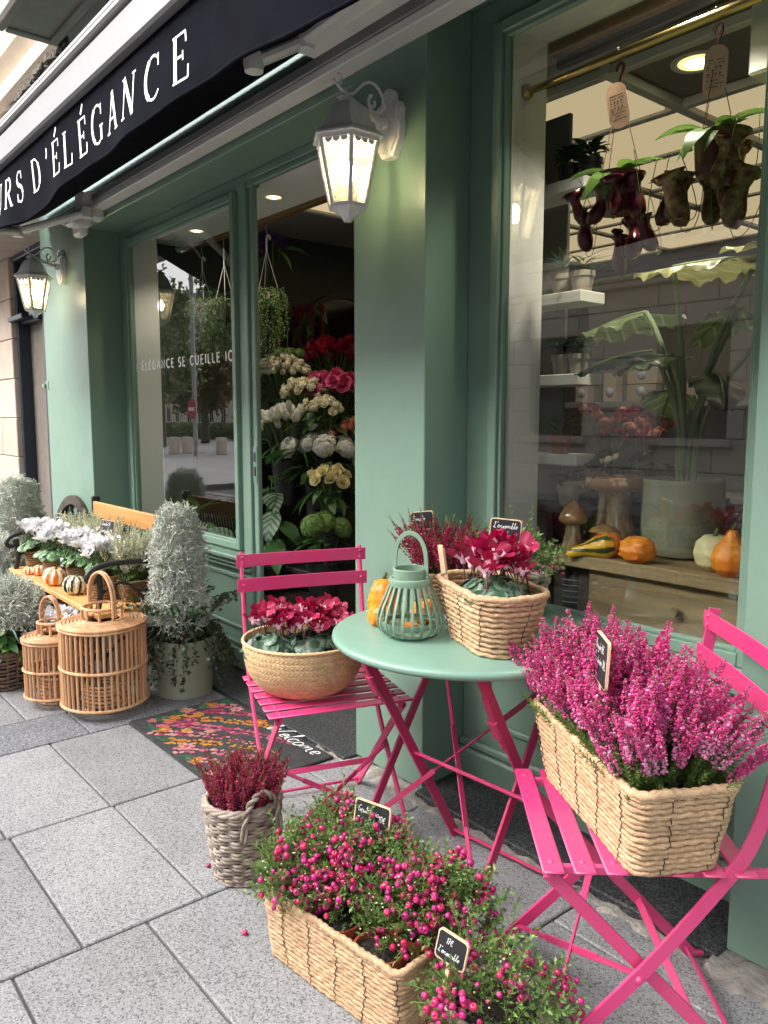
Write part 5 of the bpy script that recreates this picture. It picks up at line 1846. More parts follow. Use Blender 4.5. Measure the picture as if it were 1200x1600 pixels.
t = thing('display_bench', 'dark low bench inside the left window', 'bench', (-4.3, 2.3, 0))
mk('bench_top', MB().merge(box(-.62, .75, -.2, .22, .26, .30, .004)), [m_darkwood], t, smooth=False)
mk('bench_front', MB().merge(box(-.62, .75, -.18, -.15, .0, .259, .004)), [m_darkwood], t, smooth=False)
for lab, x, m_, s in (('round orange fruit on the sill of the left window', -3.93, m_orange, .03), ('wicker vase low in the left window', -3.98, m_wickd, .0), ('dark wicker vase at the right of the left window', -3.80, m_wickd, .0)):
    if s:
        t = thing('orange_fruit', lab, 'fruit', (x, 2.16, .50))
        obj('skin', gourd_mesh('skin', RNDP(.042, .075), [m_orange], 0, stem=0), t)
        mk('stand', MB().merge(lathe([(.05, -.199), (.02, -.18), (.02, -.02), (.03, .003)], 14, True)), [m_dark], t)
    else:
        t = thing('wicker_vase', lab, 'vase', (x, 2.18, .301), 0, 'wicker vases on the left sill')
        mk('vase', MB().merge(lathe([(.05, 0), (.075, .06), (.07, .13), (.045, .18), (.05, .21), (.045, .21), (.03, .17)], 20, True)), [m_], t)

# ---- the big window: table, pots, gourds, mushrooms
ZT = .855
tb = thing('display_table', 'weathered wooden table behind the big window glass', 'table', (-1.1, 2.4, 0))
for k, (y0, y1) in enumerate(((-.29, -.10), (-.095, .10), (.105, .30))):
    mk('table_plank', MB().merge(box(-.66, 1.3, y0, y1, ZT - .042, ZT - .0005 * k, .004)), [m_oldwood], tb, smooth=False)
mk('drawer_front', MB().merge(box(-.44, .12, -.262, -.24, .64, ZT - .044, .004)).merge(box(-.42, .10, -.268, -.2621, .58, .625, .006)).merge(box(-.42, .10, -.262, -.24, .40, .575, .006)), [m_oldwood], tb, smooth=False)
mk('drawer_knob', MB().merge(lathe([(.008, 0), (.008, .012), (.016, .02), (.012, .03), (.001, .032)], 14), rot=rx3(PI / 2), off=(-.12, -.262, .73)), [m_oldwood], tb)
for x in (-.60, -.50):
    mk('leg', MB().merge(box(x, x + .05, -.24, -.18, .006, ZT - .045, .004)), [m_darkwood], tb, smooth=False)
mk('apron', MB().merge(box(.13, 1.2, -.24, -.22, .72, ZT - .045, .004)), [m_dark], tb, smooth=False)
mk('leg', MB().merge(tube(smooth_poly(np.array([(.22, -.23, .72), (.235, -.24, .55), (.26, -.25, .3), (.25, -.26, .008)])), .02, 8)), [m_darkwood], tb)
# dark objects under the table
for lab, x, s in (('dark ribbed vase under the window table', -1.50, 1.), ('smaller black spiky vase under the window table', -1.64, .8)):
    t = thing('dark_vase', lab, 'vase', (x, 2.22, .58))
    mk('vase', MB().merge(lathe([(.04 * s, 0), (.075 * s, .05), (.08 * s, .12), (.05 * s, .2), (.03 * s, .23), (.035 * s, .25)], 18, True)), [m_blackpot], t)
    mk('rib', MB().merge(tube([(.081 * s * math.cos(a), .081 * s * math.sin(a), .085 + .0016 * i) for i, a in enumerate(np.linspace(0, 31, 60))], .0016, 4)), [m_grey], t)
t = thing('crate', 'dark low crate under the window table', 'crate', (-1.58, 2.22, .0))
mk('crate_box', MB().merge(box(-.16, .16, -.1, .12, .01, .578, .004)), [m_darkwood], t, smooth=False)

def mushroom(label, x, y, h, rc, rs, flat=False, ribs=False):
    t = thing('ceramic_mushroom', label, 'ceramic mushroom', (x, y, ZT), random.uniform(0, 6), 'glazed mushrooms on the window table')
    hs = h * (.56 if not flat else .66)
    mk('stalk', MB().merge(lathe([(rs * 1.0, 0), (rs * 1.08, h * .06), (rs * .74, hs * .6), (rs * .66, hs), (rs * .6, hs + .004)], 28, True)), [m_glazes], t)
    cap = [(rs * .6, hs - .002), (rc * .7, hs - .006), (rc * .96, hs + .004), (rc, hs + h * .06), (rc * .86, hs + h * .18), (rc * .45, h * .92), (rc * .12, h * .995), (.001, h)]
    if flat:
        cap = [(rs * .6, hs), (rc * .8, hs + .002), (rc, hs + h * .10), (rc * .8, hs + h * .22), (rc * .3, h * .98), (.001, h)]
    mk('cap', MB().merge(lathe(cap, 32)), [m_glaze], t)
mushroom('glossy brown ceramic mushroom with a pointed cap at the left of the window table', -1.652, 2.195, .168, .050, .034)
mushroom('flat capped small ceramic mushroom in front of the tall mushroom vase', -1.53, 2.20, .098, .050, .030, True)
t = thing('mushroom_vase', 'tall striped ceramic mushroom vase left of the big pot', 'vase', (-1.60, 2.36, ZT))
mk('stalk', MB().merge(lathe([(.082, 0), (.085, .02), (.062, .10), (.056, .17), (.064, .205)], 32, True)), [m_glazes], t)
V, F = lathe([(.06, .20), (.09, .198), (.104, .21), (.106, .222), (.10, .24), (.085, .246), (.07, .24), (.06, .22)], 48)
a = np.arctan2(V[:, 1], V[:, 0])
V[:, :2] *= (1 + .035 * np.cos(a * 11))[:, None]
mk('cap', MB().add(V, F), [m_glaze], t)
mb = MB()
for k in range(46):
    a, e, L = random.uniform(0, 6.3), random.uniform(.3, 1.3), random.uniform(.04, .11)
    q = np.array([math.cos(a) * math.cos(e), math.sin(a) * math.cos(e), math.sin(e)]) * L
    mb.merge(leafgeo(.045, .022, 3, .2, .7), 0, rot=aligned(np.array([[math.cos(a), math.sin(a), .2]]))[0][:, [2, 1, 0]] * [1, 1, -1], off=q + [0, 0, .235])
mk('small_plant', mb, [m_darkleaf], t)
for k in range(3):
    obj('flower_head', H_LIS[0], t, (-.02 + .03 * k, -.06, .29 + .012 * k), (-.9, 0, k), .7)
def gourd(name, lab, x, y, mesh, rot=(0, 0, 0), z=ZT, cat='gourd'):
    t = thing(name, lab, cat, (x, y, z), 0, None)
    t.rotation_euler = rot
    obj('skin', mesh, t)
gourd('squash', 'orange red squash with pale smears behind the glass', -1.49, 2.165, gourd_mesh('skin', RNDP(.052, .08), [m_squash], 6, .05, stem=.0))
gourd('crookneck_gourd', 'yellow and green crookneck gourd lying on the window table', -1.455, 2.165, gourd_mesh('skin', [(.001, 0), (.03, .004), (.043, .03), (.038, .06), (.022, .10), (.018, .14), (.014, .16), (.001, .166)], [m_pk_yel], 8, .04, bend=.02, stem=0), (0, R(98), R(206)), ZT + .042)
gourd('warty_gourd', 'warty orange gourd in front of the big pot', -1.368, 2.145, gourd_mesh('skin', RNDP(.055, .082), [m_orange], 7, .05, 40, .005, stem=0))
gourd('cream_gourd', 'pale cream gourd right of the big pot', -1.150, 2.20, gourd_mesh('skin', RNDP(.056, .108), [m_cgourd], 5, .06, stem=.025))
gourd('pear_gourd', 'yellow pear shaped gourd with green streaks right of the cream gourd', -1.080, 2.165, gourd_mesh('skin', [(.001, 0), (.03, 0), (.05, .02), (.054, .05), (.045, .08), (.022, .11), (.012, .13), (.001, .135)], [m_orange], 10, .04, stem=.012))
gourd('round_gourd', 'orange gourd half hidden by the window frame', -1.0, 2.20, gourd_mesh('skin', RNDP(.052, .09), [m_squash], 8, .05, stem=.012))
# big celadon pot with the elephant ear
t = thing('plant_pot', 'large grey green glazed pot on the window table', 'pot', (-1.355, 2.375, ZT))
mk('pot', MB().merge(lathe([(.095, 0), (.112, .008), (.128, .05), (.130, .12), (.126, .235), (.129, .243), (.128, .25), (.118, .25), (.114, .24), (.11, .1)], 56, True)), [m_celadon], t, angle=40)
mk('soil', MB().merge(lathe([(.115, .215), (.001, .222)], 24)), [m_soil], t)
al = thing('elephant_ear', 'tall elephant ear plant with huge wavy leaves growing from the big pot', 'house plant', (-1.355, 2.375, ZT + .22))
m_aleaf = veined('elephant_ear_leaf', (.11, .18, .06), (.30, .36, .18), 95)
m_yleaf = veined('yellowing_leaf', (.34, .34, .13), (.5, .48, .24), 95)
m_astem = M('pale_leaf_stem', (.20, .27, .14), .45, var=.15, vs=12)
m_dleaf2 = M('dark_leaf', (.015, .04, .016), .3, var=.2, tl=.1)
def bigleaf(L, W, mat, droop=.6):
    mb = MB()
    nu, nv = 34, 15
    def f(u, v):
        s = (v - .5) * 2
        w = W / 2 * (math.sin(PI * min(1, .16 + u * .84)) ** .7) * (1 - .25 * u)
        x = L * u - .22 * L * abs(s) ** 1.5 * (1 - u)
        return (x, s * w, -droop * L * u * u * .6 - .30 * w * abs(s) ** 1.4 + .030 * L * math.sin(u * 26) * abs(s) ** 2 + .015 * L * math.sin(u * 60 + 7 * s) * abs(s) ** 3)
    mb.add(*grid(f, nu, nv))
    mb.merge(tube([f(u, .5) for u in np.linspace(0, .97, 8)] + np.array([0, 0, .002]), np.linspace(.006, .001, 8), 5), 1)
    return mb.mesh('leaf', [mat, m_astem])
# (stalk tip, leaf heading, leaf length, width, droop, material)
for tip, hd, L, W, dr, mt in (((-.20, .06, .58), 2.9, .42, .30, .35, m_aleaf), ((-.06, -.02, .70), -.2, .36, .30, .1, m_yleaf), ((.22, .02, .72), -.1, .40, .34, .1, m_yleaf),
                              ((.14, .05, .56), 2.6, .24, .18, .7, m_aleaf), ((-.02, -.06, .42), 3.2, .22, .16, .4, m_aleaf), ((.10, -.02, .36), -.9, .22, .18, .9, m_dleaf2),
                              ((-.12, -.02, .44), -2.8, .26, .17, .45, m_dleaf2), ((.26, .04, .5), -.4, .28, .22, .5, m_aleaf), ((-.1, .08, .32), 2.2, .26, .2, .8, m_aleaf)):
    o = obj('leaf', bigleaf(L, W, mt, dr), al, tip, (random.uniform(-.2, .2), 0, hd))
    b = np.array([tip[0] * .12, tip[1] * .12, 0])
    mk('leaf_stalk', MB().merge(tube(smooth_poly(np.array([b, b * 1.5 + [0, 0, tip[2] * .5], np.array(tip) * [.75, .75, .9], tip])), np.linspace(.013, .006, 13)[:10] if False else .009, 8)), [m_astem], al)
# cut flowers behind: orchids, red plants
def small_plant(lab, loc, r, h, leafm, n, potm=m_stonepot, pr=.045, ph=.07, heads=None, nh=0, hsc=1., upright=.5, name='potted_plant', cat='potted plant', group=None):
    t = thing(name, lab, cat, loc, random.uniform(0, 6), group)
    pot_parts(t, pr * .8, pr, ph, potm, .004)
    for k in range(n):
        a = k * 2.4 + random.uniform(-.3, .3)
        obj('leaf', leafm, t, (.01 * math.cos(a), .01 * math.sin(a), ph + .01 + h * .35 * (k / n)), (random.uniform(-.3, .3), -upright * random.uniform(.4, 1.6), a), r * random.uniform(.7, 1.15))
    mb = MB()
    for k in range(nh):
        a = k * 2.4
        q = math.sqrt((k + .5) / nh)
        p = (r * .1 * q * math.cos(a) * 5 * h, r * .1 * q * math.sin(a) * 5 * h, ph + h * random.uniform(.6, 1.1))
        obj('flower_head', heads[k % len(heads)], t, p, (random.uniform(-.8, .2), random.uniform(-.5, .5), a), hsc)
        mb.merge(tube([(0, 0, ph), p], .0015, 4))
    if nh:
        mk('stem', mb, [m_stem], t)
    return t
shl = MB().merge(leafgeo(.07, .03, 4, .25, .6)).mesh('leaf', [m_darkleaf])
spk = MB().merge(leafgeo(.10, .012, 4, .25, .5)).mesh('leaf', [m_leaf])
redl = MB().merge(leafgeo(.08, .05, 4, .2, .8)).mesh('leaf', [M('red_leaf', (.16, .02, .028), .4, rnd=.3, tl=.2)])
H_PINKS = [floret_ball(m_fpeach, .018, 12, .014), mum_mesh(m_frose, .018)]
su = thing('shelf_unit', 'white wall shelves with potted plants at the left inside the big window', 'shelves', (-1.96, 2.45, 0))
for z in (1.17, 1.455, 1.74, 2.12):
    mk('shelf_board', MB().merge(box(-.25, .235, -.15, -.01, z - .04, z, .003)), [m_ceilw], su, smooth=False)
mk('side_panel', MB().merge(box(-.28, -.251, -.15, -.01, .3, 2.4, .003)).merge(box(-.25, .06, -.0099, .01, .3, 2.4, .003)), [m_backw], su, smooth=False)
mk('lower_shelf', MB().merge(box(-.25, .30, -.15, .20, .955, .985, .003)).merge(box(.10, .13, -.14, .18, .3, .954, .003)), [m_darkwood], su, smooth=False)
for lab, x, y, z, lf, n, pm_ in (('spiky green plant in a grey pot on the upper shelf', -1.85, 2.36, 1.741, spk, 16, m_stonepot), ('second spiky plant in a grey pot at the end of the upper shelf', -1.765, 2.36, 1.741, spk, 18, m_stonepot),
                                 ('round leaved plant in a white pot on the middle shelf', -1.84, 2.36, 1.456, shl, 22, m_stonepot), ('small leafy plant in a white pot at the end of the middle shelf', -1.765, 2.36, 1.456, shl, 20, m_stonepot),
                                 ('small spiky plant in a white and red pot on the lower white shelf', -1.83, 2.34, 1.171, spk, 16, m_terra), ('dark leaved plants on the topmost shelf', -1.85, 2.38, 2.121, shl, 26, m_blackpot),
                                 ('second dark leaved plant on the topmost shelf', -1.76, 2.38, 2.121, shl, 26, m_blackpot), ('small dark plant on the lowest shelf behind the mushroom', -1.80, 2.36, .986, shl, 16, m_stonepot)):
    small_plant(lab, (x, y, z), 1., .1, lf, n, pm_, .04, .07)
small_plant('peach and pink flowers behind the mushroom vase', (-1.80, 2.62, 1.02), 1., .22, shl, 18, m_wickd, .05, .08, H_PINKS, 16, 1.3)
small_plant('pink flowering plant between the shelves and the big pot', (-1.66, 2.62, 1.02), 1., .20, shl, 18, m_wickd, .05, .08, H_PINKS, 14, 1.4)
small_plant('red leaved plant with a dark pot on the lower shelf', (-1.70, 2.42, .986), .9, .12, redl, 18, m_blackpot, .05, .06)
small_plant('red leaved plant at the right edge of the big window', (-1.16, 2.52, ZT), 1.3, .22, redl, 26, m_blackpot, .05, .09)
small_plant('second red leaved plant behind the pear shaped gourd', (-1.02, 2.5, ZT), 1.1, .2, redl, 22, m_blackpot, .05, .09)
small_plant('small dark plant with upright leaves beside the big pot rim', (-1.50, 2.50, 1.02), 1.2, .16, shl, 16, m_blackpot, .04, .05)
t = thing('display_plinth', 'dark plinth behind the window table holding small plants', 'plinth', (-1.66, 2.62, 0))
mk('plinth_top', MB().merge(box(-.30, .28, -.13, .12, .985, 1.018, .004)), [m_darkwood], t, smooth=False)
mk('plinth_body', MB().merge(box(-.27, .25, -.10, .10, .006, .984, .004)), [m_darkwood], t, smooth=False)
# far shelf with boxed candles
bs_ = thing('back_shelf', 'pale shelf with boxes far inside the shop', 'shelf', (-2.4, 3.75, 0))
mk('shelf_board', MB().merge(box(-.5, .9, -.15, .2, 1.355, 1.385, .003)).merge(box(-.5, .9, -.15, .2, .9, .93, .003)).merge(box(-.5, .9, .2005, .22, 0, 2.1, .003)), [m_backw], bs_, smooth=False)
m_box = M('kraft_box', (.46, .38, .29), .7, rnd=.2)
bx_ = MB().merge(box(-.04, .04, -.03, .03, 0, .15, .003)).mesh('box', [m_box], False)
bx2 = MB().merge(box(-.085, .085, -.03, .03, 0, .085, .003)).mesh('box', [m_box], False)
dsc = MB().merge(lathe([(.001, 0), (.024, 0), (.026, .0015), (.001, .002)], 20), rot=rx3(PI / 2)).mesh('round_label', [m_pale])
for lab, x, z, m_ in (('tall pale candle box at the left of the far shelf', -.30, 1.386, bx_), ('second tall candle box on the far shelf', -.12, 1.386, bx_), ('wide brown box on the far shelf', .07, 1.386, bx2), ('upper wide brown box stacked on the far shelf', .07, 1.472, bx2),
                      ('tall pale box right of the wide boxes', .24, 1.386, bx_), ('rightmost wide box on the far shelf', .40, 1.386, bx2)):
    t = thing('candle_box', lab, 'box', (-2.4 + x, 3.66, z), 0, 'boxes on the far shelf')
    obj('box', m_, t)
    obj('round_label', dsc, t, (0, -.031, .05))
# hanging pitcher plants
def pitcher_mesh(mat, s, fl):
    pr = [(.001, 0), (.012, .002), (.020, .014), (.022, .032), (.017, .052), (.0145, .066), (.018, .080 + fl), (.026 + fl, .088 + fl), (.022, .082)]
    V, F = lathe(np.array(pr) * s, 16)
    z = V[:, 2] / (.09 * s)
    V[:, 0] += .012 * s * np.sin(z * 2.2)
    V[:, 1] *= .85
    mb = MB().add(V, F)
    lid = leafgeo(.035 * s, .032 * s, 4, .1, .4)
    mb.merge(lid, 0, rot=ry3(-.5), off=(.02 * s, 0, .088 * s))
    mb.merge(tube(smooth_poly(np.array([(0, 0, 0), (-.012, 0, -.012), (-.03, 0, .0), (-.034, 0, .05), (-.026, 0, .16 / 1.2)]) * s), .0013, 4), 1)
    return mb.mesh('pitcher', [mat, m_stem])
def nepenthes(lab, x, z, mat, s, tagrot, pots, taglab):
    t = thing('pitcher_plant', lab, 'pitcher plant', (x, 2.085, z), 0, 'pitcher plants hung from the brass rod')
    w = pots
    mk('pot', MB().merge(lathe([(w * .74, -.062), (w * .80, -.052), (w * .92, .03), (w, .032), (w * 1.02, .05), (w * .95, .05), (w * .9, .03)], 28, True)), [m_terra2], t, angle=35)
    zt = 2.340 - z
    mb = MB()
    for k in range(3):
        a = k * 2.09 + .5
        mb.merge(tube([(w * math.cos(a), w * math.sin(a), .045), (0, 0, zt - .075)], .0013, 4))
    mk('hanger_string', mb, [m_terra2], t)
    mk('hanger_hook', MB().merge(bar(smooth_poly(np.array([(0, 0, zt - .085), (.002, 0, zt - .055), (.012, 0, zt - .035), (.012, 0, zt - .018), (0, 0, zt - .012), (-.010, 0, zt - .022), (-.011, 0, zt - .034)])), .008, .005, (0, 1, 0))), [m_terra2], t)
    mk('wire_hook', MB().merge(tube(smooth_poly(np.array([(0, 0, zt - .014), (.006, 0, zt + .002), (-.004, 0, zt + .014), (-.004, -.012, zt + .026), (-.004, -.002, zt + .030)])), .0016, 5)), [m_lightbar], t)
    # care tag with small print
    V, F = prism([(.030 * math.cos(a), .030 * math.sin(a) + (.036 if math.sin(a) > 0 else -.036)) for a in np.linspace(0, 2 * PI, 28, endpoint=False)], -.0005, .0005)
    tg = obj('care_tag', MB().merge((V, F), rot=rx3(PI / 2)).mesh('care_tag', [m_tag], False), t, (.004, -.012, zt - .135), (0, tagrot, .35))
    mb = MB()
    for r_ in range(9):
        xx = -.020
        while xx < .019:
            l = random.uniform(.002, .006) if r_ not in (2, 3, 4) else .004
            if random.random() < .82:
                hh = .0022 if r_ not in (2, 4) else .0048
                mb.merge(box(xx, xx + l, -.0012, -.0008, .030 - r_ * .0085 - hh, .030 - r_ * .0085))
            xx += l + (.0014 if r_ not in (2, 3, 4) else .006)
    mk('small_print', mb, [m_dark], tg, smooth=False)
    mb = None
    for k in range(15):
        a = k * 2.4
        obj('leaf', NLEAF[k % 2], t, (.012 * math.cos(a), .012 * math.sin(a), .045 + .006 * (k % 3)), (random.uniform(-.3, .3), -.7 + .35 * (k % 4), a), random.uniform(.8, 1.25))
    P = [pitcher_mesh(mat, s * q, f) for q, f in ((1., 0.), (.85, .012), (1.1, .004))]
    for k in range(9):
        a = k * 2.4 + 1
        rr = w * random.uniform(1.05, 2.1)
        obj('pitcher', P[k % 3], t, (rr * math.cos(a), rr * math.sin(a) * .8, random.uniform(-.24, -.07)), (random.uniform(-.25, .25), random.uniform(-.35, .35), random.uniform(0, 6)))
m_terra2 = M('brick_red_plastic', (.13, .035, .022), .4)
m_tag = M('peach_tag', lin(226, 184, 158), .5)
NLEAF = [MB().merge(leafgeo(.15, .042, 7, .12, 1.2)).mesh('leaf', [M('pitcher_leaf', (.14, .25, .06), .3, rnd=.25, tl=.3)]), MB().merge(leafgeo(.12, .04, 7, .15, .7)).mesh('leaf', [m_limeleaf])]
nepenthes('left hanging pitcher plant with dark red pitchers', -1.447, 1.965, m_pitchr, 1.25, -.18, .068, '')
nepenthes('right hanging pitcher plant with spotted yellow green pitchers', -1.150, 2.005, m_pitch, 1.45, .03, .052, '')
t = thing('wall_box', 'white box on the ceiling at the right edge of the big window', 'air unit', (-1.11, 2.45, 2.33))
mk('unit_body', MB().merge(box(-.09, .5, -.1, .2, -.05, .27, .008)), [m_ceilw], t, smooth=False)
mk('vent_slot', MB().merge(box(.0, .4, -.103, -.0995, -.02, .0, .001)), [m_dark], t, smooth=False)

# lettering on the left window
x_ = 0.
txt = "L'ÉLÉGANCE SE CUEILLE ICI"
full = text_geo(txt, SANS, .048, .12, .26)[1]
kx = 1.265 / full
for ch in txt:
    if ch != ' ':
        g, w = text_geo(ch, SANS, .048, .21, .26)
        mk('letter', MB().add(np.c_[(g[0][:, 0] + x_) * kx - 4.885, YL + .0118 - g[0][:, 2], g[0][:, 1] + 1.593] - SO, g[1]), [m_letter], lwin, smooth=False)
    x_ += (SANS[ch][0] + .26) * .048

# ------------------------------------------------------------------ folding furniture
def rivet(r=.0065, hgt=.0035):
    return lathe([(.0001, hgt), (r * .6, hgt * .8), (r, 0)], 10)
def folding_chair(label, loc, rz, slats, sw, mat):
    """local: x to the front, y across, z up; seat centre over the origin"""
    t = thing('folding_chair', label, 'chair', loc, rz, 'pink folding bistro chairs')
    n = slats
    pitch = (.40 - sw) / (n - 1)
    sm = MB().merge(box(-sw / 2, sw / 2, -.222, .222, -.003, .003, .0028))
    for s in (-1, 1):
        sm.merge(rivet(), off=(0, s * .185, .003))
    smesh = sm.mesh('slat', [mat], True, 40)
    for k in range(n):
        obj('slat', smesh, t, (.20 - sw / 2 - k * pitch, 0, .452))
    for s in (-1, 1):
        mb = MB().merge(bar([(.19, s * .185, .4405), (-.25, s * .185, .4405)], .012, .018, (0, 0, 1)))
        mk('seat_rail', mb, [mat], t, angle=35)
        y = s * .207
        P = smooth_poly(np.array([(-.255, y, .86), (-.228, y, .66), (-.195, y, .52), (-.16, y, .455), (.02, y, .22), (.235, y, .0)]), 2)
        mb = MB().merge(bar(P, .0075, .027, (1, 0, .5)))
        mb.merge(bar([(.235, y - s * .002, .006), (.26, y - s * .002, .0055)], .012, .011, (0, 0, 1)))
        mk('upright', mb, [mat], t, angle=35)
        y2 = s * .192
        mb = MB().merge(bar([(.185, y2, .436), (-.235, y2, .004)], .0075, .026, (1, 0, .9)))
        mb.merge(bar([(-.225, y2, .006), (-.262, y2, .007)], .012, .012, (0, 0, 1)))
        mb.merge(rivet(.009, .006), rot=rx3(-s * PI / 2), off=(.01, s * .2115, .232))
        mk('leg', mb, [mat], t, angle=35)
        mb = MB().merge(rivet(.011, .008), rot=rx3(-s * PI / 2), off=(.183, s * .196, .434))
        mk('pivot', mb, [mat], t)
    for z, h in ((.832, .042), (.752, .045)):
        def f(u, v, o):
            y = (u - .5) * .45
            return (-.2475 + (.832 - z) * .16 - .010 * (1 - (2 * u - 1) ** 2) + o - .01 * (z - .83), y, z + (v - .5) * h)
        mb = MB()
        P = [f(u, .5, .0085) for u in np.linspace(0, 1, 13)]
        mb.merge(bar(P, h, .004, (1, 0, 0), .3))
        for s in (-1, 1):
            for q in ((.25, .75) if z > .8 else (.5,)):
                a = np.array(f(.5 + s * .455, q, .0085 + .002))
                mb.merge(rivet(.006, .004), rot=ry3(PI / 2), off=a)
        mk('back_slat', mb, [mat], t, angle=35)
    # crossing flat braces between the leading legs, rods near the floor
    for s in (-1, 1):
        A, B = np.array([.20, -s * .198, .055]), np.array([-.04 + .004 * s, s * .198, .275])
        A, B = np.array([.185, -s * .198, .06]), np.array([.01, s * .198, .235])
        mid = [A, A * .72 + B * .28, A * .70 + B * .30, A * .3 + B * .7, A * .28 + B * .72, B]
        mb = MB().merge(bar([mid[0], mid[1]], .016, .005, (0, 0, 1))).merge(bar([mid[1], mid[4]], .005, .016, (0, 0, 1))).merge(bar([mid[4], mid[5]], .016, .005, (0, 0, 1)))
        mk('cross_brace', mb, [mat], t, angle=35)
    mk('floor_rod', MB().merge(tube([(.222, -.204, .018), (.222, .204, .018)], .0055, 8)), [mat], t)
    mk('floor_rod', MB().merge(tube([(-.222, -.19, .02), (-.222, .19, .02)], .0055, 8)), [mat], t)
    mk('stretcher', MB().merge(bar([(-.10, -.19, .143), (-.10, .19, .143)], .018, .004, (1, 0, 1))), [mat], t, angle=35)
    return t
folding_chair('pink folding bistro chair with the round bowl on it in front of the doorway', (-1.99, 1.395, 0), R(-18.5), 7, .042, m_pink)
folding_chair('pink folding bistro chair under the long basket at the right edge of the scene', (-.918, 1.414, 0), R(-131.9), 7, .042, m_pink)

TC = np.array([-1.53, 1.57, 0])
tab = thing('bistro_table', 'round mint green bistro table on raspberry pink folding legs', 'table', tuple(TC))
mk('tabletop', MB().merge(lathe([(.001, .683), (.365, .684), (.374, .683), (.381, .686), (.385, .694), (.383, .702), (.377, .706), (.36, .7075), (.001, .7085)], 96)), [m_mint], tab, angle=60)
def tbar(name, a, b, w=.008, th=.028, upv=(0, 1, .6)):
    mb = MB().merge(bar([np.array(a) - TC, np.array(b) - TC], w, th, upv))
    return mk(name, mb, [m_rasp], tab, angle=35)
A = ((-1.738, 1.33, .685), (-1.668, 1.667, .004))
E2 = ((-1.268, 1.345, .685), (-1.259, 1.70, .004))
B = ((-1.80, 1.78, .685), (-1.847, 1.432, .004))
G2 = ((-1.345, 1.78, .685), (-1.365, 1.444, .004))
lp_ = lambda l, t: np.array(l[0]) + (np.array(l[1]) - np.array(l[0])) * t
for l in (A, E2, B, G2):
    tbar('leg', *l, .009, .030, (0, 1, .4))
for l in (A, E2):
    p, q = lp_(l, .08), lp_(l, .30)
    o = np.array([0, -.012, -.004])
    mb = MB().merge(bar([p + o - TC, lp_(l, .19) + o * 1.4 - TC, q + o - TC], .020, .012, (0, 1, .4), .3))
    mb.merge(bar([lp_(l, .17) + o * 1.6 - TC, lp_(l, .24) + o * 1.6 - TC], .030, .016, (0, 1, .4), .3))
    mb.merge(rivet(.009, .007), rot=rx3(PI / 2), off=lp_(l, .28) + [0, -.02, 0] - TC)
    mk('folding_catch', mb, [m_rasp], tab, angle=35)
def trod(a, b, r=.0058):
    return mk('stretcher', MB().merge(tube([np.array(a) - TC, np.array(b) - TC], r, 8)), [m_rasp], tab)
trod(lp_(A, .56), lp_(E2, .56))
trod(lp_(A, .97), lp_(E2, .97))
trod(lp_(B, .97), lp_(G2, .97))
for a, b in ((lp_(B, .12), lp_(G2, .985)), (lp_(B, .93), lp_(G2, .17))):
    a, b = np.array(a), np.array(b)
    off = np.array([0, -.008, 0]) if a[2] > b[2] else np.array([0, .004, 0])
    m1, m2 = a * .62 + b * .38, a * .25 + b * .75
    mb = MB().merge(bar([a + off - TC, m1 + off - TC], .016, .005, (0, 1, 0))).merge(bar([m1 + off - TC, m2 + off - TC], .005, .017, (0, 1, 0))).merge(bar([m2 + off - TC, b + off - TC], .016, .005, (0, 1, 0)))
    mk('cross_brace', mb, [m_rasp], tab, angle=35)
mk('top_rail', MB().merge(bar([np.array(B[0]) - TC, np.array(G2[0]) - TC], .02, .006, (0, 0, 1))).merge(bar([np.array(A[0]) - TC, np.array(E2[0]) - TC], .02, .006, (0, 0, 1))), [m_rasp], tab, angle=35)
ZTAB = .7085

# ------------------------------------------------------------------ table top things
t = thing('table_lantern', 'sage green slatted bamboo lantern with a handle on the mint table', 'lantern', (-1.588, 1.402, ZTAB), .2)
pr = smooth_poly(np.array([(.048, .004), (.080, .012), (.094, .042), (.086, .078), (.066, .120), (.055, .150)]), 2)
slat_ = MB().merge(bar(np.c_[pr[:, 0], np.zeros(len(pr)), pr[:, 1]], .0085, .0035, (1, 0, 0), .3)).mesh('slat', [m_lantern], True, 40)
for k in range(22):
    obj('slat', slat_, t, (0, 0, 0), (0, 0, k * 2 * PI / 22))
mk('neck_ring', MB().merge(lathe([(.050, .140), (.0585, .141), (.0595, .146), (.0595, .158), (.058, .161), (.050, .162)], 40)).merge(lathe([(.043, .161), (.0475, .161), (.048, .186), (.0465, .188), (.043, .187), (.042, .162)], 40)), [m_lantern], t, angle=35)
mk('inner_ring', MB().merge(lathe([(.074, .030), (.079, .030), (.080, .042), (.074, .042)], 32)), [m_lantern], t, angle=35)
mk('base_plate', MB().merge(lathe([(.001, .001), (.058, .001), (.062, .006), (.06, .011), (.001, .011)], 32)), [m_lantern], t, angle=35)
hp = [(.049 * math.cos(R(a)) * (1 if 0 < a < 180 else 1), 0, .198 + .085 * math.sin(R(a)) ** .8) for a in range(2, 180, 8)]
hp = [(.0495, 0, .150), (.0495, 0, .19)] + hp + [(-.0495, 0, .19), (-.0495, 0, .150)]
mk('handle', MB().merge(bar(np.array(hp), .013, .0035, (0.01, 0, 1) if False else (0, 1, 0), .3), rot=rz3(.12)), [m_lantern], t, angle=35)
for o in t.children:
    pass
mk('handle_pin', MB().merge(rivet(.007, .005), rot=ry3(PI / 2), off=(.052, .006, .165)), [m_lantern], t)
mk('glass_cup', MB().merge(lathe([(.001, .0125), (.032, .0125), (.034, .02), (.034, .105), (.032, .105), (.032, .02), (.001, .016)], 28)), [m_lglass], t)
mk('candle', MB().merge(lathe([(.02, .017), (.02, .032), (.001, .032)], 18, True)), [m_orange], t)
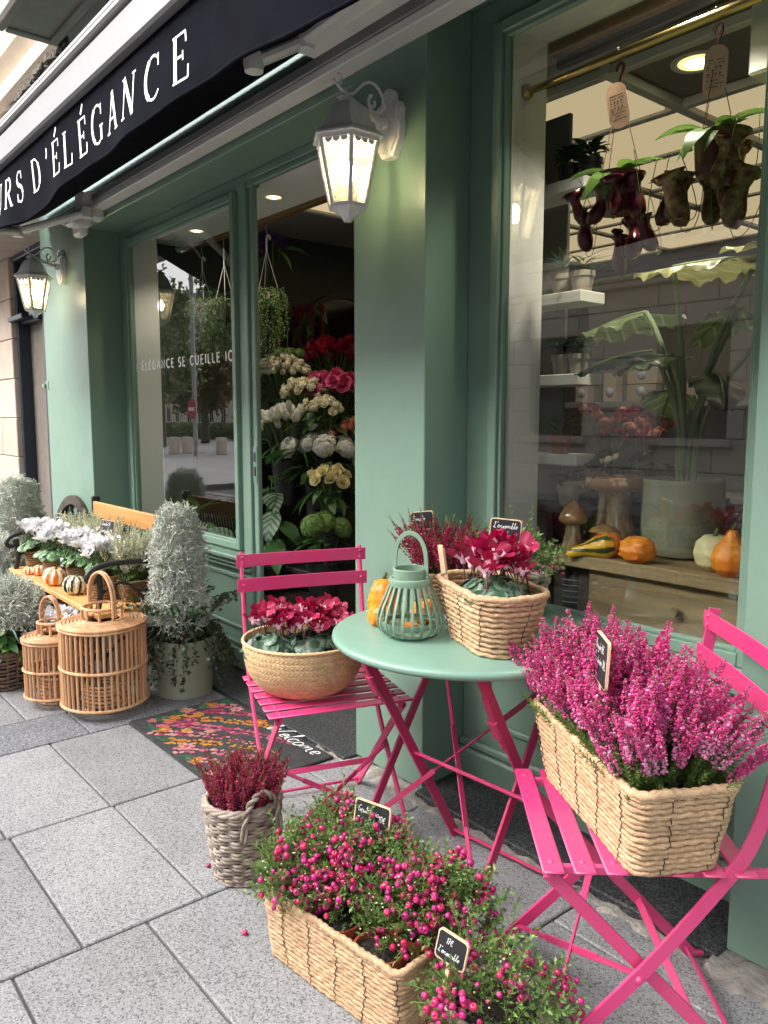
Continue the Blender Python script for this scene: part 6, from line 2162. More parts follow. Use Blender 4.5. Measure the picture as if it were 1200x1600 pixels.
gourd('warty_gourd', 'small orange warty gourd lying left of the green lantern', -1.735, 1.405, gourd_mesh('skin', RNDP(.035, .062), [m_orange], 9, .05, 26, .004, stem=.0), (.2, .2, 1), ZTAB - .002)
gourd('tall_gourd', 'taller orange warty gourd behind the green lantern', -1.80, 1.485, gourd_mesh('skin', [(.001, 0), (.034, .0), (.048, .026), (.047, .058), (.040, .085), (.028, .104), (.001, .116)], [m_orange], 9, .05, 34, .0045, stem=.012), (0, 0, 2), ZTAB)
gourd('small_gourd', 'small orange gourd half hidden behind the green lantern', -1.66, 1.52, gourd_mesh('skin', RNDP(.038, .07), [m_orange], 8, .05, 20, .004, stem=.0), (0, 0, 2), ZTAB)

t = thing('cord_basket', 'coiled seagrass basket with rounded ends on the mint table', 'basket', (-1.392, 1.508, ZTAB), R(-22.4), 'seagrass cord baskets tied with dark thread')
cord_basket(t, .135, .070, .178, .098, .155, 11, .0068, corner=.07, pitch=.034, stitches=.10, rim=1.3, step=.0045, n=9)
cyclamen('crimson cyclamen with pink throats in the basket on the mint table', (-1.36, 1.485, ZTAB + .135), .125, .080, 32, 44, CYC_RED, CYC_LEAF, .125, 'crimson cyclamens', rz=R(-22.4), fsc=1.45)
t = thing('plastic_pot', 'dark inner pot of the cyclamen on the table', 'pot', (-1.36, 1.485, ZTAB + .012))
pot_parts(t, .05, .065, .12, m_blackpot)
chalkboard("small chalkboard reading L'ensemble 17€ above the table cyclamen", (-1.415, 1.585, ZTAB + .262), R(34), R(-4), .085, .062, [("L'ensemble", .008, .036), ('17€', .030, .013)], .017, .16, roll=R(4))
t = thing('wooden_peg', 'pale wooden plant label stake beside the table cyclamen', 'plant label', (-1.515, 1.475, ZTAB + .12), R(20))
t.rotation_euler = (R(5), R(-6), R(20))
mk('stake', MB().merge(box(-.006, .006, -.002, .002, -.06, .125, .001)), [m_ply], t, smooth=False)
mk('tag', MB().merge(box(-.012, .004, -.006, -.0022, .055, .135, .002)), [m_ply], t, smooth=False)

m_jute2 = M('jute_basket', lin(132, 104, 72), .9, var=.3, vs=30, bump=1., bs=70, scale=(1, 1, 6))
t = thing('round_basket', 'dark woven round basket behind the green lantern', 'basket', (-1.755, 1.685, ZTAB))
for k in range(9):
    z = .008 + k * .0135
    P2, ln = rrect(.066 + .012 * k / 9, .066 + .012 * k / 9, .065, .008)
    mk('weave_row', MB().merge(rope(np.c_[P2, np.full(len(P2), z)], .0078, .03, ln, k, 7)), [m_jute2], t, angle=None)
mk('soil', MB().merge(lathe([(.07, .11), (.001, .118)], 20)), [m_soil], t)
HB = [spike_mesh('flower_spike', .19, .22, .90, 150, .0042, .0085, [m_stem, m_redfl, m_palefl, m_needle], .35, .10, 34, .006) for _ in range(5)]
hd = thing('heather', 'burgundy heather in the dark basket behind the green lantern', 'heather', (-1.755, 1.685, ZTAB + .11), 0, 'burgundy heathers')
heather(hd, HB, [(.06 * math.sqrt((i + .5) / 58) * math.cos(i * 2.4), .06 * math.sqrt((i + .5) / 58) * math.sin(i * 2.4), 0) for i in range(58)], (.75, .75), 1.02)
chalkboard('small chalkboard half hidden in the burgundy heather behind the lantern', (-1.865, 1.70, ZTAB + .235), R(40), R(-3), .075, .06, [('Simple', .006, .030)], .017, .17, roll=R(-6))

t = thing('wicker_basket', 'pale wicker basket behind the table cyclamen', 'basket', (-1.535, 1.775, ZTAB), 0, 'wicker baskets')
wicker(t, .072, .095, .135, 8, 16, .0052, [m_wick])
GF_T = gaultheria_mesh(130, .095, .095, .095, 14)
GB_T = bud_mesh(90, .105, .105, .105)
gaultheria('berry laden gaultheria in the wicker basket behind the table cyclamen', (-1.535, 1.775, ZTAB + .13), .10, .10, .10, 150, GF_T, GB_T, 'pink berried gaultherias')
mk('soil', MB().merge(lathe([(.085, .12), (.001, .126)], 20)), [m_soil], t)

# ------------------------------------------------------------------ left chair: plaited bowl basket with cyclamens
t = thing('bowl_basket', 'herringbone plaited straw bowl basket on the left pink chair', 'basket', (-2.01, 1.335, .4555), 0)
bp = np.array([(.001, .0), (.09, .0), (.125, .012), (.158, .045), (.178, .085), (.186, .125), (.187, .165)])
bpr = smooth_poly(bp, 2)
d_ = np.r_[0, np.cumsum(np.linalg.norm(np.diff(bpr, axis=0), axis=1))]
def bow(a, s, lift=0.):
    r_ = np.interp(s, d_, bpr[:, 0]) + lift * .9
    z_ = np.interp(s, d_, bpr[:, 1])
    return np.array([r_ * math.cos(a), r_ * math.sin(a), z_])
mk('lining', MB().merge(lathe(np.c_[np.maximum(bpr[:, 0] - .003, .001), bpr[:, 1]], 60)), [m_grass2], t)
mb = MB()
rows_ = 22
s0, s1 = .085, d_[-1]
for i in range(rows_):
    s = s0 + (s1 - s0) * i / rows_
    ds = (s1 - s0) / rows_
    m_ = 82
    for k in range(m_):
        da = 2 * PI / m_
        a = (k + .5 * (i % 2)) * da
        sl = 1 if (i // 1) % 2 else -1
        hh, ww = ds * .98, da * 1.28
        V = []
        for v, lf in ((-.5, .0006), (0, .0030), (.5, .0006)):
            for u, l2 in ((-.5, .0), (0, .0012), (.5, .0)):
                V.append(bow(a + u * ww * .62 + sl * v * da * 1.05, s + ds / 2 + v * hh * 1.3 + u * ds * .15, lf + l2))
        F = [[q * 3 + p, q * 3 + p + 1, (q + 1) * 3 + p + 1, (q + 1) * 3 + p] for q in range(2) for p in range(2)]
        mb.add(V, F)
mk('plait', mb, [m_grass2], t, kind='stuff', angle=None)
P2, ln = rrect(.187, .187, .186, .008)
V, F = rope(np.c_[P2, np.full(len(P2), .167)], .0055, .018, ln, 0, 7)
mk('rim', MB().add(V, F), [m_grass2], t, angle=None)
mk('soil', MB().merge(lathe([(.18, .125), (.001, .13)], 30)), [m_soil], t)
for lab, dx, dy, n in (('left crimson cyclamen in the plaited bowl on the left chair', -.035, -.085, 17), ('middle crimson cyclamen in the plaited bowl on the left chair', .03, .0, 17),
                       ('right crimson cyclamen in the plaited bowl on the left chair', .0, .085, 17)):
    cyclamen(lab, (-2.01 + dx, 1.335 + dy, .4555 + .135), .090, .074, n, 38, CYC_RED, CYC_LEAF, .112, 'crimson cyclamens', rz=R(70), fsc=1.18)
t = thing('price_tag', 'small pale price tag stuck in the cyclamen bowl', 'price tag', (-1.90, 1.40, .62), R(30))
mk('tag', MB().merge(box(-.012, .012, -.0008, .0008, .0, .024, 0), rot=ry3(.3)), [m_pale], t, smooth=False)
mk('stake', MB().merge(tube([(0, 0, -.05), (.002, 0, .004)], .0012, 5)), [m_pale], t)

# ------------------------------------------------------------------ right chair: long cord basket of pink heather
RB = np.array([-.915, 1.410, .4555])
t = thing('cord_basket', 'long seagrass basket tied with dark thread on the right pink chair', 'basket', tuple(RB), R(-28.8), 'seagrass cord baskets tied with dark thread')
cord_basket(t, .218, .084, .25, .106, .172, 14, .0062, corner=.03, pitch=.032, stitches=.095, rim=1.45, step=.0045, n=9)
t = thing('soil_liner', 'dark soil filling the long seagrass basket on the right chair', 'soil', tuple(RB + [0, 0, .02]), R(-28.8))
mk('soil', MB().merge(box(-.205, .205, -.072, .072, 0, .12, .01)), [m_soil], t, smooth=False)
HP = [spike_mesh('flower_spike', .24, .34, .99, 210, .0050, .0108, [m_stem, m_pinkfl, m_palefl, m_needle], 0., .45, 120, .0105) for _ in range(5)] + \
     [spike_mesh('flower_spike', .22, .42, .98, 150, .0044, .0095, [m_stem, m_pinkfl, m_palefl, m_needle], 0., 1.0, 150, .012) for _ in range(2)]
hd = thing('heather', 'tall bright pink heather filling the basket on the right chair', 'heather', tuple(RB + [0, 0, .135]), R(-28.8))
pts = [((i % 19 - 9) * .0225 + random.uniform(-.009, .009), ((i // 19) - 4.5) * .0155 + random.uniform(-.006, .006), random.uniform(-.01, .02)) for i in range(190)]
pts = np.array(pts)
for i, p in enumerate(pts):
    q = p / np.array([.205, .075, 1])
    d = np.array([q[0] * .42, q[1] * .50, 1.]) + RNG.normal(0, .09, 3) * [1, 1, 0]
    edge = abs(q[1]) > .55 or abs(q[0]) > .8
    m_ = HP[5 + i % 2] if (edge and random.random() < .7) else HP[i % 5]
    s = random.uniform(.80, 1.10) * (1.08 if not edge else .95)
    obj('flower_spike', m_, hd, p, euler_of(d, random.uniform(0, 6)), s)
# low green sprigs over the rim
sg = sprig_geo(.075, 40, .0022, .0095)
mb = MB()
n_sp = 420
px_ = np.c_[RNG.uniform(-.21, .21, n_sp), RNG.choice([-1, 1], n_sp) * RNG.uniform(.03, .085, n_sp), RNG.uniform(.0, .02, n_sp)]
dd = np.c_[px_[:, 0] * 1.4, px_[:, 1] * 4.5, np.full(n_sp, .9)] + RNG.normal(0, .25, (n_sp, 3))
mb.add(*scatter(sg, aligned(dd, RNG.uniform(0, 6, n_sp)), px_, RNG.uniform(.8, 1.6, n_sp)))
mk('green_sprigs', mb, [m_needle], hd, kind='stuff')
chalkboard('chalkboard sign with handwriting standing in the tall pink heather', (-.925, 1.335, .762), R(-45), R(-3), .125, .098, [('Bruyère 8€', .010, .066), ('Jardinière 30€', .008, .038)], .020, .16, roll=R(-3))

# ------------------------------------------------------------------ crate of gaultherias on the pavement
CB = np.array([-1.363, 1.048, 0])
t = thing('cord_basket', 'long seagrass crate of berry plants standing on the paving', 'basket', (CB[0], CB[1], .001), R(6.3), 'seagrass cord baskets tied with dark thread')
cord_basket(t, .213, .096, .228, .108, .172, 14, .0061, corner=.022, pitch=.031, stitches=.088, rim=1.35, step=.0045, n=9)
GFs = [gaultheria_mesh(210, .098, .078, .12, 5) for _ in range(3)]
GBs = [bud_mesh(130, .108, .088, .13) for _ in range(2)]
def gpot(t):
    pot_parts(t, .042, .058, .115, m_terra, .004, True, -.135)
for i, (lx, ly, dz, ox, oy, nb, lab) in enumerate(((-.145, .048, .022, .0, .025, 185, 'berried gaultheria at the far left corner of the crate'), (.0, .052, .025, 0, .012, 190, 'berried gaultheria at the back middle of the crate behind the sign'),
                                       (.142, .05, .012, .045, .03, 180, 'berried gaultheria at the back right corner of the crate'), (-.15, -.05, .004, .0, .014, 170, 'berried gaultheria spilling over the left end of the crate'),
                                       (-.025, -.045, .004, -.02, .045, 190, 'berried gaultheria in the front middle of the crate'), (.115, -.046, .0, .02, .075, 150, 'berried gaultheria in the open terracotta pots at the near end of the crate'))):
    c, s = math.cos(R(6.3)), math.sin(R(6.3))
    loc = (CB[0] + lx * c - ly * s, CB[1] + lx * s + ly * c, .175 + dz)
    g = thing('gaultheria', lab, 'berry plant', loc, R(6.3), 'pink berried gaultherias')
    fo = obj('foliage', GFs[i % 3], g, (ox, oy, .0), (0, 0, (0, PI)[i % 2]), kind='stuff')
    obj('flower_bud', GBs[i % 2], g, (ox, oy, 0), (0, 0, 1.0 * i), kind='stuff')
    gpot(g)
    rx_, ry_, h_ = .102, .080, .13
    c_, _ = dome_points(30, rx_, ry_, h_, -.05, .05)
    placed, n, tries = [], 0, 0
    while n < nb and tries < 5000:
        tries += 1
        k = random.randrange(30)
        p = c_[k] + RNG.normal(0, .019, 3)
        ln = np.linalg.norm(p / np.array([rx_, ry_, h_]))
        if ln < .92 or ln > 1.35 or p[2] < -.02:
            continue
        if placed and np.min(np.linalg.norm(np.array(placed) - p, axis=1)) < .0108:
            continue
        placed.append(p)
        n += 1
        obj('berry', BERRIES[random.randrange(4)], g, p + [ox, oy, 0], euler_of(p / np.array([rx_, ry_, h_]) + RNG.normal(0, .5, 3)), random.uniform(.88, 1.2))
chalkboard('chalkboard sign reading Gaultheria 10€ and Jardinière 30€ in the berry crate', (-1.395, 1.105, .285), R(14), R(-10), .105, .105, [('Gaultheria', .010, .076), ('10€', .072, .066), ('Jardinière', .007, .048), ('30€', .066, .036)], .0165, .16)
# fallen berries
for lab, x, y in (('lone fallen berry on the paving beside the crate', -1.665, .915), ('fallen berry near the corner of the wicker basket', -2.0, .985)):
    t = thing('fallen_berry', lab, 'berry', (x, y, .0055))
    obj('berry', BERRIES[0], t, (0, 0, 0), (.6, .3, 0))
# small potted gaultheria at the bottom edge
t = thing('wicker_pot', 'grey wicker pot at the bottom edge of the picture', 'basket', (-.962, 1.078, .001), 0, 'wicker baskets')
wicker(t, .078, .098, .150, 8, 16, .0055, [m_wick])
mk('soil', MB().merge(lathe([(.088, .135), (.001, .142)], 20)), [m_soil], t)
GF_S = gaultheria_mesh(240, .125, .125, .10, 10)
gaultheria('berried gaultheria in the grey wicker pot at the bottom edge', (-.962, 1.078, .145), .125, .125, .105, 150, GF_S, GB_T, 'pink berried gaultherias', cluster=22)
chalkboard("small chalkboard reading 17€ l'ensemble in the gaultheria at the bottom edge", (-1.02, 1.005, .245), R(8), R(-12), .072, .058, [('17€', .022, .036), ("L'ensemble", .006, .014)], .0135, .1, roll=R(5))

# ------------------------------------------------------------------ wicker basket of burgundy heather on the floor
t = thing('wicker_basket', 'grey wicker basket with two loop handles on the paving', 'basket', (-1.915, 1.055, .001), R(20), 'wicker baskets')
wicker(t, .078, .106, .215, 12, 18, .0050, [m_wick], 1.0, .0058, 2)
for s in (-1, 1):
    P = [(.052 * math.cos(R(a)), s * (.105 + .004 * math.sin(R(a))), .20 + .075 * math.sin(R(a))) for a in range(0, 181, 9)]
    P = [(P[0][0] + .006, P[0][1], .15)] + P + [(P[-1][0] - .006, P[-1][1], .15)]
    P = np.array(smooth_poly(P, 1)) @ rz3(R(-110 + 0)).T
    for q in range(2):
        th = np.arange(len(P)) * .55 + q * PI
        T, N, Bn = frames(P)
        mk('handle', MB().merge(tube(P + .0055 * (np.cos(th)[:, None] * N + np.sin(th)[:, None] * Bn), .0056, 6)), [m_wick], t, angle=None)
mk('inner_pot', MB().merge(lathe([(.06, .02), (.080, .19), (.084, .19), (.084, .196), (.076, .196), (.072, .18)], 24)), [m_blackpot], t, angle=35)
mk('soil', MB().merge(lathe([(.074, .178), (.001, .184)], 20)), [m_soil], t)
HB2 = [spike_mesh('flower_spike', .17, .15, .97, 165, .0038, .0082, [m_stem, m_redfl, m_palefl, m_needle], .1, .12, 30, .006) for _ in range(5)]
hd = thing('heather', 'burgundy heather in the grey wicker basket on the paving', 'heather', (-1.925, 1.065, .175), 0, 'burgundy heathers')
heather(hd, HB2, [(.068 * math.sqrt((i + .5) / 90) * math.cos(i * 2.4), .068 * math.sqrt((i + .5) / 90) * math.sin(i * 2.4), 0) for i in range(90)], (.42, .42), .98)

# ------------------------------------------------------------------ doormat
MC = np.array([-2.785, 1.463, .001])
t = thing('doormat', 'dark grey Welcome doormat printed with bright flowers at the threshold', 'doormat', tuple(MC))
m_mat = M('grey_coir', (.040, .040, .042), .95, var=.3, vs=12, bump=.8, bs=260)
mk('mat', MB().merge(box(-.42, .42, -.237, .237, 0, .012, .004)), [m_mat], t, smooth=False)
def mp(n, c):
    return M('print_' + n, tuple(.62 * k + .012 for k in lin(*c)), .95, var=.30, vs=40, bump=.8, bs=300)
pm_ = [mp('orange', (224, 124, 36)), mp('amber', (226, 160, 40)), mp('pink', (226, 110, 140)), mp('rose', (190, 40, 96)), mp('pale', (232, 160, 156)), mp('green', (38, 108, 74)), mp('dark', (62, 26, 30)), mp('yellow', (244, 196, 60))]
mb = MB()
zl = [.0122]
def disc(x, y, r, m, sq=1., rot=0.):
    zl[0] += .0000025
    th = np.linspace(0, 2 * PI, 11)[:-1]
    rr = r * (1 + .12 * np.sin(th * 5 + x * 40))
    V = np.vstack([[[x, y, zl[0]]], np.c_[x + rr * np.cos(th) * math.cos(rot) - rr * sq * np.sin(th) * math.sin(rot), y + rr * np.cos(th) * math.sin(rot) + rr * sq * np.sin(th) * math.cos(rot), np.full(10, zl[0])]])
    mb.add(V, [[0, 1 + k, 1 + (k + 1) % 10] for k in range(10)], m)
def flower5(x, y, r, m, c, n=5):
    for k in range(n):
        a = k * 2 * PI / n + x * 9
        disc(x + r * .6 * math.cos(a), y + r * .6 * math.sin(a), r * .45, m, .7, a)
    disc(x, y, r * .3, c)
def spray(x0, y0, ang, L, m, m2, r):
    c_, s_ = math.cos(R(ang)), math.sin(R(ang))
    n = int(L / .020)
    for k in range(n):
        u = k / n
        bend = .05 * math.sin(u * 2.6)
        x, y = x0 + c_ * L * u - s_ * bend, y0 + s_ * L * u + c_ * bend
        if abs(x) > .405 or abs(y) > .222:
            continue
        disc(x, y, .015, 6, .28, R(ang))
        rr = r * (1 - .55 * u)
        for sd in (-1, 1):
            o = rr * random.uniform(.8, 1.5)
            px, py = x - s_ * o * sd + random.uniform(-.006, .006), y + c_ * o * sd + random.uniform(-.006, .006)
            if abs(px) < .405 and abs(py) < .222 and random.random() < .92:
                disc(px, py, rr * random.uniform(.75, 1.2), random.choice((m, m, m2)), random.uniform(.55, .95), random.uniform(0, 3))
for x, y, a, L, m, m2, r in ((-.36, .03, 30, .40, 3, 2, .017), (-.34, -.06, 30, .60, 1, 0, .016), (-.30, -.13, 28, .62, 2, 3, .018), (-.24, -.20, 30, .50, 4, 3, .015), (-.13, -.21, 32, .52, 1, 0, .014),
                             (-.02, -.215, 30, .48, 2, 4, .015), (.10, -.215, 30, .40, 4, 2, .014), (-.38, .10, 28, .26, 2, 4, .016)):
    spray(x, y, a, L, m, m2, r)
for x, y, r, m, c in ((-.37, .12, .040, 0, 7), (-.25, .19, .032, 4, 3), (-.05, .19, .034, 0, 7), (-.38, .01, .036, 4, 1), (-.30, .03, .028, 1, 0), (-.33, -.09, .042, 0, 7), (-.27, -.03, .030, 3, 4),
                      (-.24, -.16, .036, 0, 7), (-.36, -.15, .028, 2, 1), (-.17, -.09, .024, 1, 0), (-.10, -.02, .022, 4, 1), (-.02, -.16, .034, 4, 3), (.12, -.19, .030, 0, 7), (.25, -.20, .028, 2, 1), (.30, -.12, .024, 4, 3)):
    flower5(x, y, r, m, c, 6)
for x, y in ((-.39, .18), (-.40, .08), (-.40, -.04), (-.385, -.12), (-.31, -.20), (-.17, -.215), (.05, -.215), (.19, -.215)):
    for k in range(8):
        disc(x + random.uniform(-.005, .05), y + random.uniform(-.01, .03), .027, 5, .2, R(30) + random.uniform(-.5, .5))
mk('flower_print', mb, pm_, t, smooth=False, kind='stuff')
g, w = text_geo('Welcome', HAND, .085, .055, .0, .30, 1.05, True)
V = g[0] * [.36 / w, 1, 1]
V = np.c_[.005 + V[:, 0], .175 + V[:, 1], np.full(len(V), .0131) + V[:, 2]]
mk('welcome_lettering', MB().add(V, g[1]), [m_letter], t, smooth=False)

# ------------------------------------------------------------------ rattan lanterns
def rattan_lantern(label, loc, Rr, H, n, rt, hk=.62, rz=0.):
    t = thing('rattan_lantern', label, 'rattan lantern', loc, rz, 'rattan stick lanterns on the paving')
    z0, z1 = .045, .045 + H
    for k in range(n):
        a = k * 2 * PI / n + random.uniform(-.012, .012)
        r_ = rt * random.uniform(.85, 1.15)
        P = [(Rr * math.cos(a), Rr * math.sin(a), z0), (Rr * math.cos(a + random.uniform(-.01, .01)) * 1.004, Rr * math.sin(a) * 1.004, (z0 + z1) / 2), (Rr * math.cos(a + .006), Rr * math.sin(a + .006), z1)]
        mk('rattan_stick', MB().merge(tube(P, r_, 7)), [m_rattan], t)
    def ring(r_, z, rad, name='rattan_ring'):
        P = [(r_ * math.cos(a), r_ * math.sin(a), z + .001 * math.sin(3 * a)) for a in np.arange(0, 2 * PI, 2 * PI / 56)]
        return mk(name, MB().merge(tube(P, rad, 7, closed=True)), [m_rattan], t)
    for z, k in ((z0 + .002, 1.12), (z0 + H * .47, 1.12), (z1, 1.15), (z1 - .013, 1.05)):
        ring(Rr + rt * k, z, rt * 1.1)
    ring(Rr - rt * 2, z0 + H * .47, rt * .8)
    k = 0
    r_ = Rr - rt * .8
    while r_ > Rr * .50:
        ring(r_, z1 + .004 + .0015 * k, rt * 1.05)
        r_ -= rt * 2.5
        k += 1
    rn = Rr * .47
    ring(rn, z1 + .068, rt * 1.15)
    ring(rn * .98, z1 + .012, rt)
    for k in range(9):
        a = k * 2 * PI / 9
        mk('neck_stick', MB().merge(tube([(rn * math.cos(a), rn * math.sin(a), z1 + .005), (rn * math.cos(a), rn * math.sin(a), z1 + .068)], rt * 1.05, 7)), [m_rattan], t)
    ring(Rr * .48, .007, rt * 1.1)
    ring(Rr * .50, z0 - .008, rt)
    for k in range(8):
        a = k * 2 * PI / 8 + .3
        mk('foot_stick', MB().merge(tube([(Rr * .49 * math.cos(a), Rr * .49 * math.sin(a), .006), (Rr * .49 * math.cos(a), Rr * .49 * math.sin(a), z0)], rt, 6)), [m_rattan], t)
    for k in range(5):
        ring(Rr * (.55 - .015 * k), z0 + .012 + .016 * k, rt * .9, 'base_coil')
    hr = rn * 1.12
    for off in (-1, 1):
        P = [(hr * math.cos(R(a)), off * rt * 1.0, z1 + .085 + hk * H * .62 * math.sin(R(a)) ** .85) for a in range(3, 178, 6)]
        P = [(hr, off * rt, z1 + .03)] + P + [(-hr, off * rt, z1 + .03)]
        mk('handle', MB().merge(tube(smooth_poly(np.array(P), 1), rt * 1.05, 7)), [m_rattan], t)
    for s in (-1, 1):
        P = [(s * hr + .009 * math.cos(a), rt * 1.0 + .012 * math.sin(a), z1 + .095 + .0025 * a / 6) for a in np.arange(0, 25, .5)]
        mk('binding', MB().merge(tube(P, rt * .45, 5)), [m_rattan], t)
    mk('glass_cylinder', MB().merge(lathe([(Rr * .40, z0 + .05), (Rr * .40, z1 - .03), (Rr * .385, z1 - .03), (Rr * .385, z0 + .05)], 28)), [m_lglass], t)
    return t
rattan_lantern('large rattan stick lantern with arched handle at the end of the bench', (-3.46, 1.225, 0), .180, .355, 46, .0062, .62, R(12))
rattan_lantern('smaller rattan stick lantern half hidden behind the large one', (-3.69, 1.07, 0), .118, .265, 32, .0058, .60, R(20))

# ------------------------------------------------------------------ sage pot with the silver column
SP = np.array([-3.44, 1.60, .001])
t = thing('sage_planter', 'sage green round planter pot on the paving beside the doormat', 'pot', tuple(SP))
pot_parts(t, .128, .136, .27, m_sagepot, .004)
COLB = bush_mesh('twigs', 2500, column_shape(.112, .45), [m_silver], .055, .0020)
DOMB = bush_mesh('twigs', 1700, dome_shape(.15, .22), [m_silver], .06, .0021)
def silver(label, loc, me, sc, h):
    t = thing('silver_bush', label, 'cushion bush', loc, random.uniform(0, 6), 'silver cushion bushes')
    obj('twigs', me, t, sc=sc, kind='stuff')
    mk('trunk', MB().merge(tube([(0, 0, -.12), (.005, 0, h * .5), (0, 0, h * .8)], .012, 6)), [m_silver], t)
silver('tall silver cushion bush column rising from the sage planter', (SP[0], SP[1] - .02, .33), COLB, (1.0, 1.0, 1.2), .45)
vm = MB()
rl = roundleaf(.009, .12, 7)
for k in range(150):
    a = RNG.uniform(0, 2 * PI)
    up_ = RNG.uniform(0, 1)
    L = RNG.uniform(.10, .30)
    c_, s_ = math.cos(a), math.sin(a)
    if up_ < .62:
        P = np.array([(c_ * .06, s_ * .06, .255), (c_ * .10, s_ * .10, .30 + .07 * up_), (c_ * .15, s_ * .15, .31 + .06 * up_), (c_ * (.17 + L * .2), s_ * (.17 + L * .2), .30 - L * .35), (c_ * (.175 + L * .25), s_ * (.175 + L * .25), .29 - L * .75)])
    else:
        e = RNG.uniform(.2, .9)
        P = np.array([(c_ * .05, s_ * .05, .255), (c_ * .09, s_ * .09, .33), (c_ * .13, s_ * .13, .40), (c_ * (.15 + L * .15), s_ * (.15 + L * .15), .42 + L * .12 * e), (c_ * (.17 + L * .38), s_ * (.17 + L * .38), .42 + L * .25 * e)])
    P = P + RNG.normal(0, .008, P.shape)
    P = smooth_poly(P, 1)
    vm.merge(tube(P, .0009, 3, cap=False), 1)
    nl = int(16 + L * 40)
    q = np.stack([np.interp(np.linspace(.6, len(P) - 1, nl), range(len(P)), P[:, c]) for c in range(3)], 1) + RNG.normal(0, .004, (nl, 3))
    D = RNG.normal(0, .6, (nl, 3)) + np.array([c_ * .5, s_ * .5, .8])
    vm.add(*scatter(rl, aligned(D, RNG.uniform(0, 6, nl)), q, RNG.uniform(.55, 1.15, nl)))
t = thing('trailing_vine', 'dark small leaved vine trailing over the sage planter', 'vine', tuple(SP))
mk('vine_leaves', vm, [m_darkleaf, m_brownstem], t, kind='stuff', angle=None)
silver('tall silver cushion bush left of the wooden wheel', (-5.48, 1.42, .42), COLB, (1.15, 1.15, 1.05), .45)
silver('low silver cushion bush below the left end of the bench', (-4.13, 1.02, .30), DOMB, (1.0, 1.0, .95), .15)
silver('silver cushion bush at the left edge behind the bench end', (-5.15, 1.22, .36), DOMB, (1.0, 1.0, 1.0), .15)
for lab, x, y, h, r_ in (('dark pot under the silver bush left of the wheel', -5.48, 1.42, .40, .13), ('dark pot under the low silver bush by the bench', -4.13, 1.02, .28, .11), ('dark pot under the silver bush at the left edge', -5.15, 1.22, .34, .11)):
    t = thing('plant_pot', lab, 'pot', (x, y, .001), 0, 'dark pots under the silver bushes')
    pot_parts(t, r_ * .8, r_, h, m_blackpot)

# ------------------------------------------------------------------ bench with its display
BX0, BX1 = -4.95, -3.50
bn = thing('garden_bench', 'honey coloured wooden garden bench with black iron ends', 'bench', ((BX0 + BX1) / 2, 1.43, 0))
BOx = np.array([(BX0 + BX1) / 2, 1.43, 0])
def bnp(name, geos, mats, smooth=False, **k):
    mb = MB()
    for g in geos:
        mb.merge(g, off=-BOx)
    return mk(name, mb, mats, bn, smooth=smooth, **k)
for y0, y1 in ((1.215, 1.325), (1.335, 1.435), (1.445, 1.545), (1.555, 1.635)):
    bnp('seat_plank', [box(BX0, BX1, y0, y1, .398, .424, .004)], [m_pine])
V, F = box(BX0 + .10, BX1 - .02, -.012, .012, .70, .795, .005)
bnp('back_plank', [(V + [0, 1.70, 0], F)], [m_pine])
V, F = box(BX0 + .10, BX1 - .02, -.010, .010, .455, .50, .004)
bnp('back_plank', [(V + [0, 1.66, 0], F)], [m_pine])
for k in range(34):
    x = BX0 + .16 + k * (BX1 - BX0 - .26) / 33
    bnp('iron_spindle', [tube([(x, 1.665, .50), (x, 1.69, .70)], .0045, 6)], [m_dark], smooth=True)
for x in (BX0 + .06, BX1 - .06):
    bnp('iron_end', [tube(smooth_poly(np.array([(x, 1.24, .0), (x, 1.27, .2), (x, 1.23, .38), (x, 1.26, .5), (x, 1.25, .60)]), 2), .014, 8),
                     tube(smooth_poly(np.array([(x, 1.66, .0), (x, 1.62, .2), (x, 1.65, .42), (x, 1.70, .65), (x, 1.72, .80)]), 2), .014, 8),
                     tube(smooth_poly(np.array([(x, 1.69, .60), (x, 1.5, .63), (x, 1.32, .64), (x, 1.22, .62), (x, 1.19, .58), (x, 1.215, .555), (x, 1.245, .57), (x, 1.24, .595)]), 2), .013, 8),
                     tube([(x, 1.23, .385), (x, 1.66, .385)], .013, 8),
                     tube(smooth_poly(np.array([(x, 1.27, .2), (x, 1.36, .30), (x, 1.45, .22), (x, 1.54, .30), (x, 1.62, .2)]), 2), .009, 6),
                     tube(smooth_poly(np.array([(x, 1.26, .5), (x, 1.36, .56), (x, 1.45, .47), (x, 1.56, .56), (x, 1.67, .5)]), 2), .008, 6)], [m_dark], smooth=True)
V, F = box(BX0 + .06, BX0 + .085, -.03, .02, .66, .825, .006)
bnp('iron_cap', [(V + [.02, 1.715, 0], F)], [m_dark])
ZB = .4245
CP = 'white cyclamens in jute pots on the bench'
def jutepot(lab, x, y, r, h):
    t = thing('jute_pot', lab, 'pot', (x, y, ZB), 0, 'jute wrapped pots on the bench')
    mk('pot', MB().merge(lathe([(r * .80, 0), (r * .9, h * .4), (r, h), (r * .93, h), (r * .88, h * .85)], 28, True)), [m_jute], t)
    for k in range(9):
        P2, ln = rrect(r * (.82 + .17 * (k + .5) / 9) + .001, r * (.82 + .17 * (k + .5) / 9) + .001, r * .8, .01)
        mk('jute_turn', MB().merge(rope(np.c_[P2, np.full(len(P2), h * (k + .5) / 9)], h / 17, .02, ln, k, 6)), [m_jute], t, angle=None)
    mk('soil', MB().merge(lathe([(r * .9, h * .88), (.001, h * .9)], 18)), [m_soil], t)
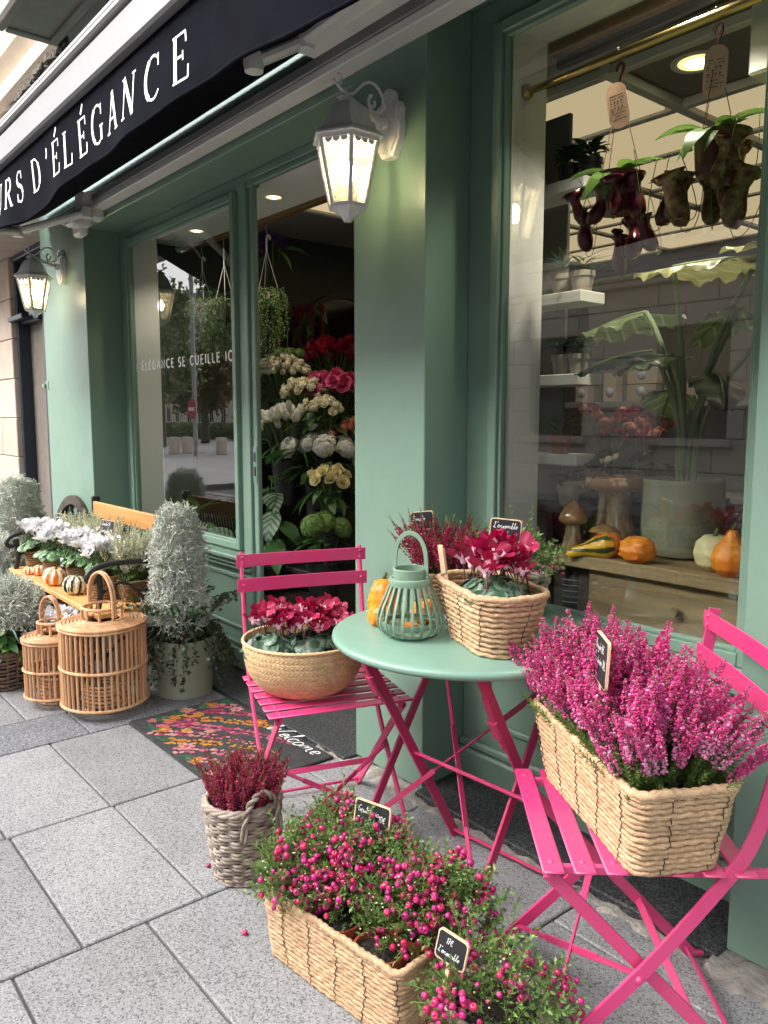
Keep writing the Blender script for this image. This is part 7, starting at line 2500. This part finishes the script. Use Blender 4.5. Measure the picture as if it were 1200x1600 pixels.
for w_, x, y in (('leftmost', -4.76, 1.33), ('second from the left', -4.42, 1.33), ('third from the left', -4.12, 1.36), ('rightmost', -3.80, 1.36)):
    r_ = .066 if w_ != 'rightmost' else .078
    jutepot(w_ + ' jute wrapped pot on the bench seat', x, y, r_, .12 if w_ != 'third from the left' else .115)
    cyclamen('white flowered cyclamen, %s on the bench' % w_, (x, y, ZB + .125), .105, .10, 26, 34, CYC_WHITE, CYCW_LEAF, .14, CP, 'cyclamen', random.uniform(0, 6), 1.5)
gourd('striped_pumpkin', 'orange and white striped small pumpkin on the bench edge', -4.29, 1.27, gourd_mesh('skin', RNDP(.060, .092), [m_pk_orange], 9, .10, stem=.012), (0, R(12), .4), ZB, 'pumpkin')
gourd('striped_pumpkin', 'dark green and cream striped small pumpkin on the bench edge', -3.99, 1.275, gourd_mesh('skin', RNDP(.060, .094), [m_pk_green], 9, .09, stem=.012), (0, R(8), 1.4), ZB, 'pumpkin')
gourd('small_pumpkin', 'small orange striped gourd between the left pots on the bench', -4.60, 1.29, gourd_mesh('skin', RNDP(.038, .058), [m_pk_orange], 8, .10, stem=.01), (0, 0, 1.), ZB, 'pumpkin')
gourd('small_pumpkin', 'second small orange gourd beside the leftmost jute pot', -4.66, 1.25, gourd_mesh('skin', RNDP(.030, .045), [m_pk_orange], 8, .10, stem=.01), (0, 0, 2.), ZB, 'pumpkin')
HW = [spike_mesh('flower_spike', .24, .25, .99, 140, .0050, .0085, [m_stem, m_whitefl, m_whitefl, m_needle], 0, 0, 46, .010) for _ in range(4)]
for lab, x, y, nx in (('long cream flowering heather at the back of the bench', -4.42, 1.52, 6), ('cream flowering heather at the right end of the bench', -3.74, 1.50, 4)):
    hd = thing('heather', lab, 'heather', (x, y, ZB + .09), 0, 'cream heathers on the bench')
    w_ = .30 if nx == 6 else .10
    heather(hd, HW, [(random.uniform(-w_, w_), random.uniform(-.08, .08), random.uniform(-.01, .02)) for _ in range(120 if nx == 6 else 72)], (.3, .35), .98)
    mk('green_base', MB().add(*scatter(sprig_geo(.08, 26, .003, .011), aligned(RNG.normal(0, .5, (150, 3)) + [0, 0, .8], RNG.uniform(0, 6, 150)), np.c_[RNG.uniform(-w_, w_, 150), RNG.uniform(-.1, .1, 150), RNG.uniform(-.02, .02, 150)])), [m_needle], hd, kind='stuff')
    t = thing('dark_basket', 'dark woven basket of the %s' % lab, 'basket', (x, y, ZB), 0, 'dark baskets at the back of the bench')
    for k in range(8):
        P2, ln = rrect(w_ + .01 + .002 * k, .09 + .002 * k, .03, .012)
        mk('weave_row', MB().merge(rope(np.c_[P2, np.full(len(P2), .008 + k * .0125)], .0078, .035, ln, k, 6)), [m_wickd if nx == 6 else m_jute2], t, angle=None)
    mk('soil', MB().merge(box(-w_, w_, -.085, .085, .01, .09)), [m_soil], t, smooth=False)
chalkboard('chalkboard sign with two handwritten lines in the cream heather on the bench', (-3.93, 1.43, .685), R(10), R(-8), .125, .105, [('Simple 5€', .012, .076), ('Jardinière 8€', .008, .042)], .021, .20)
chalkboard('chalkboard sign half hidden behind the white cyclamens on the bench', (-4.66, 1.43, .66), R(12), R(-8), .125, .095, [('Simple 6€', .012, .066)], .021, .16)
t = thing('plant_tag', 'small grey plant tag between the white cyclamens', 'plant tag', (-4.13, 1.27, .545), R(15))
mk('tag', MB().merge(box(-.014, .014, -.001, .001, 0, .045)), [m_pale], t, smooth=False)

# wooden wheel behind the bench
t = thing('cart_wheel', 'dark wooden cart wheel leaning on the far left pilaster behind the bench', 'wheel', (-5.42, 1.705, .0), 0)
t.rotation_euler = (R(-5), 0, 0)
for k in range(6):
    a0, a1 = k * PI / 3 + .008, (k + 1) * PI / 3 - .008
    mb = MB()
    n = 10
    V = []
    for i in range(n + 1):
        a = a0 + (a1 - a0) * i / n
        for r_, y in ((.325, -.022), (.385, -.022), (.385, .022), (.325, .022)):
            V.append((r_ * math.cos(a), y, .40 + r_ * math.sin(a)))
    F = [[i * 4 + j, i * 4 + (j + 1) % 4, (i + 1) * 4 + (j + 1) % 4, (i + 1) * 4 + j] for i in range(n) for j in range(4)] + [[0, 3, 2, 1], [n * 4, n * 4 + 1, n * 4 + 2, n * 4 + 3]]
    mk('rim_segment', MB().add(V, F), [m_darkwood], t, smooth=False)
for k in range(12):
    a = k * PI / 6 + PI / 12
    mk('spoke', MB().merge(tube([(.05 * math.cos(a), 0, .40 + .05 * math.sin(a)), (.34 * math.cos(a), 0, .40 + .34 * math.sin(a))], [.014, .011], 7)), [m_darkwood], t)
mk('hub', MB().merge(lathe([(.001, -.06), (.04, -.055), (.06, -.02), (.06, .02), (.04, .05), (.001, .05)], 20), rot=rx3(PI / 2), off=(0, 0, .40)), [m_darkwood], t)

# under and beside the bench
t = thing('dark_wicker_basket', 'dark wicker basket with pale green hellebores at the left edge', 'basket', (-4.10, .965, .001), 0, 'dark wicker baskets near the bench')
wicker(t, .125, .150, .17, 9, 20, .0068, [m_wickd])
mk('soil', MB().merge(lathe([(.14, .15), (.001, .155)], 20)), [m_soil], t)
hl = thing('hellebore', 'pale green flowering hellebore in the dark wicker basket', 'hellebore', (-4.08, .955, .16))
hleaf = MB().merge(leafgeo(.085, .036, 4, .2, .7)).mesh('leaf', [m_limeleaf])
hleaf2 = MB().merge(leafgeo(.095, .04, 4, .2, .6)).mesh('leaf', [m_leaf])
m_hell = M('pale_green_petals', (.55, .60, .34), .55, rnd=.15, tl=.3)
pt = leafgeo(.030, .026, 3, .1, -.3, base=.1)
hfl = MB()
for k in range(5):
    hfl.merge(pt, rot=rz3(k * 2 * PI / 5) @ ry3(-.35))
hfl.merge(ball(.006, 7, 4), off=(0, 0, .004))
hfl = hfl.mesh('flower', [m_hell])
for k in range(70):
    a, q = k * 2.4, math.sqrt((k + .5) / 70)
    obj('leaf', (hleaf, hleaf2)[k % 2], hl, (.10 * q * math.cos(a), .10 * q * math.sin(a), .05 + .06 * (1 - q) + random.uniform(-.02, .02)), (random.uniform(-.4, .4), random.uniform(-.6, .3), a), random.uniform(.8, 1.15))
for k in range(16):
    a, q = k * 2.4 + 1, math.sqrt((k + .5) / 16)
    obj('flower', hfl, hl, (.13 * q * math.cos(a), .13 * q * math.sin(a), .15 - .03 * q + random.uniform(-.02, .02)), (random.uniform(-.2, 1.0), random.uniform(-.6, .6), a), random.uniform(.9, 1.25))
for lab, x, y, z, e in (('mint green paper label leaning in the hellebores', -3.95, .985, .265, (.5, .55, .3)), ('mint green paper label hanging over the rim of the dark wicker basket', -3.96, .90, .165, (-1.1, .2, .9))):
    t = thing('paper_label', lab, 'plant label', (x, y, z), 0, 'mint paper plant labels')
    t.rotation_euler = e
    mk('label', MB().merge(box(-.018, .018, -.0006, .0006, -.04, .05)), [m_paper], t, smooth=False)
t = thing('dark_wicker_basket', 'dark wicker basket with a hoop handle under the bench front', 'basket', (-3.93, 1.20, .001), 0, 'dark wicker baskets near the bench')
wicker(t, .12, .14, .19, 9, 18, .0068, [m_wickd])
P = np.array([(.13 * math.cos(R(a)), 0, .19 + .085 * math.sin(R(a))) for a in range(0, 181, 9)])
for q in range(2):
    th = np.arange(len(P)) * .5 + q * PI
    T, N, Bn = frames(P)
    mk('handle', MB().merge(tube((P + .006 * (np.cos(th)[:, None] * N + np.sin(th)[:, None] * Bn)) @ rz3(.5).T, .0068, 6)), [m_wickd], t, angle=None)
mk('soil', MB().merge(lathe([(.13, .17), (.001, .175)], 20)), [m_soil], t)
cyclamen('white cyclamen in the dark basket under the bench edge', (-3.93, 1.20, .175), .12, .10, 28, 30, CYC_WHITE, CYCW_LEAF, .16, None, 'cyclamen', 1., 1.5)
t = thing('dark_wicker_basket', 'broad dark twig basket behind the low silver bush under the bench', 'basket', (-4.55, 1.35, .001), 0, 'dark wicker baskets near the bench')
wicker(t, .20, .22, .30, 9, 20, .012, [m_wickd], 1.3, .010)

# ------------------------------------------------------------------ across the street: only seen in the panes
ob = thing('opposite_building', 'pale stone building across the street mirrored in the big window', 'building', (-4, -7, 0))
OO = np.array([-4, -7, 0])
m_ost = M('opposite_stone', (.50, .475, .44), .9, var=.07, vs=1.5, kind='World')
def op(name, geos, mats, parent=None, **k):
    mb = MB()
    for g in geos:
        mb.merge(g, off=-OO)
    return mk(name, mb, mats, parent or ob, smooth=False, **k)
wins = [(x, z0, z1) for x in (-11.2, -8.7, -6.2, -3.7, -1.2, 1.3) for z0, z1 in ((1.0, 2.65),)] + [(x, 3.9, 6.0) for x in (-11.2, -8.7, -6.2, -3.7, -1.2, 1.3)]
op('wall', [box(-13.0, 6, -9, -7.25, -.2, 6.2)], [m_ost])
zr = [0, .55, .95]
def rows_between(z0, z1, n):
    return [z0 + (z1 - z0) * i / n for i in range(n + 1)]
zz = rows_between(0, 1.0, 2) + rows_between(1.0, 2.65, 4)[1:] + rows_between(2.65, 3.3, 2)[1:]
sb = {}
for i in range(len(zz) - 1):
    x = -13.0
    k = i % 2
    while x < 6:
        w_ = .95 if not (x == -13.0 and k) else .5
        a, b = x, min(x + w_, 6)
        inwin = [wx for wx, z0, z1 in wins[:6] if z0 - .01 <= zz[i] and zz[i + 1] <= z1 + .01 and not (b <= wx - .55 or a >= wx + .55)]
        segs = [(a, b)]
        for wx in inwin:
            segs = [s for q in segs for s in ((q[0], min(q[1], wx - .55)), (max(q[0], wx + .55), q[1])) if s[1] - s[0] > .06]
        for s in segs:
            op('stone_block', [box(s[0] + .006, s[1] - .006, -7.3, -7.0 - random.uniform(0, .004), zz[i] + .006, zz[i + 1] - .006, .01)], [m_ost])
        x += w_
op('upper_wall', [box(-13, 6, -7.28, -7.03, 3.55, 3.9), box(-13, 6, -7.28, -7.03, 6.0, 6.2)] + [box(a, b, -7.28, -7.03, 3.9, 6.0) for a, b in ((-13, -11.75), (-10.65, -9.25), (-8.15, -6.75), (-5.65, -4.25), (-3.15, -1.75), (-.65, .75), (1.85, 6))], [m_ost])
op('string_course', [box(-13.1, 6, -7.3, -6.86, 3.302, 3.40, .02), box(-13.1, 6, -7.3, -6.78, 3.402, 3.548, .03)], [m_ost])
op('cornice', [box(-13.2, 6, -9, -6.7, 6.2, 6.45, .04)], [m_ost])
op('plinth', [box(-13.05, 6, -7.2, -6.93, -.1, .40, .03)], [m_ost])
m_dpane = M('dark_pane', (.02, .022, .025), .1, spec=.6)
for wx, z0, z1 in wins:
    w = op('window', [box(wx - .55, wx - .48, -7.24, -7.14, z0, z1, .006), box(wx + .48, wx + .55, -7.24, -7.14, z0, z1, .006), box(wx - .03, wx + .03, -7.24, -7.15, z0, z1, .006), box(wx - .48, wx + .48, -7.24, -7.14, z1 - .07, z1, .006)], [m_white if z0 > 3 else m_navy])
    op('pane', [box(wx - .479, wx + .479, -7.23, -7.20, z0, z1 - .071)], [m_dpane], parent=w)
    op('sill', [box(wx - .66, wx + .66, -7.14, -6.90, z0 - .12, z0 - .005, .01)], [m_ost], parent=w)
# far square: trees, buildings, bollards, the no entry sign
m_bark = M('bark', (.09, .07, .055), .9, var=.3, vs=6, bump=.6, bs=20)
m_tree = M('tree_leaves', (.15, .20, .085), .6, isl=.4, tl=.25)
m_tree2 = M('autumn_leaves', (.12, .085, .03), .6, isl=.4, tl=.25)
def tree(label, loc, h, r, mat, n=5200):
    t = thing('street_tree', label, 'tree', loc, 0, 'plane trees on the square')
    mb = MB().merge(tube([(0, 0, 0), (.08, 0, h * .25), (0, .1, h * .45), (.1, 0, h * .75)], [.24, .19, .15, .05], 9))
    tips = []
    for k in range(14):
        a = k * 2.4
        z = h * (.32 + .04 * k)
        q = np.array([math.cos(a) * r * random.uniform(.5, .85), math.sin(a) * r * random.uniform(.5, .85), z + r * random.uniform(.25, .7)])
        mb.merge(tube([(0, 0, z), tuple(q * [.5, .5, 1] - [0, 0, r * .12]), tuple(q)], [.08, .05, .02], 6))
        tips.append(q)
    mk('trunk', mb, [m_bark], t)
    mb = MB()
    lf = leafgeo(.26, .20, 2, .2, .5)
    c = np.array(tips)[RNG.integers(0, 14, n)]
    p = c + RNG.normal(0, r * .24, (n, 3)) * [1, 1, .85]
    mb.add(*scatter(lf, aligned(RNG.normal(0, 1, (n, 3)) + [0, 0, .4], RNG.uniform(0, 6, n)), p, RNG.uniform(.6, 1.3, n)))
    mk('crown', mb, [mat], t, kind='stuff')
for lab, x, y, h, r, m_ in (('tall green plane tree mirrored at the left of the left window', -34.0, -11.0, 7.0, 1.5, m_tree), ('big green plane tree mirrored beside the door post', -29.4, -13.2, 10.0, 1.9, m_tree), ('green tree far across the square', -47, -16.0, 6.5, 2.4, m_tree),
                            ('small autumn tinted tree across the square', -38, -15.2, 5.0, 1.5, m_tree2), ('tall tree behind the signpost', -46, -22.0, 8, 2.6, m_tree)):
    tree(lab, (x, y, -.01), h, r, m_)
def farhouse(label, x0, x1, y, h, nx, nz, cat='building'):
    t = thing('far_building', label, cat, ((x0 + x1) / 2, y, -.2), 0, 'pale apartment buildings across the square')
    w = x1 - x0
    mk('wall', MB().merge(box(-w / 2, w / 2, -6, 0, 0, h)), [m_cream], t, smooth=False)
    mk('roof', MB().merge(box(-w / 2 - .3, w / 2 + .3, -6.3, .35, h, h + .5, .05)), [m_grey], t, smooth=False)
    fr_ = MB().merge(box(-.55, .55, 0, .10, 0, .08)).merge(box(-.55, -.45, 0, .08, .08, 1.8)).merge(box(.45, .55, 0, .08, .08, 1.8)).merge(box(-.03, .03, 0, .06, .08, 1.8)).merge(box(-.45, .45, 0, .08, 1.72, 1.8)).mesh('window', [m_white], False)
    pn_ = MB().merge(box(-.45, .45, 0, .03, .08, 1.72)).mesh('pane', [m_dpane], False)
    for i in range(nx):
        for j in range(nz):
            o = obj('window', fr_, t, (-w / 2 + (i + .5) * w / nx, 0.002, 1.0 + j * 3.1))
            obj('pane', pn_, o)
farhouse('pale building mirrored low in the left pane', -106, -84, -38, 13, 9, 4)
farhouse('pale grey apartment building mirrored beside the door post', -82, -56, -35, 14, 10, 4)
t = thing('signpost', 'grey pole with a round red no entry sign mirrored in the left window', 'road sign', (-25.4, -8.45, -.012))
mk('pole', MB().merge(tube([(0, 0, 0), (0, 0, 7.2)], .075, 12)), [m_lightbar], t)
sg_ = mk('sign_disc', MB().merge(lathe([(.001, -.012), (.33, -.012), (.34, 0), (.33, .012), (.001, .012)], 32), rot=rx3(PI / 2) , off=(0, .10, 1.62)), [M('sign_red', (.45, .015, .02), .4)], t)
mk('white_bar', MB().merge(box(-.22, .22, .1125, .117, 1.56, 1.68)), [m_white], t, smooth=False)
bo = MB().merge(box(-.16, .16, -.16, .16, 0, .62, .03)).mesh('bollard', [m_cream], False)
for lab, x, y in (('leftmost stone bollard in the mirrored square', -27.9, -8.0), ('second stone bollard in the mirrored square', -27.2, -8.5), ('third stone bollard in the mirrored square', -27.4, -9.1), ('stone bollard right of the signpost in the mirrored square', -25.7, -9.6)):
    t = thing('bollard', lab, 'bollard', (x, y, -.012), 0, 'stone bollards on the square')
    obj('post', bo, t)
t = thing('hedge', 'low green hedge at the far side of the square', 'hedge', (-46, -19.5, -.012))
mb = MB()
p = np.c_[RNG.uniform(-9, 9, 2600), RNG.uniform(-.6, .6, 2600), RNG.uniform(.05, 1.0, 2600)]
mb.add(*scatter(leafgeo(.28, .2, 2, .2, .5), aligned(RNG.normal(0, 1, (2600, 3))), p))
mk('hedge_leaves', mb, [m_tree], t, kind='stuff')
